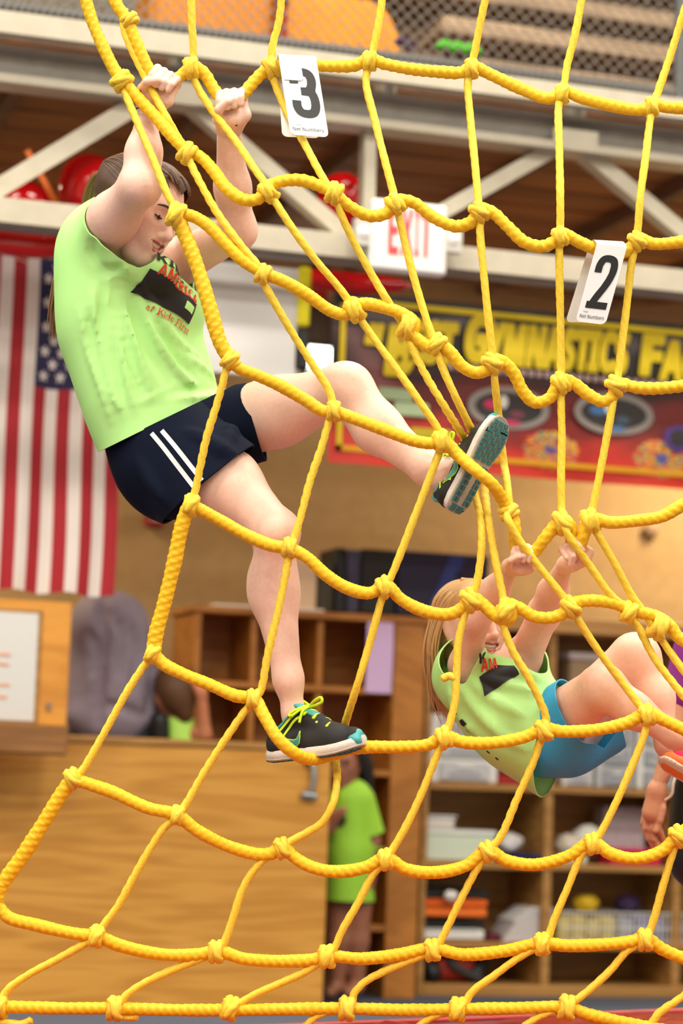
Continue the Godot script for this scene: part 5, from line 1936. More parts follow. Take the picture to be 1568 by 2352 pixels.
# a head about a centre: f forward, u up; s = 1 for a head 0.22 m high
func head_field(c: Vector3, fwd: Vector3, up_: Vector3, s: float, smile := true) -> Array:
	var f := fwd.normalized()
	var u := (up_ - f * up_.dot(f)).normalized()
	var r := f.cross(u).normalized()              # the head's own right... sides are mirrored anyway
	var B := Basis(r, u, f)
	var q := func(x, y, z): return c + B * (Vector3(x, y, z) * s)
	var h := Field.new()
	h.add(q.call(0, 0.034, 0.016), q.call(0, 0.028, -0.034), 0.073 * s, 0.076 * s, 0.03 * s)
	h.add(q.call(0, -0.015, 0.03), q.call(0, -0.07, 0.046), 0.060 * s, 0.034 * s, 0.04 * s)
	for k in [-1, 1]:
		h.add(q.call(k * 0.035, -0.016, 0.056), q.call(k * 0.030, -0.034, 0.059), 0.026 * s, 0.024 * s, 0.025 * s)
		h.add(q.call(k * 0.048, -0.035, 0.0), q.call(k * 0.022, -0.084, 0.05), 0.021 * s, 0.017 * s, 0.03 * s)
		h.add(q.call(k * 0.014, 0.026, 0.082), q.call(k * 0.042, 0.024, 0.066), 0.010 * s, 0.010 * s, 0.02 * s)
		h.ball(q.call(k * 0.0098, -0.034, 0.0935), 0.0072 * s, 0.006 * s)
	h.ball(q.call(0, -0.091, 0.070), 0.016 * s, 0.024 * s)
	h.add(q.call(0, -0.085, 0.05), q.call(0, -0.09, 0.066), 0.025 * s, 0.017 * s, 0.025 * s)
	h.add(q.call(0, 0.016, 0.084), q.call(0, -0.026, 0.104), 0.0068 * s, 0.0092 * s, 0.011 * s)
	h.ball(q.call(0, -0.029, 0.1055), 0.0098 * s, 0.006 * s)
	h.add(q.call(-0.02, -0.056, 0.078), q.call(0.02, -0.056, 0.078), 0.012 * s, 0.012 * s, 0.02 * s)
	for k in [-1, 1]:
		h.cut(q.call(k * 0.031, 0.004, 0.094), q.call(k * 0.035, 0.003, 0.092), 0.0135 * s, 0.0125 * s, 0.012 * s)
		h.ball(q.call(k * 0.032, 0.003, 0.0695), 0.0155 * s, 0.004 * s)
	# lips and the open smile
	for k in [-1, 1]:
		h.add(q.call(k * 0.025, -0.047, 0.076), q.call(0, -0.0485, 0.0915), 0.004 * s, 0.0055 * s, 0.006 * s)
		h.add(q.call(k * 0.022, -0.055, 0.076), q.call(0, -0.0705, 0.088), 0.004 * s, 0.006 * s, 0.008 * s)
		if smile: h.cut(q.call(k * 0.0235, -0.0500, 0.084), q.call(0, -0.0592, 0.0945), 0.0042 * s, 0.0088 * s, 0.003 * s)
	# ears
	for k in [-1, 1]:
		h.add(q.call(k * 0.076, 0.012, -0.012), q.call(k * 0.072, -0.024, -0.004), 0.017 * s, 0.010 * s, 0.006 * s, B * Vector3(1, 0, 0.25), 2.6)
		h.cut(q.call(k * 0.088, 0.006, -0.008), q.call(k * 0.086, -0.012, -0.004), 0.008 * s, 0.006 * s, 0.004 * s)
	return [h, B, q]

# small face pieces: eyes, lids, brows, teeth, lips
func face_parts(who: Node3D, hf: Array, s: float, hair_c: Color, closed := false):
	var q: Callable = hf[2]
	var B: Basis = hf[1]
	var h: Field = hf[0]
	var dark := mat_plain(hair_c.darkened(0.25), 0.7)
	for k in [-1, 1]:
		var mb := MB.new()
		var pts := PackedVector3Array()
		for i in 9:
			var t := i / 8.0
			var p: Vector3 = q.call(k * lerpf(0.014, 0.050, t), 0.0215 + 0.006 * sin(PI * (t * 0.9 + 0.05)), 0.12)
			pts.append(h.hit(p, -B.z, 0.15) + B.z * 0.0008 * s)
		var rad := PackedFloat32Array()
		for i in 9: rad.append(s * 0.0028 * (0.35 + sin(PI * (i / 8.0) * 0.9 + 0.2)) * 0.75)
		mb.tube(pts, rad, 6)
		put_world(who, "eyebrow", mb.commit(), dark)
		# eyeball in its socket, with iris
		mb = MB.new()
		var ce: Vector3 = q.call(k * 0.032, 0.002, 0.0735)
		var prof := []
		for i in 9: prof.append(Vector2(sin(PI * i / 8.0), -cos(PI * i / 8.0)) * (0.0125 if not closed else 0.0108) * s)
		mb.lathe(prof, Vector3.ZERO, 14)
		var eyeb := put_world(who, "eye", mb.commit(), mat_plain(Color(0.86, 0.84, 0.82), 0.2))
		eyeb.position += ce
		mb = MB.new()
		var cen: Vector3 = ce + B.z * 0.0118 * s - B.y * 0.002 * s
		mb.lathe([Vector2(0.0, 0.0012), Vector2(0.0035, 0.001), Vector2(0.0052, 0.0)], Vector3.ZERO, 14)
		var iris := put_world(eyeb, "iris", mb.commit(), mat_plain(Color(0.10, 0.08, 0.06), 0.15))
		iris.transform = Transform3D(Basis(B.x, B.z, -B.y) * s, cen - ce)
		# upper lid with lashes
		mb = MB.new()
		pts = PackedVector3Array()
		for i in 9:
			var t := i / 8.0 * 2.0 - 1.0
			pts.append(ce + (B * Vector3(t * 0.0128, (0.0035 if not closed else -0.003) * (1.0 - t * t) + (0.002 if not closed else 0.0), sqrt(maxf(0.0, 0.0135 * 0.0135 - t * t * 0.00009)))) * s)
		mb.tube(pts, 0.0016 * s, 6)
		put_world(who, "eyelash", mb.commit(), mat_plain(Color(0.12, 0.08, 0.07), 0.7))
	# teeth row and lips
	var tb := MB.new()
	var tp := PackedVector3Array()
	var tr := PackedFloat32Array()
	for i in 15:
		var t := i / 14.0 * 2.0 - 1.0
		tp.append(q.call(t * 0.0205, -0.0555 + 0.0045 * t * t, 0.0862 - 0.0085 * t * t))
		tr.append((0.0052 - 0.0022 * t * t) * s)
	tb.tube(tp, tr, 8)
	put_world(who, "teeth", tb.commit(), mat_plain(Color(0.93, 0.90, 0.84), 0.3))
	for lip in 2:
		var mb := MB.new()
		var pts := PackedVector3Array()
		var rad := PackedFloat32Array()
		for i in 15:
			var t := i / 14.0 * 2.0 - 1.0
			var y := -0.0478 - 0.0007 * cos(t * 5.0) + 0.0005 * t * t if lip == 0 else -0.0702 + 0.0225 * t * t
			var z := 0.0940 - 0.0150 * t * t if lip == 0 else 0.0910 - 0.0120 * t * t
			pts.append(q.call(t * 0.0255, y, z))
			rad.append(s * (0.0034 if lip == 0 else 0.0044) * (1.02 - 0.7 * t * t))
		mb.tube(pts, rad, 8)
		put_world(who, "lip", mb.commit(), mat_plain(Color(0.78, 0.38, 0.37), 0.45))

# a hand closed over a rope. rope_c: where the rope passes through the fist, t: rope direction (from index to little finger),
# back: from the rope towards the back of the hand, over: the way the fingers go over the rope. wrist: where the arm arrives
func fist(h: Field, rope_c: Vector3, t: Vector3, back: Vector3, over: Vector3, wrist: Vector3, wrist_r: float, rope_r: float, s := 1.0):
	t = t.normalized()
	var b := (back - t * back.dot(t)).normalized()
	var o := (over - t * over.dot(t) - b * over.dot(b)).normalized()
	var fr := [0.0088, 0.0092, 0.0088, 0.0076]
	var q := rope_r + 0.008 * s
	var lens_ := [0.95, 1.0, 0.97, 0.86]
	for i in 4:
		var along := t * ((i - 1.45) * 0.0178 * s)
		var r: float = fr[i] * s
		var L: float = lens_[i]
		var ang := [215.0, 118.0, 48.0, -25.0, -62.0]
		var rad := [q * 1.5, q * 1.12, q * 1.05, q * 1.0, q * 1.0]
		var pts := []
		for k in 5:
			var a := deg_to_rad(ang[k] + (1.0 - L) * 60.0 * (1 if k > 1 else 0))
			# angle 0 = away from the back of the hand, 90 = over the rope
			pts.append(rope_c + along * (1.0 - 0.03 * k) + (-b * cos(a) + o * sin(a)) * rad[k])
		for k in 4:
			h.add(pts[k], pts[k + 1], r * (1.12 - 0.05 * k), r * (1.07 - 0.05 * k), 0.0025 * s)
		h.ball(pts[1], r * 1.16, 0.004 * s)
		h.ball(pts[2], r * 1.08, 0.003 * s)
		# metacarpal into the wrist
		var w := wrist + t * ((i - 1.5) * wrist_r * 0.34)
		h.add(pts[0], w, r * 1.5, wrist_r * 0.72, 0.012 * s)
	# thumb: leaves the side of the palm near the wrist and closes under the fingers
	var side := rope_c - t * 0.034 * s
	var base := wrist.lerp(side + b * q * 1.0 - o * q, 0.35)
	var th := [base, side + b * q * 0.9 - o * q * 1.25, side + t * 0.008 * s - b * q * 0.55 - o * q * 1.15, side + t * 0.03 * s - b * q * 1.15 - o * q * 0.75]
	h.add(th[0], th[1], 0.0150 * s, 0.0120 * s, 0.012 * s)
	h.add(th[1], th[2], 0.0112 * s, 0.0098 * s, 0.004 * s)
	h.add(th[2], th[3], 0.0098 * s, 0.0084 * s, 0.003 * s)
	# heel of the palm
	h.add(wrist, rope_c + b * q * 1.4 - o * q * 1.0, wrist_r * 0.95, 0.021 * s, 0.02 * s, b, 1.25)

# an athletic shoe. axes: x to the toe, y up, z to the side that carries the logo. Returns the shoe node.
func make_shoe(who: Node3D, xf: Transform3D, L: float, flip: float):
	var shoe := Node3D.new()
	shoe.name = "shoe"
	who.add_child(shoe, true)
	var black := mat_mottled(Color(0.13, 0.13, 0.13), 0.75, 0.12, 0.7, 9.0, 0.3, 51)
	var teal := mat_plain(Color(0.26, 0.62, 0.62), 0.55)
	var tread := mat_mottled(Color(0.24, 0.52, 0.52), 0.6, 0.08, 0.75, 8.0, 0.0, 54)
	var lime := mat_plain(Color(0.78, 0.93, 0.12), 0.6)
	var white := mat_mottled(Color(0.92, 0.88, 0.84), 0.6, 0.06, 0.8, 8.0, 0.0, 52)
	var g := func(x, y, z): return xf * (Vector3(x, y, z * flip) * L)
	# outline of the sole: x, half width towards +z, half width towards -z
	var st := [[-0.50, 0.03, 0.03], [-0.485, 0.075, 0.075], [-0.44, 0.11, 0.11], [-0.36, 0.128, 0.125], [-0.22, 0.128, 0.118], [-0.08, 0.135, 0.108], [0.06, 0.152, 0.118], [0.20, 0.168, 0.145], [0.31, 0.160, 0.152], [0.40, 0.132, 0.138], [0.46, 0.092, 0.105], [0.495, 0.045, 0.055], [0.503, 0.01, 0.012]]
	var toe_up := func(x): return 0.055 * pow(maxf(0.0, (x - 0.18) / 0.32), 2.0) + 0.02 * pow(maxf(0.0, (-0.38 - x) / 0.12), 2.0)
	# midsole and outsole as stacked rings
	var layer := func(y0: float, y1: float, grow0: float, grow1: float) -> MB:
		var mb := MB.new()
		var ring := PackedVector3Array()
		var rows := 5
		for i in rows:
			var k := i / (rows - 1.0)
			var gr: float = lerpf(grow0, grow1, k) + 0.012 * sin(PI * k)
			for e in st: ring.append(g.call(e[0] * (1.0 + gr * 0.5), lerpf(y0, y1, k) + toe_up.call(e[0]), e[1] + gr))
			for j in range(st.size() - 1, -1, -1): ring.append(g.call(st[j][0] * (1.0 + gr * 0.5), lerpf(y0, y1, k) + toe_up.call(st[j][0]), -st[j][2] - gr))
			ring.append(g.call(st[0][0] * (1.0 + gr * 0.5), lerpf(y0, y1, k) + toe_up.call(st[0][0]), st[0][1] + gr))
		mb.grid(ring, rows, st.size() * 2 + 1)
		var c: Vector3 = g.call(0, (y0 + y1) / 2, 0)
		for cap in 2:
			var s := mb.v.size()
			var yy := y0 if cap == 0 else y1
			var gr := grow0 if cap == 0 else grow1
			var nn: Vector3 = (xf.basis.y * (-1.0 if cap == 0 else 1.0)).normalized()
			for e in st:
				mb.v.append(g.call(e[0] * (1.0 + gr * 0.5), yy + toe_up.call(e[0]), e[1] + gr))
				mb.v.append(g.call(e[0] * (1.0 + gr * 0.5), yy + toe_up.call(e[0]), -e[2] - gr))
				mb.n.append_array([nn, nn])
				mb.uv.append_array([Vector2.ZERO, Vector2.ZERO])
			for j in st.size() - 1:
				var q := s + j * 2
				mb.idx.append_array([q, q + 1, q + 3, q, q + 3, q + 2])
		mb.uv.clear()
		orient(mb, c)
		return mb
	put_world(shoe, "midsole", (layer.call(0.03, 0.105, 0.004, -0.006) as MB).commit(), white)
	put_world(shoe, "outsole", (layer.call(0.012, 0.034, -0.002, 0.003) as MB).commit(), mat_mottled(Color(0.80, 0.76, 0.68), 0.7, 0.1, 0.75, 8.0, 0.0, 53))
	# upper
	var f := Field.new()
	var z := xf.basis.z.normalized()
	var y := xf.basis.y.normalized()
	f.add(g.call(-0.37, 0.16, 0), g.call(-0.375, 0.30, 0), 0.122 * L, 0.092 * L, 0.05 * L)
	f.add(g.call(-0.36, 0.17, 0), g.call(-0.05, 0.17, 0), 0.125 * L, 0.13 * L, 0.06 * L)
	f.add(g.call(-0.33, 0.29, 0), g.call(-0.16, 0.35, 0), 0.102 * L, 0.096 * L, 0.05 * L)
	f.add(g.call(-0.18, 0.38, 0), g.call(0.05, 0.30, 0), 0.088 * L, 0.084 * L, 0.05 * L)
	f.add(g.call(0.05, 0.29, 0), g.call(0.22, 0.20, 0), 0.086 * L, 0.084 * L, 0.06 * L)
	f.add(g.call(0.0, 0.14, 0.005), g.call(0.24, 0.135, 0.005), 0.135 * L, 0.142 * L, 0.06 * L)
	f.add(g.call(0.24, 0.145, 0.0), g.call(0.40, 0.165, -0.005), 0.130 * L, 0.088 * L, 0.06 * L, y, 1.15)
	var up := f.mesh(0.0042)
	# open at the top for the ankle, flat at the sole
	var inv := xf.affine_inverse()
	var collar := func(x: float) -> float:
		if x < -0.38: return lerpf(0.26, 0.345, clampf((-0.38 - x) / 0.06, 0.0, 1.0))
		return lerpf(0.26, 0.45, clampf((x + 0.38) / 0.24, 0.0, 1.0)) if x < -0.12 else 0.45 + (x + 0.12) * 4.0
	up = clip(up, func(p: Vector3): return 0.07 - (inv * p).y / L, 0.0)
	up = clip(up, func(p: Vector3):
		var q := inv * p / L
		return q.y - (collar.call(q.x) as float), 0.004)
	put_world(shoe, "upper", up.commit(), black)
	# collar lining, both sides joined round the heel
	var mb := MB.new()
	var col := PackedVector3Array()
	var xs := [-0.13, -0.17, -0.22, -0.27, -0.32, -0.36, -0.39, -0.42]
	for sgn in [1.0, -1.0]:
		var half := PackedVector3Array()
		for x in xs:
			var p := f.hit(g.call(x, (collar.call(x) as float) - 0.012, 0.5 * sgn), -z * (sgn * flip), 0.5 * L)
			half.append(p - (z * sgn * flip) * 0.006 * L)
		if sgn < 0: half.reverse()
		if sgn < 0: col.append(g.call(-0.462, 0.335, 0))
		col.append_array(half)
	mb.tube(curve_through(col, 0.004), 0.013 * L, 8)
	put_world(shoe, "collar_lining", mb.commit(), teal)
	# heel tab and tongue
	mb = MB.new()
	mb.tube(curve_through(PackedVector3Array([g.call(-0.462, 0.26, 0), g.call(-0.472, 0.32, 0), g.call(-0.46, 0.375, 0)]), 0.004), 0.024 * L, 8)
	put_world(shoe, "heel_tab", mb.commit(), teal)
	var tg := Field.new()
	tg.add(g.call(-0.15, 0.49, 0), g.call(0.03, 0.385, 0), 0.066 * L, 0.068 * L, 0.03 * L, xf.basis * Vector3(0.5, 1.0, 0), 2.6)
	tg.add(g.call(0.03, 0.385, 0), g.call(0.19, 0.275, 0), 0.064 * L, 0.05 * L, 0.03 * L, xf.basis * Vector3(0.5, 1.0, 0), 3.0)
	put_world(shoe, "tongue", tg.mesh(0.004).commit(), teal)
	# teal toe bumper
	var tb := Field.new()
	tb.add(g.call(0.44, 0.125, 0.03), g.call(0.455, 0.175, 0.0), 0.072 * L, 0.040 * L, 0.03 * L)
	tb.add(g.call(0.435, 0.125, -0.05), g.call(0.445, 0.17, 0.0), 0.066 * L, 0.045 * L, 0.03 * L)
	put_world(shoe, "toe_bumper", tb.mesh(0.004).commit(), teal)
	# logo on the outer side: a curved tick
	var side_dir := -z * flip
	var tick := PackedVector2Array()
	var lower := [[-0.30, 0.205], [-0.24, 0.165], [-0.17, 0.135], [-0.11, 0.132], [-0.075, 0.155], [-0.065, 0.20], [-0.075, 0.245]]
	var upper := [[-0.082, 0.215], [-0.10, 0.185], [-0.14, 0.178], [-0.20, 0.19]]
	for q in lower: tick.append(Vector2(q[0], q[1]))
	for q in upper: tick.append(Vector2(q[0], q[1]))
	for lay in 2:
		var poly := tick
		if lay == 0:
			var grown := Geometry2D.offset_polygon(tick, 0.009)
			if grown.size() > 0: poly = grown[0]
		var art := fine_poly(poly, 16)
		put_world(shoe, "logo_edge" if lay == 0 else "logo", press_on(f, art, g.call(0, 0, 0.0), xf.basis.x * L, xf.basis.y * L, side_dir, 0.001 + lay * 0.0008), lime if lay == 0 else teal)
	# lime eyestay stripes
	for s in [[[-0.36, 0.20], [-0.30, 0.27], [-0.19, 0.36], [-0.13, 0.40]], [[-0.27, 0.20], [-0.21, 0.28], [-0.10, 0.37], [-0.06, 0.38]], [[-0.235, 0.14], [-0.245, 0.17], [-0.25, 0.19]]]:
		var line := PackedVector3Array()
		for q in s: line.append(g.call(q[0], q[1], 0.0))
		put_world(shoe, "stripe", ribbon_on(f, curve_through(line, 0.006), side_dir, 0.011 * L, 0.0012, 3), lime)
	# laces across the tongue and a bow
	for k in 5:
		var x := 0.20 - k * 0.066
		var yy := 0.278 + k * 0.043
		mb = MB.new()
		var pts := PackedVector3Array()
		for i in 7:
			var u := i / 6.0 * 2.0 - 1.0
			pts.append(g.call(x - 0.028 * absf(u) + (0.02 * u if k % 2 == 0 else -0.02 * u), yy + 0.028 * (1.0 - u * u) - 0.012, u * 0.085))
		mb.tube(curve_through(pts, 0.004), 0.016 * L, 8)
		put_world(shoe, "lace", mb.commit(), lime)
	for s in [[[-0.020, 0.465, 0.0], [0.070, 0.505, 0.05], [0.150, 0.525, 0.06], [0.155, 0.490, 0.06], [0.080, 0.465, 0.05], [-0.020, 0.460, 0.0]], [[-0.020, 0.465, 0.0], [-0.110, 0.445, 0.09], [-0.170, 0.405, 0.12], [-0.140, 0.395, 0.13], [-0.070, 0.440, 0.08], [-0.020, 0.460, 0.0]], [[-0.020, 0.465, 0.0], [-0.080, 0.485, -0.06], [-0.150, 0.515, -0.10], [-0.130, 0.475, -0.11], [-0.020, 0.460, 0.0]], [[-0.020, 0.460, 0.01], [-0.040, 0.425, 0.09], [-0.06, 0.33, 0.13]]]:
		mb = MB.new()
		var pts := PackedVector3Array()
		for q in s: pts.append(g.call(q[0], q[1], q[2]))
		mb.tube(curve_through(pts, 0.004), 0.013 * L, 8)
		put_world(shoe, "lace", mb.commit(), lime)
	# tread: pads on the outsole
	var pad := func(x0: float, x1: float, z0: float, z1: float):
		var p := [g.call(x0, toe_up.call(x0), z0), g.call(x1, toe_up.call(x1), z0), g.call(x1, toe_up.call(x1), z1), g.call(x0, toe_up.call(x0), z1)]
		var dn := -y * 0.0
		var mm := MB.new()
		var mid := Vector3.ZERO
		for q in p: mid += q / 4.0
		var lowp := []
		var highp := []
		for q in p:
			lowp.append(mid + (q - mid) * 0.86 + dn)
			highp.append(mid + (q - mid) * 0.94 + y * 0.016 * L)
		mm.face(lowp, mid + y)
		for i in 4: mm.face([lowp[i], lowp[(i + 1) % 4], highp[(i + 1) % 4], highp[i]], mid + y * 0.01)
		put_world(shoe, "tread_pad", mm.commit(), tread)
	var hw := func(x: float) -> Vector2:
		for i in st.size() - 1:
			if x >= st[i][0] and x <= st[i + 1][0]:
				var k: float = (x - st[i][0]) / (st[i + 1][0] - st[i][0])
				return Vector2(lerpf(st[i][1], st[i + 1][1], k), lerpf(st[i][2], st[i + 1][2], k))
		return Vector2(0.02, 0.02)
	# forefoot: rows of pads, heel: two columns
	var x := 0.045
	var row := 0
	while x < 0.455:
		var a: Vector2 = hw.call(x + 0.018)
		var cuts := [-a.y + 0.008, -a.y * 0.36, a.x * 0.26, a.x - 0.008] if row % 2 == 0 else [-a.y + 0.008, -a.y * 0.55, -a.y * 0.05, a.x * 0.5, a.x - 0.008]
		for i in cuts.size() - 1: pad.call(x, x + 0.040, cuts[i] + 0.006, cuts[i + 1] - 0.006)
		x += 0.047
		row += 1
	x = -0.40
	while x < 0.0:
		var a: Vector2 = hw.call(x + 0.02)
		var gap := 0.035
		pad.call(x, x + 0.052, gap, lerpf(gap, a.x, 0.5) - 0.004)
		pad.call(x, x + 0.052, lerpf(gap, a.x, 0.5) + 0.004, a.x - 0.008)
		pad.call(x, x + 0.052, -lerpf(gap, a.y, 0.5) + 0.004, -gap)
		pad.call(x, x + 0.052, -a.y + 0.008, -lerpf(gap, a.y, 0.5) - 0.004)
		x += 0.060
	for s in [[-0.492, -0.415, -0.085, -0.006], [-0.492, -0.415, 0.006, 0.085]]: pad.call(s[0], s[1], s[2], s[3])
	return shoe

func orient(mb: MB, c: Vector3):
	for i in mb.n.size():
		if mb.n[i].dot(mb.v[i] - c) < 0: mb.n[i] = -mb.n[i]
	for i in range(0, mb.idx.size(), 3):
		var g := (mb.v[mb.idx[i + 2]] - mb.v[mb.idx[i]]).cross(mb.v[mb.idx[i + 1]] - mb.v[mb.idx[i]])
		if g.dot(mb.n[mb.idx[i]] + mb.n[mb.idx[i + 1]] + mb.n[mb.idx[i + 2]]) < 0:
			var k := mb.idx[i]
			mb.idx[i] = mb.idx[i + 1]
			mb.idx[i + 1] = k

# strands of hair between a root curve and a tip, as one soft lock
func lock(mb: MB, pts: PackedVector3Array, r0: float, r1: float, strands: int, spread: float, rg: RandomNumberGenerator):
	var c := curve_through(pts, 0.012)
	for k in strands:
		var off0 := Vector3(rg.randf_range(-1, 1), rg.randf_range(-1, 1), rg.randf_range(-1, 1)) * spread
		var off1 := off0 * 0.7 + Vector3(rg.randf_range(-1, 1), rg.randf_range(-1, 1), rg.randf_range(-1, 1)) * spread
		var cut := rg.randf_range(0.78, 1.0)
		var n := maxi(4, int(c.size() * cut))
		var p := PackedVector3Array()
		var rad := PackedFloat32Array()
		for i in n:
			var u := float(i) / (c.size() - 1)
			p.append(c[i] + off0.lerp(off1, u) * (0.25 + 0.75 * sin(minf(u * 2.2, PI / 2))))
			var e := float(i) / (n - 1)
			rad.append(lerpf(r0, r1, e) * (1.0 if e < 0.8 else (1.0 - e) / 0.2 + 0.12))
		mb.tube(p, rad, 5)

func skin_mat(c: Color, sd: int) -> StandardMaterial3D:
	var m := mat_mottled(c, 0.5, 0.03, 0.93, 5.0, 0.0, sd)
	m.subsurf_scatter_enabled = true
	m.subsurf_scatter_strength = 0.12
	return m

func build_woman():
	var who := thing("person", P(735, 1745, 0.05))
	tag(who, "woman in lime green shirt and navy shorts climbing the rope net", "person")
	var skin := skin_mat(Color(0.96, 0.80, 0.73), 61)
	var S1 := P(232, 548, 0.29)
	var S2 := P(415, 600, 0.50)
	var E1 := P(322, 425, 0.115)
	var E2 := P(545, 530, 0.30)
	var W1 := P(338, 262, 0.165)
	var W2 := P(525, 292, 0.175)
	var wdir := (S2 - S1).normalized()                                   # across the shoulders
	var face_dir := wdir.cross(lens_axes.y).normalized()               # where the chest looks
	if face_dir.dot(lens_axes.x) < 0: face_dir = -face_dir
	# ---- one continuous skin
	var f := Field.new()
	# trunk, under the clothes
	f.add(P(300, 640, 0.38), P(330, 830, 0.38), 0.125, 0.11, 0.05, face_dir, 1.6)
	f.add(P(330, 830, 0.38), P(385, 1000, 0.36), 0.11, 0.125, 0.05, face_dir, 1.5)
	f.add(S1, S2, 0.05, 0.05, 0.04)
	# neck
	f.add(P(295, 585, 0.38), P(312, 510, 0.34), 0.056, 0.054, 0.03)
	# near arm
	f.add(S1, P(262, 500, 0.22), R(62), R(58), 0.03)
	f.add(P(262, 500, 0.22), E1, R(58), R(44), 0.03)
	f.ball(P(326, 432, 0.10), R(38), 0.02)
	f.add(E1, P(330, 350, 0.135), R(45), R(39), 0.03)
	f.add(P(330, 350, 0.135), W1, R(39), R(25), 0.03)
	# far arm
	f.add(S2, E2, R(56), R(44), 0.03)
	f.add(E2, P(534, 430, 0.245), R(42), R(40), 0.03)
	f.add(P(534, 430, 0.245), W2, R(40), R(28), 0.03)
	# near leg
	f.add(P(415, 1045, 0.30), P(520, 1112, 0.20), R(84), R(78), 0.05)
	f.add(P(520, 1112, 0.20), P(632, 1218, 0.12), R(78), R(50), 0.04)
	f.ball(P(640, 1218, 0.105), R(44), 0.03)
	f.add(P(632, 1228, 0.115), P(630, 1370, 0.14), R(47), R(54), 0.03)
	f.ball(P(622, 1330, 0.15), R(50), 0.04)
	f.add(P(630, 1370, 0.14), P(662, 1560, 0.10), R(53), R(31), 0.03)
	f.add(P(662, 1560, 0.105), P(674, 1640, 0.10), R(31), R(25), 0.03)
	f.add(P(674, 1640, 0.10), P(676, 1672, 0.10), R(25), R(19), 0.02)
	f.add(P(677, 1672, 0.10), P(745, 1706, 0.045), R(18), R(15), 0.02)
	# far leg
	f.add(P(440, 1000, 0.43), P(640, 945, 0.34), R(98), R(80), 0.05)
	f.add(P(640, 945, 0.34), P(782, 895, 0.26), R(80), R(60), 0.04)
	f.ball(P(796, 890, 0.24), R(56), 0.03)
	f.add(P(800, 898, 0.24), P(868, 985, 0.19), R(58), R(56), 0.03)
	f.add(P(868, 985, 0.19), P(985, 1078, 0.10), R(55), R(37), 0.03)
	f.add(P(985, 1078, 0.10), P(1035, 1096, 0.07), R(36), R(40), 0.03)
	f.add(P(1035, 1096, 0.07), P(1072, 1060, 0.055), R(36), R(26), 0.03)
	var body := f.mesh(0.0085)
	# hands and head on finer grids, joined into the same skin
	var hands := Field.new()
	var up := lens_axes.y
	var away := -lens_axes.z
	hands.add(P(335, 300, 0.152), W1, R(25), R(23), 0.02)
	fist(hands, np([373, 190]), lens_axes * Vector3(0.80, -0.45, 0.1), away * 0.85 - up * 0.5, up, P(346, 240, 0.168), R(27), R(14.2), 1.02)
	append_mb(body, hands.mesh(0.0032))
	hands = Field.new()
	hands.add(P(528, 330, 0.195), W2, R(27), R(25.5), 0.02)
	fist(hands, np([531, 236]), lens_axes * Vector3(0.98, 0.1, 0.1), away * 0.85 - up * 0.5, up, P(526, 288, 0.172), R(27), R(14.2), 1.02)
	append_mb(body, hands.mesh(0.0032))
	var hc := P(316, 482, 0.30)
	var fwd := lens_axes * Vector3(0.77, -0.37, 0.51)
	var hup := lens_axes * Vector3(0.43, 0.90, 0.0)
	var hf := head_field(hc, fwd, hup, 1.08)
	(hf[0] as Field).add(P(312, 510, 0.34), P(300, 565, 0.375), 0.049, 0.050, 0.03)
	append_mb(body, (hf[0] as Field).mesh(0.0032))
	put_world(who, "body", body.commit(), skin)
	face_parts(who, hf, 1.08, Color(0.33, 0.23, 0.15), true)
	# ---- hair: swept back into a high ponytail
	var hq: Callable = hf[2]
	var hair := mat_plain(Color(0.34, 0.23, 0.15), 0.6)
	hair.albedo_texture = noise_tex(0.02, 3, 0.65, 1.0, 63, 256, 1.0)
	hair.uv1_triplanar = true
	hair.uv1_scale = Vector3(6, 6, 6)
	var cap := Field.new()
	cap.add(hq.call(0, 0.043, 0.020), hq.call(0, 0.036, -0.040), 0.0725 * 1.08, 0.078 * 1.08, 0.03)
	cap.add(hq.call(0, 0.02, -0.03), hq.call(0, -0.03, -0.035), 0.072 * 1.08, 0.052 * 1.08, 0.03)
	for k in [-1, 1]: cap.add(hq.call(k * 0.028, 0.070, 0.055), hq.call(k * 0.068, 0.025, 0.005), 0.022, 0.02, 0.03)
	var knot_p := P(250, 388, 0.33)
	cap.add(hq.call(0, 0.055, -0.06), knot_p, 0.055, 0.014, 0.03)
	var capm := cap.mesh(0.005)
	var HB: Basis = hf[1]
	capm = clip(capm, func(p: Vector3):
		var q := HB.inverse() * (p - hc) / 1.08
		return q.z - 0.09 + maxf(0.0, 0.064 - q.y) * 1.6 + absf(q.x) * 0.45, 0.0)
	var hairn := put_world(who, "hair", capm.commit(), hair)
	var rg := RandomNumberGenerator.new()
	rg.seed = 4
	# combed strands over the cap, all drawn to the knot
	var comb := MB.new()
	for k in 170:
		var a := rg.randf_range(-1.35, 1.35)
		var b := rg.randf_range(0.15, 1.0)
		var start: Vector3 = hq.call(sin(a) * 0.072 * b, 0.075 + 0.035 * cos(a * 1.2) - 0.05 * absf(a) * b, 0.075 - 0.055 * absf(a) * b)
		var p := PackedVector3Array()
		for i in 12:
			var u := i / 11.0
			var q := start.lerp(knot_p, u)
			var out: Vector3 = (q - (hq.call(0, 0.02, -0.02) as Vector3)).normalized()
			var e := cap.hit(q + out * 0.12, -out, 0.2)
			p.append(e + out * 0.001)
		comb.tube(p, 0.0009, 4)
	var cs := put_world(hairn, "combed_strands", comb.commit(), mat_plain(Color(0.36, 0.25, 0.16), 0.6))
	cs.set_meta("kind", "stuff")
	var tail := MB.new()
	lock(tail, PackedVector3Array([knot_p, P(222, 404, 0.36), P(205, 440, 0.39), P(196, 500, 0.43), P(170, 580, 0.47), P(140, 660, 0.48), P(130, 730, 0.47), P(126, 790, 0.46)]), 0.0026, 0.0016, 150, 0.016, rg)
	var tl := put_world(hairn, "ponytail", tail.commit(), mat_plain(Color(0.50, 0.35, 0.20), 0.42))
	tl.set_meta("kind", "stuff")
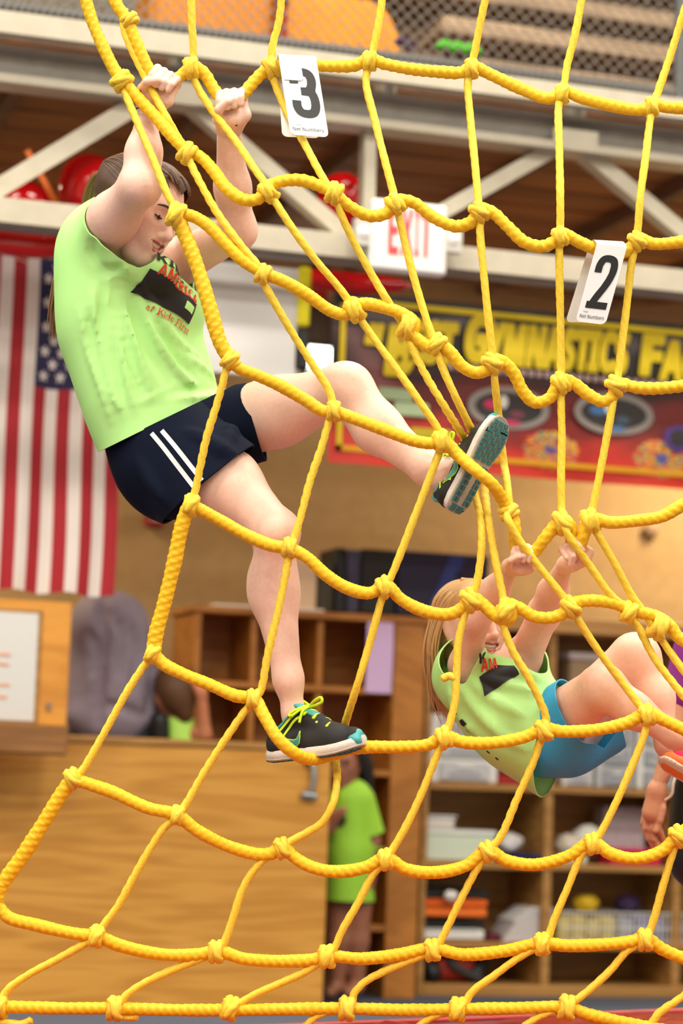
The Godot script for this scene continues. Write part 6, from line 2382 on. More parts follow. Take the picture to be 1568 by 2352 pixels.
	var mb := MB.new()
	var tie := PackedVector3Array()
	var ta := (P(222, 404, 0.36) - knot_p).normalized()
	var tb := ta.cross(up).normalized()
	var tc := ta.cross(tb)
	for i in 25: tie.append(knot_p + (tb * cos(TAU * i / 24.0) + tc * sin(TAU * i / 24.0)) * 0.017)
	mb.tube(tie, 0.0055, 8, false)
	put_world(hairn, "hair_tie", mb.commit(), mat_plain(Color(0.06, 0.06, 0.09), 0.8))
	# wrist band
	mb = MB.new()
	tie = PackedVector3Array()
	ta = (W1 - E1).normalized()
	tb = ta.cross(away).normalized()
	tc = ta.cross(tb)
	var wc := P(335, 258, 0.162)
	for i in 25: tie.append(wc + (tb * cos(TAU * i / 24.0) * 0.0262 + tc * sin(TAU * i / 24.0) * 0.0262))
	mb.tube(tie, 0.0019, 8, false)
	put_world(who, "hair_band", mb.commit(), M.black).set_meta("label", "thin black band on the wrist")
	# ---- shirt
	var lime := mat_mottled(Color(0.74, 0.98, 0.60), 0.55, 0.25, 0.96, 14.0, 0.12, 71)
	lime.backlight_enabled = true
	lime.backlight = Color(0.08, 0.12, 0.04)
	var sh := Field.new()
	sh.add(P(278, 625, 0.385), P(292, 740, 0.39), 0.188, 0.186, 0.06, face_dir, 1.62)
	sh.add(P(292, 740, 0.39), P(336, 880, 0.38), 0.186, 0.178, 0.06, face_dir, 1.62)
	sh.add(P(336, 880, 0.38), P(385, 1030, 0.37), 0.176, 0.184, 0.06, face_dir, 1.5)
	sh.ball(P(388, 700, 0.34), R(62), 0.06)
	sh.ball(P(420, 705, 0.42), R(50), 0.06)
	# shoulders and sleeves
	sh.add(P(250, 580, 0.33), P(390, 602, 0.47), R(70), R(66), 0.06)
	sh.add(P(222, 566, 0.31), P(282, 478, 0.18), R(86), R(66), 0.035)
	sh.add(P(385, 604, 0.48), P(452, 588, 0.43), R(72), R(62), 0.03)
	sh.add(P(288, 594, 0.25), P(364, 630, 0.275), R(52), R(46), 0.04)
	# folds: ridges running from the armpit across the trunk
	var fold := func(a: Array, r: float, s: float):
		var pts := PackedVector3Array()
		for q in a: pts.append(P(q[0], q[1], q[2]))
		var c := curve_through(pts, 0.025)
		var at_ := PackedVector3Array()
		for i in c.size(): at_.append(sh.hit(c[i] - away * 0.5, away, 0.9) + away * (r * 0.25))
		for i in range(1, c.size()):
			var e0 := 0.35 + 0.65 * sin(PI * (i - 1.0) / (c.size() - 1.0))
			var e1 := 0.35 + 0.65 * sin(PI * float(i) / (c.size() - 1.0))
			sh.add(at_[i - 1], at_[i], r * e0, r * e1, s)
	var crease := func(a: Array, r: float, s: float):
		var pts := PackedVector3Array()
		for q in a: pts.append(P(q[0], q[1], 0.0))
		var c := curve_through(pts, 0.025)
		var at_ := PackedVector3Array()
		for i in c.size(): at_.append(sh.hit(c[i] - away * 0.5, away, 0.9) - away * (r * 0.35))
		for i in range(1, c.size()):
			var e0 := 0.35 + 0.65 * sin(PI * (i - 1.0) / (c.size() - 1.0))
			var e1 := 0.35 + 0.65 * sin(PI * float(i) / (c.size() - 1.0))
			sh.cut(at_[i - 1], at_[i], r * e0, r * e1, s)
	for a in [[[262, 590, 0], [268, 680, 0], [290, 780, 0], [330, 900, 0]], [[270, 596, 0], [300, 680, 0], [352, 780, 0], [430, 880, 0]], [[236, 600, 0], [232, 680, 0], [226, 760, 0], [235, 850, 0], [262, 950, 0]], [[250, 604, 0], [250, 720, 0], [262, 830, 0], [292, 940, 0]], [[320, 720, 0], [350, 780, 0], [400, 850, 0], [455, 885, 0]], [[300, 912, 0], [370, 894, 0], [440, 896, 0], [482, 884, 0]], [[160, 690, 0], [175, 760, 0], [205, 860, 0], [234, 960, 0]], [[190, 640, 0], [196, 720, 0], [214, 820, 0], [250, 930, 0]], [[404, 796, 0], [440, 820, 0], [472, 848, 0]], [[292, 600, 0], [330, 680, 0], [385, 760, 0], [440, 800, 0]]]:
		fold.call(a, 0.010, 0.010)
	for a in [[[256, 600, 0], [259, 690, 0], [276, 790, 0], [310, 900, 0]], [[264, 610, 0], [284, 690, 0], [322, 790, 0], [378, 885, 0]], [[243, 604, 0], [241, 690, 0], [243, 790, 0], [262, 900, 0]], [[212, 640, 0], [214, 720, 0], [220, 800, 0], [240, 900, 0]], [[330, 905, 0], [400, 884, 0], [470, 872, 0]], [[178, 700, 0], [190, 780, 0], [222, 880, 0]], [[205, 588, 0], [230, 602, 0], [262, 588, 0]], [[196, 520, 0], [190, 556, 0], [204, 584, 0]], [[345, 740, 0], [385, 800, 0], [430, 845, 0]]]:
		crease.call(a, 0.010, 0.012)
	var shm := sh.mesh(0.0075)
	# openings: hem, near sleeve, far sleeve, neck
	var hem_o := P(371, 968, 0.37)
	var hem_n := (lens_axes * Vector3(0.44, -0.90, -0.06)).normalized()
	var s1o := P(248, 512, 0.23)
	var s1n := (E1 - S1).normalized()
	var s2o := P(414, 592, 0.44)
	var s2n := (lens_axes * Vector3(0.95, 0.12, 0.3)).normalized()
	var neck_c := P(338, 530, 0.31)
	shm = clip(shm, func(p: Vector3): return (p - hem_o).dot(hem_n), 0.004)
	shm = clip(shm, func(p: Vector3): return minf((p - s1o).dot(s1n), 0.14 - p.distance_to(P(280, 480, 0.18))), 0.004)
	shm = clip(shm, func(p: Vector3): return minf((p - s2o).dot(s2n), 0.10 - p.distance_to(P(450, 590, 0.43))), 0.004)
	shm = clip(shm, func(p: Vector3): return minf((p - P(328, 568, 0.25)).dot((lens_axes * Vector3(0.46, 0.88, 0.1)).normalized()), 0.11 - p.distance_to(P(345, 520, 0.29))), 0.004)
	var shirt := put_world(who, "shirt", shm.commit(), lime)
	# print on the chest: black bar, red and black lettering
	var chest := (lens_axes * Vector3(0.62, 0.10, 0.78)).normalized()
	var pu := (lens_axes * Vector3(0.72, -0.42, -0.55)).normalized()
	pu = (pu - chest * pu.dot(chest)).normalized()
	var pv := chest.cross(pu).normalized()
	if pv.dot(lens_axes.y) < 0: pv = -pv
	var po := P(412, 674, 0.24)
	var ink := mat_plain(Color(0.10, 0.10, 0.11), 0.7)
	var redink := mat_plain(Color(0.86, 0.20, 0.10), 0.7)
	var bar := grid2d(0.165, 0.052, 22, 10)
	put_world(shirt, "printed_bar", press_on(sh, bar, po, pu, pv, -chest, 0.0026), ink)
	put_world(shirt, "printed_lettering", press_on(sh, letters("KIDS", true, false, 0.11, 0.022), po + pv * 0.062 - pu * 0.02, pu, pv, -chest, 0.0028), ink)
	put_world(shirt, "printed_lettering", press_on(sh, letters("AMERICA", true, false, 0.15, 0.026), po + pv * 0.036 + pu * 0.012, pu, pv, -chest, 0.0034), redink)
	put_world(shirt, "printed_lettering", press_on(sh, letters("at Kids First", false, true, 0.13, 0.018), po - pv * 0.040 + pu * 0.028, pu, pv, -chest, 0.0028), redink)
	put_world(shirt, "printed_mark", press_on(sh, grid2d(0.03, 0.018, 4, 3), po + pu * 0.06 + pv * 0.004, pu, pv, -chest, 0.0034), lime)
	# black marks of the back print along the edge
	for k in 7:
		var a := [[149, 742], [156, 756], [164, 772], [172, 788], [178, 808], [186, 828], [196, 862]][k] as Array
		put_world(shirt, "printed_mark", press_on(sh, grid2d(0.007, 0.003, 2, 2), P(a[0] + 7, a[1], 0.36), lens_axes.x, (lens_axes.y + lens_axes.x * 0.5).normalized(), (away + lens_axes.x * 0.6).normalized(), 0.0012), ink)
	# lanyard glimpse at the collar
	mb = MB.new()
	mb.tube(PackedVector3Array([P(279, 533, 0.25), P(284, 541, 0.245), P(288, 550, 0.245)]), 0.0028, 6)
	put_world(who, "necklace", mb.commit(), mat_plain(Color(0.1, 0.5, 0.75), 0.5))
	# ---- shorts
	var navy := mat_mottled(Color(0.055, 0.085, 0.17), 0.85, 0.2, 0.85, 12.0, 0.15, 72)
	navy.metallic_specular = 0.25
	var so := Field.new()
	var so2 := Field.new()
	for q in [so, so2]:
		q.add(P(365, 985, 0.37), P(392, 1042, 0.36), 0.150, 0.156, 0.06, face_dir, 1.42)
	so.add(P(385, 1045, 0.33), P(505, 1170, 0.21), R(128), R(122), 0.05, lens_axes.z, 1.0)
	so.add(P(415, 1030, 0.31), P(575, 1140, 0.17), R(112), R(104), 0.05)
	so2.add(P(450, 1000, 0.43), P(640, 958, 0.35), R(108), R(96), 0.05)
	so2.add(P(420, 1010, 0.37), P(470, 1000, 0.40), R(112), R(110), 0.05)
	var sof := func(a: Array, r: float, s: float):
		var pts := PackedVector3Array()
		for q in a: pts.append(P(q[0], q[1], 0.0))
		var c := curve_through(pts, 0.025)
		var at_ := PackedVector3Array()
		for i in c.size(): at_.append(so.hit(c[i] - away * 0.5, away, 0.9) + away * (r * 0.35))
		for i in range(1, c.size()):
			var e0 := 0.35 + 0.65 * sin(PI * (i - 1.0) / (c.size() - 1.0))
			var e1 := 0.35 + 0.65 * sin(PI * float(i) / (c.size() - 1.0))
			so.add(at_[i - 1], at_[i], r * e0, r * e1, s)
	sof.call([[540, 930], [520, 985], [505, 1040]], 0.013, 0.02)
	sof.call([[420, 985], [470, 1010], [540, 1050]], 0.010, 0.02)
	sof.call([[300, 1050], [330, 1100], [370, 1150]], 0.012, 0.02)
	var som := so.mesh(0.0085)
	var l1o := P(464, 1124, 0.24)
	var l1n := (lens_axes * Vector3(0.635, -0.77, 0.04)).normalized()
	var l2o := P(588, 966, 0.37)
	var l2n := (lens_axes * Vector3(0.96, 0.24, 0.06)).normalized()
	var w_o := P(370, 966, 0.37)
	som = clip(som, func(p: Vector3): return (p - l1o).dot(l1n), 0.004)
	append_mb(som, clip(so2.mesh(0.0085), func(p: Vector3): return (p - l2o).dot(l2n), 0.004))
	som = clip(som, func(p: Vector3): return (w_o - p).dot(hem_n), 0.0)
	var shorts := put_world(who, "shorts", som.commit(), navy)
	for s in [[[340, 992], [368, 1024], [412, 1078], [448, 1122]], [[364, 986], [396, 1022], [436, 1070], [464, 1104]]]:
		var line := PackedVector3Array()
		for q in s: line.append(P(q[0], q[1], 0.1))
		put_world(shorts, "white_stripe", ribbon_on(so, curve_through(line, 0.008), away, 0.0052, 0.0018, 3), mat_plain(Color(0.86, 0.86, 0.88), 0.7))
	# ---- shoes
	var sx := (lens_axes * Vector3(0.80, 0.14, 0.52)).normalized()
	var sy := (lens_axes * Vector3(-0.10, 0.98, -0.10)).normalized()
	sy = (sy - sx * sy.dot(sx)).normalized()
	var sz := sx.cross(sy)
	make_shoe(who, Transform3D(Basis(sx, sy, sz), P(728, 1742, 0.055)), 0.252, 1.0)
	# raised shoe: sole to the viewer, toe up right
	sx = (lens_axes * Vector3(0.48, 0.87, 0.04)).normalized()
	sy = (lens_axes * Vector3(-0.56, 0.33, -0.76)).normalized()
	sy = (sy - sx * sy.dot(sx)).normalized()
	sz = sx.cross(sy)
	var sole_c := P(1104, 1072, 0.005)
	make_shoe(who, Transform3D(Basis(sx, sy, sz), sole_c), 0.236, 1.0 if sz.dot(lens_axes.x) < 0 else -1.0)

func append_mb(a: MB, b: MB):
	var s := a.v.size()
	a.v.append_array(b.v)
	a.n.append_array(b.n)
	for i in b.idx: a.idx.append(i + s)

func build_girl():
	var who := thing("person", P(1300, 1820, 0.28))
	tag(who, "blond girl in lime green shirt and blue shorts hanging on the net", "person")
	var skin := skin_mat(Color(0.95, 0.77, 0.67), 81)
	var away := -lens_axes.z
	var up := lens_axes.y
	var chest := (lens_axes * Vector3(0.50, 0.52, 0.69)).normalized()
	var f := Field.new()
	f.add(P(1120, 1555, 0.28), P(1260, 1700, 0.29), 0.085, 0.075, 0.05, chest, 1.3)
	f.add(P(1080, 1530, 0.25), P(1195, 1515, 0.33), 0.04, 0.04, 0.04)
	f.add(P(1118, 1530, 0.29), P(1090, 1470, 0.31), 0.042, 0.042, 0.03)
	# arms
	f.add(P(1070, 1524, 0.24), P(1093, 1420, 0.15), R(38), R(30), 0.03)
	f.add(P(1093, 1420, 0.15), P(1133, 1360, 0.12), R(31), R(30), 0.03)
	f.add(P(1135, 1360, 0.12), P(1168, 1310, 0.09), R(33), R(21), 0.03)
	f.add(P(1204, 1508, 0.32), P(1250, 1408, 0.22), R(42), R(36), 0.03)
	f.add(P(1250, 1408, 0.22), P(1270, 1360, 0.17), R(36), R(33), 0.03)
	f.add(P(1270, 1360, 0.17), P(1296, 1300, 0.10), R(32), R(20), 0.03)
	# near leg
	f.add(P(1272, 1668, 0.27), P(1375, 1584, 0.15), R(74), R(54), 0.04)
	f.ball(P(1386, 1574, 0.13), R(44), 0.03)
	f.add(P(1390, 1582, 0.13), P(1455, 1632, 0.12), R(42), R(39), 0.03)
	f.add(P(1455, 1632, 0.12), P(1552, 1690, 0.10), R(39), R(26), 0.03)
	f.add(P(1552, 1692, 0.10), P(1620, 1690, 0.10), R(28), R(26), 0.03)
	# far leg
	f.add(P(1312, 1670, 0.36), P(1450, 1512, 0.30), R(76), R(56), 0.04)
	f.ball(P(1462, 1502, 0.29), R(46), 0.03)
	f.add(P(1470, 1514, 0.29), P(1506, 1600, 0.27), R(46), R(41), 0.03)
	f.add(P(1506, 1600, 0.27), P(1534, 1712, 0.24), R(41), R(25), 0.03)
	f.add(P(1534, 1712, 0.24), P(1590, 1750, 0.22), R(27), R(24), 0.03)
	var body := f.mesh(0.0085)
	var hands := Field.new()
	hands.add(P(1160, 1324, 0.095), P(1168, 1310, 0.09), R(20), R(18), 0.02)
	fist(hands, np([1200, 1275, 0.012]), lens_axes * Vector3(0.92, -0.2, 0.2), away * 0.9 - up * 0.4, up, P(1176, 1302, 0.07), R(20), R(14.2), 0.78)
	append_mb(body, hands.mesh(0.003))
	hands = Field.new()
	hands.add(P(1290, 1316, 0.115), P(1296, 1300, 0.10), R(19), R(17), 0.02)
	fist(hands, np([1318, 1265, 0.015]), lens_axes * Vector3(0.6, 0.5, 0.2), away * 0.9 - up * 0.4, up, P(1300, 1296, 0.075), R(20), R(14.2), 0.78)
	append_mb(body, hands.mesh(0.003))
	var hc := P(1084, 1434, 0.31)
	var hf := head_field(hc, lens_axes * Vector3(0.50, 0.05, 0.86), lens_axes * Vector3(0.06, 0.99, -0.05), 0.92)
	(hf[0] as Field).add(P(1090, 1490, 0.32), P(1110, 1520, 0.30), 0.038, 0.040, 0.03)
	append_mb(body, (hf[0] as Field).mesh(0.0032))
	put_world(who, "body", body.commit(), skin)
	face_parts(who, hf, 0.92, Color(0.55, 0.42, 0.26))
	# long loose hair
	var hq: Callable = hf[2]
	var blond := mat_plain(Color(0.74, 0.58, 0.38), 0.5)
	var cap := Field.new()
	cap.add(hq.call(0, 0.043, 0.014), hq.call(0, 0.036, -0.04), 0.0725 * 0.92, 0.080 * 0.92, 0.03)
	cap.add(hq.call(0, 0.02, -0.035), hq.call(0, -0.06, -0.045), 0.074 * 0.92, 0.055 * 0.92, 0.03)
	var HB: Basis = hf[1]
	var capm := clip(cap.mesh(0.005), func(p: Vector3):
		var q := HB.inverse() * (p - hc) / 0.92
		return q.z - 0.085 + maxf(0.0, 0.064 - q.y) * (0.5 if q.x > 0.0 else 0.95) + absf(q.x) * (0.12 if q.x > 0.0 else 0.35), 0.0)
	var hair := put_world(who, "hair", capm.commit(), blond)
	var rg := RandomNumberGenerator.new()
	rg.seed = 9
	var mb := MB.new()
	for k in 10:
		var x := 1018 + k * 5.0
		var o := rg.randf_range(-0.01, 0.02)
		lock(mb, PackedVector3Array([hq.call(rg.randf_range(-0.03, 0.03), 0.112, -0.01), hq.call(-0.05 + 0.008 * k, 0.06, -0.10), P(x - 4, 1450, 0.36 + o), P(x - 12 - k * 1.5, 1520, 0.38 + o), P(x - 10, 1590, 0.39 + o), P(x + 10, 1650, 0.40 + o), P(x + 26 - k * 2, 1690 + rg.randf_range(-25, 12), 0.41 + o)]), 0.0024, 0.0012, 22, 0.013, rg)
	var st := put_world(hair, "loose_strands", mb.commit(), mat_plain(Color(0.82, 0.66, 0.44), 0.5))
	st.set_meta("kind", "stuff")
	mb = MB.new()
	for k in 5: lock(mb, PackedVector3Array([hq.call(0, 0.112, 0.02), P(1030, 1385, 0.30), P(1004, 1450, 0.31), P(994, 1530, 0.33), P(1000, 1600 + k * 14, 0.34)]), 0.0018, 0.0009, 10, 0.014, rg)
	st = put_world(hair, "loose_strands", mb.commit(), mat_plain(Color(0.78, 0.62, 0.42), 0.5))
	st.set_meta("kind", "stuff")
	mb = MB.new()
	for k in 4: lock(mb, PackedVector3Array([hq.call(0.01 + 0.012 * k, 0.110 - 0.004 * k, 0.03 - 0.02 * k), hq.call(0.066 + 0.004 * k, 0.062, 0.012 - 0.02 * k), hq.call(0.082, 0.0, -0.022 - 0.014 * k), hq.call(0.080, -0.07, -0.045 - 0.012 * k), P(1012 - 5 * k, 1560 + 10 * k, 0.33 + 0.012 * k), P(1016 + 4 * k, 1640 + 10 * k, 0.36 + 0.012 * k)]), 0.0026, 0.0012, 34, 0.010, rg)
	st = put_world(hair, "side_locks", mb.commit(), mat_plain(Color(0.80, 0.64, 0.43), 0.5))
	st.set_meta("kind", "stuff")
	# shirt
	var lime := mat_mottled(Color(0.74, 0.98, 0.60), 0.55, 0.25, 0.96, 14.0, 0.12, 82)
	lime.backlight_enabled = true
	lime.backlight = Color(0.08, 0.12, 0.04)
	var sh := Field.new()
	sh.add(P(1112, 1560, 0.28), P(1180, 1640, 0.29), 0.118, 0.122, 0.05, chest, 1.25)
	sh.add(P(1180, 1640, 0.29), P(1278, 1722, 0.29), 0.122, 0.118, 0.05, chest, 1.2)
	sh.add(P(1190, 1690, 0.31), P(1292, 1752, 0.31), R(78), R(84), 0.05)
	sh.add(P(1080, 1545, 0.26), P(1195, 1528, 0.33), R(58), R(56), 0.05)
	sh.add(P(1058, 1556, 0.27), P(1078, 1496, 0.2), R(64), R(54), 0.03)
	sh.add(P(1190, 1535, 0.34), P(1220, 1472, 0.29), R(54), R(48), 0.03)
	sh.add(P(1100, 1540, 0.25), P(1168, 1534, 0.29), R(46), R(44), 0.04)
	sh.add(P(1114, 1524, 0.25), P(1162, 1526, 0.28), R(44), R(42), 0.04)
	var fold := func(a: Array, r: float, s: float):
		var pts := PackedVector3Array()
		for q in a: pts.append(P(q[0], q[1], 0.0))
		var c := curve_through(pts, 0.025)
		var at_ := PackedVector3Array()
		for i in c.size(): at_.append(sh.hit(c[i] - away * 0.5, away, 0.9) + away * (r * 0.25))
		for i in range(1, c.size()):
			var e0 := 0.35 + 0.65 * sin(PI * (i - 1.0) / (c.size() - 1.0))
			var e1 := 0.35 + 0.65 * sin(PI * float(i) / (c.size() - 1.0))
			sh.add(at_[i - 1], at_[i], r * e0, r * e1, s)
	fold.call([[1060, 1580], [1100, 1640], [1160, 1700], [1220, 1740]], 0.009, 0.014)
	fold.call([[1090, 1575], [1150, 1625], [1215, 1660]], 0.009, 0.014)
	fold.call([[1120, 1570], [1190, 1590], [1250, 1610]], 0.009, 0.014)
	fold.call([[1040, 1590], [1060, 1650], [1110, 1710]], 0.009, 0.014)
	fold.call([[1150, 1560], [1210, 1560], [1262, 1580]], 0.008, 0.014)
	var shm := sh.mesh(0.008)
	var ho := P(1266, 1690, 0.29)
	var hn := (lens_axes * Vector3(0.92, -0.16, 0.36)).normalized()
	var e1 := (P(1100, 1420, 0.15) - P(1074, 1522, 0.24)).normalized()
	var e2 := (P(1250, 1408, 0.22) - P(1204, 1508, 0.32)).normalized()
	var o1 := P(1064, 1526, 0.235)
	var o2 := P(1208, 1500, 0.315)
	shm = clip(shm, func(p: Vector3): return (p - ho).dot(hn), 0.003)
	shm = clip(shm, func(p: Vector3): return minf((p - o1).dot(e1), minf(0.085 - p.distance_to(P(1078, 1488, 0.19)), -(p - P(1090, 1525, 0.2)).dot(lens_axes * Vector3(0.876, -0.484, 0.0)))), 0.003)
	shm = clip(shm, func(p: Vector3): return minf((p - o2).dot(e2), minf(0.085 - p.distance_to(P(1222, 1466, 0.28)), (p - P(1182, 1500, 0.2)).dot(lens_axes.x))), 0.003)
	shm = clip(shm, func(p: Vector3): return minf((p - P(1130, 1494, 0.24)).dot((lens_axes * Vector3(0.33, 0.94, 0.1)).normalized()), 0.11 - p.distance_to(P(1126, 1460, 0.27))), 0.003)
	var shirt := put_world(who, "shirt", shm.commit(), lime)
	var ink := mat_plain(Color(0.10, 0.10, 0.11), 0.7)
	var redink := mat_plain(Color(0.86, 0.20, 0.10), 0.7)
	var pu := (lens_axes * Vector3(0.90, 0.22, -0.3)).normalized()
	var nrm := (lens_axes * Vector3(0.25, 0.45, 0.85)).normalized()
	pu = (pu - nrm * pu.dot(nrm)).normalized()
	var pv := nrm.cross(pu).normalized()
	if pv.dot(up) < 0: pv = -pv
	var po := P(1152, 1541, 0.16)
	var bar := PackedVector2Array([Vector2(-0.045, -0.036), Vector2(0.05, -0.008), Vector2(0.045, 0.012), Vector2(0.0, 0.024), Vector2(-0.045, 0.008)])
	put_world(shirt, "printed_bar", press_on(sh, fine_poly(bar), po, pu, pv, -nrm, 0.0028), ink)
	put_world(shirt, "printed_lettering", press_on(sh, letters("AM", true, false, 0.042, 0.023), P(1126, 1519, 0.16), pu, pv, -nrm, 0.0028), redink)
	put_world(shirt, "printed_lettering", press_on(sh, letters("K", true, false, 0.018, 0.018), P(1107, 1511, 0.16), pu, pv, -nrm, 0.0028), ink)
	for k in 6:
		var a := [[1046, 1636], [1060, 1662], [1072, 1682], [1096, 1706], [1120, 1728], [1140, 1744]][k] as Array
		put_world(shirt, "printed_mark", press_on(sh, grid2d(0.016 if k == 1 else 0.009, 0.02 if k == 1 else 0.004, 2, 2), P(a[0], a[1], 0.2), (lens_axes.x - lens_axes.y).normalized(), (lens_axes.x + lens_axes.y).normalized(), (away + (lens_axes.x + lens_axes.y) * 0.3).normalized(), 0.0014), ink)
	# shorts
	var blue := mat_mottled(Color(0.20, 0.68, 0.92), 0.6, 0.2, 0.9, 12.0, 0.15, 83)
	var so := Field.new()
	so.add(P(1255, 1690, 0.30), P(1300, 1690, 0.32), 0.098, 0.092, 0.04)
	so.add(P(1262, 1672, 0.27), P(1350, 1610, 0.19), R(88), R(80), 0.04)
	so.add(P(1300, 1690, 0.35), P(1420, 1630, 0.33), R(86), R(72), 0.04)
	so.add(P(1300, 1715, 0.33), P(1400, 1690, 0.33), R(52), R(40), 0.04)
	var som := so.mesh(0.008)
	var n1 := (lens_axes * Vector3(0.80, 0.42, 0.42)).normalized()
	var n2 := (lens_axes * Vector3(0.93, 0.30, 0.0)).normalized()
	som = clip(som, func(p: Vector3): return (p - P(1322, 1640, 0.22)).dot(n1) if false else minf((p - P(1322, 1640, 0.22)).dot(n1), (p - P(1310, 1640, 0.27)).dot(lens_axes.z)), 0.003)
	som = clip(som, func(p: Vector3): return (p - P(1418, 1660, 0.34)).dot(n2), 0.003)
	som = clip(som, func(p: Vector3): return (P(1200, 1700, 0.3) - p).dot((lens_axes * Vector3(0.9, -0.3, 0.0)).normalized()), 0.0)
	put_world(who, "shorts", som.commit(), blue)
	# shoes
	for k in 2:
		var shoe := Node3D.new()
		shoe.name = "shoe"
		who.add_child(shoe, true)
		var a := P(1552, 1742, 0.23) if k == 0 else P(1612, 1706, 0.10)
		var toe := P(1650, 1800, 0.18) if k == 0 else P(1720, 1706, 0.08)
		var x := (toe - a).normalized()
		var dn := (lens_axes * (Vector3(-0.15, -0.75, 0.62) if k == 0 else Vector3(0.3, -0.9, 0.2))).normalized()
		dn = (dn - x * dn.dot(x)).normalized()
		var u := Field.new()
		u.add(a, toe, R(30), R(27), 0.02)
		u.add(a - dn * 0.012, a - dn * 0.030 - x * 0.004, R(30), R(29), 0.02)
		u.add(a - dn * 0.026 - x * 0.01, a - dn * 0.036 + x * 0.03, R(28), R(20), 0.02)
		put_world(shoe, "upper", u.mesh(0.006).commit(), mat_mottled(Color(0.96, 0.15, 0.42), 0.7, 0.2, 0.8, 10.0, 0.2, 84))
		var qf := Field.new()
		qf.add(a + dn * 0.008 - x * 0.004, toe + dn * 0.010, R(32), R(28), 0.02)
		put_world(shoe, "side_panel", clip(qf.mesh(0.006), func(p: Vector3): return (a + dn * -0.004 - p).dot(dn) - 0.0, 0.002).commit(), mat_plain(Color(0.93, 0.50, 0.22), 0.55))
		var sf := Field.new()
		sf.add(a + dn * 0.026 - x * 0.002, toe + dn * 0.026, R(32), R(27), 0.01, dn, 3.0)
		put_world(shoe, "sole", sf.mesh(0.006).commit(), mat_plain(Color(0.88, 0.84, 0.78), 0.6))
		mb = MB.new()
		mb.tube(curve_through(PackedVector3Array([a - dn * 0.05 + x * 0.02, a - dn * 0.065 + x * 0.03, a - dn * 0.055 + x * 0.045]), 0.006), 0.006, 8)
		put_world(shoe, "lace", mb.commit(), mat_plain(Color(0.92, 0.35, 0.4), 0.6))

# a polygon cut into small triangles so that it can bend over a surface
func fine_poly(poly: PackedVector2Array, n := 10) -> Array:
	var lo := poly[0]
	var hi := poly[0]
	for p in poly:
		lo = lo.min(p)
		hi = hi.max(p)
	var out := PackedVector2Array()
	var id := PackedInt32Array()
	var st := (hi - lo) / n
	for i in n:
		for j in n:
			var c := lo + st * Vector2(i, j)
			var cell := PackedVector2Array([c, c + Vector2(st.x, 0), c + st, c + Vector2(0, st.y)])
			for q in Geometry2D.intersect_polygons(cell, poly):
				var tri := Geometry2D.triangulate_polygon(q)
				var b := out.size()
				out.append_array(q)
				for k in tri: id.append(b + k)
	return [out, id]

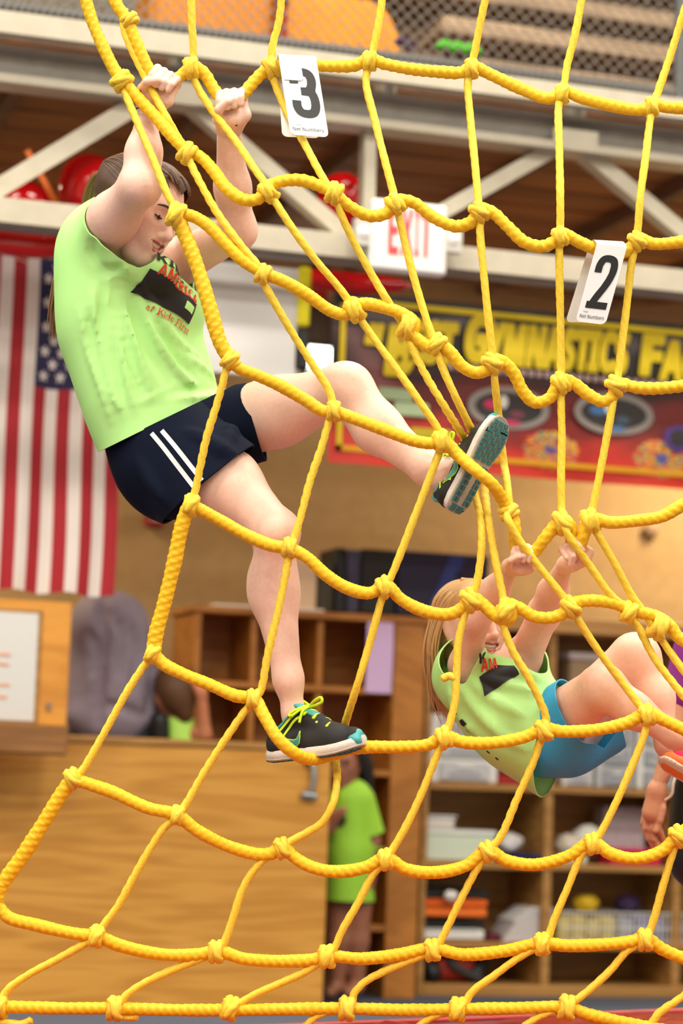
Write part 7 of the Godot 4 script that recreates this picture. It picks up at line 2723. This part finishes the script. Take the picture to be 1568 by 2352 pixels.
# pixel, distance -> point; radius in pixels of that distance
func build_bystanders():
	var G := func(x, y, d): return at(x, y, d)
	# ---- adult in a grey sweatshirt bending over behind the half wall
	var d := 10.0
	var k := d / FPX
	var base: Vector3 = G.call(255, 1900, d)
	base.y = 0.0
	var who := thing("person", base)
	tag(who, "person in grey lavender sweatshirt bending over, back turned, behind the half wall", "person")
	var grey := mat_mottled(Color(0.56, 0.52, 0.58), 0.85, 0.1, 0.85, 5.0, 0.2, 91)
	var f := Field.new()
	f.add(G.call(252, 1450, d), G.call(258, 1640, d + 0.02), 90 * k, 100 * k, 0.08)
	f.add(G.call(235, 1430, d - 0.05), G.call(275, 1450, d + 0.12), 62 * k, 70 * k, 0.08)
	f.add(G.call(190, 1480, d + 0.02), G.call(182, 1640, d - 0.08), 34 * k, 32 * k, 0.05)
	f.add(G.call(325, 1500, d + 0.1), G.call(334, 1650, d + 0.05), 36 * k, 34 * k, 0.05)
	var marks := [[[206, 1392], [214, 1470], [206, 1560], [200, 1680]], [[300, 1400], [318, 1470], [322, 1560], [316, 1660]], [[238, 1420], [262, 1480], [252, 1560]], [[216, 1640], [262, 1650], [306, 1672]], [[180, 1470], [196, 1510], [186, 1560]], [[276, 1440], [290, 1520], [282, 1600]]]
	var lines := []
	for c in marks:
		var l := PackedVector3Array()
		for q in c: l.append(f.hit(G.call(q[0], q[1], d - 0.6), -lens_axes.z, 1.2))
		lines.append(curve_through(l, 0.06))
	for i in lines.size():
		var l: PackedVector3Array = lines[i]
		for j in range(1, l.size()): f.cut(l[j - 1], l[j], 0.016 if i < 2 else 0.011, 0.016 if i < 2 else 0.011, 0.03)
	f.add(G.call(225, 1395, d - 0.04), G.call(290, 1412, d + 0.02), 34 * k, 38 * k, 0.03)
	put_world(who, "sweatshirt", f.mesh(0.013).commit(), grey)
	f = Field.new()
	var hip: Vector3 = G.call(258, 1690, d)
	for s in [-1, 1]:
		var foot: Vector3 = base + lens_axes.x * (0.1 * s) + Vector3(0, 0.06, 0)
		f.add(hip + lens_axes.x * (0.08 * s), foot + Vector3(0, 0.42, 0), 0.11, 0.075, 0.05)
		f.add(foot + Vector3(0, 0.42, 0), foot, 0.075, 0.055, 0.04)
	put_world(who, "trousers", f.mesh(0.018).commit(), mat_plain(Color(0.16, 0.17, 0.22), 0.8))
	f = Field.new()
	f.add(G.call(262, 1470, d + 0.25), G.call(266, 1510, d + 0.30), 0.1, 0.09, 0.05)
	put_world(who, "head", f.mesh(0.014).commit(), mat_plain(Color(0.30, 0.22, 0.16), 0.7))
	# ---- child with raised arm next to that person
	d = 9.97
	k = d / FPX
	base = G.call(415, 1900, d)
	base.y = 0.0
	who = thing("person", base)
	tag(who, "brown-haired child in lime shirt with a raised bare arm behind the half wall", "person")
	var skin := skin_mat(Color(0.78, 0.50, 0.36), 92)
	f = Field.new()
	f.add(G.call(395, 1600, d), G.call(412, 1640, d), 40 * k, 30 * k, 0.03)
	f.add(G.call(420, 1680, d), G.call(470, 1688, d - 0.04), 20 * k, 16 * k, 0.02)
	f.add(G.call(470, 1688, d - 0.04), G.call(462, 1590, d - 0.06), 16 * k, 13 * k, 0.02)
	f.add(G.call(462, 1590, d - 0.06), G.call(448, 1572, d - 0.06), 13 * k, 11 * k, 0.02)
	for s in [-1, 1]:
		var foot: Vector3 = base + lens_axes.x * (0.07 * s) + Vector3(0, 0.05, 0)
		f.add(G.call(412, 1790, d) + lens_axes.x * (0.06 * s), foot, 0.06, 0.04, 0.03)
	put_world(who, "body", f.mesh(0.013).commit(), skin)
	f = Field.new()
	f.add(G.call(412, 1665, d), G.call(412, 1800, d), 36 * k, 44 * k, 0.05)
	put_world(who, "shirt", f.mesh(0.014).commit(), mat_plain(Color(0.74, 0.95, 0.42), 0.7))
	f = Field.new()
	f.add(G.call(396, 1568, d), G.call(408, 1600, d - 0.02), 42 * k, 40 * k, 0.04)
	f.add(G.call(405, 1590, d - 0.03), G.call(424, 1640, d - 0.05), 38 * k, 20 * k, 0.04)
	put_world(who, "hair", f.mesh(0.012).commit(), mat_mottled(Color(0.42, 0.27, 0.14), 0.6, 0.1, 0.6, 8.0, 0.0, 93))
	f = Field.new()
	f.add(G.call(366, 1655, d - 0.08), G.call(368, 1760, d - 0.08), 22 * k, 24 * k, 0.04)
	put_world(who, "dark_bag", f.mesh(0.014).commit(), M.black).set_meta("label", "black bag at the child's side")
	# ---- small child standing at the end of the half wall
	d = 10.02
	k = d / FPX
	base = G.call(797, 2290, d)
	base.y = 0.0
	who = thing("person", base)
	tag(who, "small dark-haired child in long lime shirt standing beside the cubby unit", "person")
	f = Field.new()
	var by := base + Vector3(0, 0.0, 0)
	f.add(G.call(800, 1830, d), G.call(802, 2040, d), 42 * k, 46 * k, 0.04)
	f.add(G.call(838, 1850, d), G.call(856, 1930, d), 22 * k, 17 * k, 0.02)
	f.add(G.call(856, 1930, d), G.call(850, 2010, d - 0.03), 16 * k, 12 * k, 0.02)
	f.add(G.call(850, 2010, d - 0.03), G.call(846, 2036, d - 0.04), 13 * k, 10 * k, 0.02)
	f.add(G.call(766, 1850, d - 0.02), G.call(756, 1900, d - 0.10), 18 * k, 15 * k, 0.02)
	f.add(G.call(756, 1900, d - 0.10), G.call(786, 1862, d - 0.14), 14 * k, 11 * k, 0.02)
	for s in [[782, 776, 758], [828, 822, 800]]:
		f.add(G.call(s[0], 2030, d), G.call(s[1], 2160, d), 32 * k, 24 * k, 0.03)
		f.add(G.call(s[1], 2160, d), G.call(s[1] - 2, 2262, d), 24 * k, 17 * k, 0.03)
		f.add(G.call(s[1] - 2, 2268, d), G.call(s[2], 2280, d - 0.06), 16 * k, 13 * k, 0.02)
	var body := f.mesh(0.011)
	var hf := head_field(G.call(792, 1752, d), lens_axes * Vector3(-0.30, -0.05, 0.95), lens_axes * Vector3(0.02, 1, 0), 0.88, false)
	(hf[0] as Field).add(G.call(795, 1780, d), G.call(798, 1820, d), 0.042, 0.046, 0.03)
	append_mb(body, (hf[0] as Field).mesh(0.006))
	put_world(who, "body", body.commit(), skin_mat(Color(0.62, 0.40, 0.30), 94))
	face_parts(who, hf, 0.88, Color(0.08, 0.05, 0.05))
	f = Field.new()
	f.add(G.call(806, 1836, d), G.call(804, 1950, d), 50 * k, 54 * k, 0.03)
	f.add(G.call(804, 1950, d), G.call(800, 2080, d), 54 * k, 60 * k, 0.03)
	f.add(G.call(836, 1840, d), G.call(862, 1930, d), 26 * k, 26 * k, 0.02)
	f.add(G.call(775, 1842, d), G.call(758, 1900, d - 0.05), 24 * k, 24 * k, 0.02)
	var lo: Vector3 = G.call(800, 2068, d)
	var cm := clip(f.mesh(0.011), func(p: Vector3): return lo.y - p.y, 0.004)
	var arm_n := (lens_axes * Vector3(0.3, -0.95, 0)).normalized()
	var ao: Vector3 = G.call(862, 1915, d)
	cm = clip(cm, func(p: Vector3): return (p - ao).dot(arm_n) if p.distance_to(ao) < 0.07 else -1.0, 0.004)
	var sh := put_world(who, "shirt", cm.commit(), mat_mottled(Color(0.60, 0.82, 0.22), 0.7, 0.1, 0.92, 6.0, 0.1, 95))
	put_world(sh, "printed_patch", press_on(f, fine_poly(ellipse(0.048, 0.035, 14)), G.call(768, 1892, d - 0.2), lens_axes.x, lens_axes.y, -lens_axes.z, 0.003), M.black)
	f = Field.new()
	f.add(G.call(800, 1735, d + 0.02), G.call(806, 1770, d + 0.05), 46 * k, 44 * k, 0.04)
	f.add(G.call(822, 1760, d + 0.06), G.call(838, 1860, d + 0.08), 34 * k, 24 * k, 0.04)
	var hq: Callable = hf[2]
	var HB: Basis = hf[1]
	var hc: Vector3 = G.call(792, 1752, d)
	f.add(hq.call(0, 0.044, 0.01), hq.call(0, 0.036, -0.04), 0.0735 * 0.88, 0.081 * 0.88, 0.03)
	put_world(who, "hair", clip(f.mesh(0.008), func(p: Vector3):
		var q := HB.inverse() * (p - hc) / 0.88
		return q.z - 0.06 + maxf(0.0, 0.06 - q.y) * 0.5 + absf(q.x) * 0.1, 0.0).commit(), mat_plain(Color(0.06, 0.035, 0.035), 0.5))
	# ---- person cut by the right edge: hanging arm, black shorts
	d = 6.1
	k = d / FPX
	base = G.call(1690, 2400, d)
	base.y = 0.3
	who = thing("person", base)
	tag(who, "person at the right edge with hanging bare arm and black shorts", "person")
	f = Field.new()
	f.add(G.call(1572, 1560, d + 0.05), G.call(1548, 1710, d), 44 * k, 30 * k, 0.03)
	f.add(G.call(1548, 1710, d), G.call(1510, 1806, d - 0.02), 29 * k, 17 * k, 0.03)
	# trunk and legs, outside the frame
	f.add(G.call(1690, 1500, d + 0.05), G.call(1690, 1850, d + 0.05), 0.11, 0.11, 0.05)
	f.add(G.call(1690, 1470, d + 0.05), G.call(1690, 1390, d + 0.05), 0.05, 0.05, 0.03)
	f.add(G.call(1790, 1520, d + 0.05), G.call(1816, 1700, d + 0.02), 0.045, 0.036, 0.03)
	f.add(G.call(1816, 1700, d + 0.02), G.call(1800, 1860, d - 0.04), 0.034, 0.024, 0.03)
	f.add(G.call(1800, 1860, d - 0.04), G.call(1794, 1920, d - 0.05), 0.026, 0.02, 0.02)
	for s in [[1640, 1632], [1745, 1760]]:
		var foot: Vector3 = Vector3(base.x, 0.345, base.z) + lens_axes.x * ((s[1] - 1690) * k)
		var knee: Vector3 = G.call(s[0], 2160, d)
		f.add(G.call(s[0], 1860, d + 0.05), knee, 0.075, 0.052, 0.04)
		f.add(knee, foot, 0.052, 0.038, 0.03)
		f.add(foot, foot - Vector3(0.02, 0.01, -0.14), 0.04, 0.03, 0.02)
	body = f.mesh(0.012)
	var rh := head_field(G.call(1690, 1300, d + 0.05), lens_axes * Vector3(-0.75, -0.1, 0.65), lens_axes.y, 0.95, false)
	(rh[0] as Field).add(G.call(1690, 1330, d + 0.06), G.call(1690, 1410, d + 0.05), 0.046, 0.048, 0.03)
	append_mb(body, (rh[0] as Field).mesh(0.006))
	face_parts(who, rh, 0.95, Color(0.2, 0.13, 0.08))
	# relaxed hand: palm, four fingers and a thumb
	f = Field.new()
	f.add(G.call(1516, 1792, d - 0.018), G.call(1508, 1815, d - 0.02), 15 * k, 16 * k, 0.02)
	f.add(G.call(1506, 1815, d - 0.02), G.call(1498, 1866, d - 0.02), 19 * k, 25 * k, 0.02, lens_axes.z, 1.3)
	f.add(G.call(1510, 1820, d - 0.01), G.call(1512, 1864, d - 0.01), 17 * k, 16 * k, 0.02)
	var fingers := [[[1521, 1856], [1515, 1884], [1506, 1908]], [[1501, 1874], [1497, 1904], [1502, 1928], [1516, 1950]], [[1490, 1872], [1484, 1902], [1491, 1926], [1503, 1948]], [[1482, 1864], [1477, 1890], [1482, 1912], [1493, 1932]]]
	var rr := [9.5, 9.5, 9.0, 8.0]
	for i in 4:
		var pts: Array = fingers[i]
		for j in pts.size() - 1:
			f.add(G.call(pts[j][0], pts[j][1], d - 0.03 + i * 0.014), G.call(pts[j + 1][0], pts[j + 1][1], d - 0.035 + i * 0.014), (rr[i] - j * 0.6) * k, (rr[i] - j * 0.6 - 0.8) * k, 0.004)
	f.add(G.call(1514, 1905, d - 0.03), G.call(1526, 1936, d - 0.02), 7.5 * k, 6 * k, 0.003)
	append_mb(body, f.mesh(0.0035))
	put_world(who, "body", body.commit(), skin_mat(Color(0.80, 0.56, 0.42), 96))
	f = Field.new()
	f.add(G.call(1660, 1850, d + 0.05), G.call(1625, 1960, d + 0.03), 0.13, 0.105, 0.05)
	f.add(G.call(1720, 1850, d + 0.05), G.call(1750, 1960, d + 0.03), 0.13, 0.105, 0.05)
	f.add(G.call(1600, 1800, d + 0.04), G.call(1598, 1900, d + 0.04), 44 * k, 40 * k, 0.05)
	put_world(who, "shorts", f.mesh(0.012).commit(), M.black)
	f = Field.new()
	f.add(G.call(1690, 1500, d + 0.05), G.call(1690, 1760, d + 0.05), 0.14, 0.135, 0.05)
	f.add(G.call(1600, 1500, d + 0.05), G.call(1566, 1598, d + 0.04), 0.06, 0.056, 0.04)
	put_world(who, "shirt", f.mesh(0.012).commit(), mat_plain(Color(0.50, 0.12, 0.50), 0.7))
	var mb := MB.new()
	mb.tube(curve_through(PackedVector3Array([G.call(1556, 1770, d - 0.08), G.call(1546, 1800, d - 0.09), G.call(1542, 1826, d - 0.09), G.call(1528, 1838, d - 0.08)]), 0.006), 0.004, 6)
	put_world(who, "drawstring", mb.commit(), mat_plain(Color(0.75, 0.7, 0.62), 0.7))
	f = Field.new()
	var rq: Callable = rh[2]
	var RB: Basis = rh[1]
	var rc: Vector3 = G.call(1690, 1300, d + 0.05)
	f.add(rq.call(0, 0.044, 0.012), rq.call(0, 0.036, -0.04), 0.0735 * 0.95, 0.082 * 0.95, 0.03)
	f.add(rq.call(0, 0.0, -0.05), rq.call(0, -0.10, -0.06), 0.065, 0.04, 0.03)
	put_world(who, "hair", clip(f.mesh(0.008), func(p: Vector3):
		var q := RB.inverse() * (p - rc) / 0.95
		return q.z - 0.085 + maxf(0.0, 0.062 - q.y) * 1.1 + absf(q.x) * 0.3, 0.0).commit(), mat_plain(Color(0.2, 0.13, 0.08), 0.6))
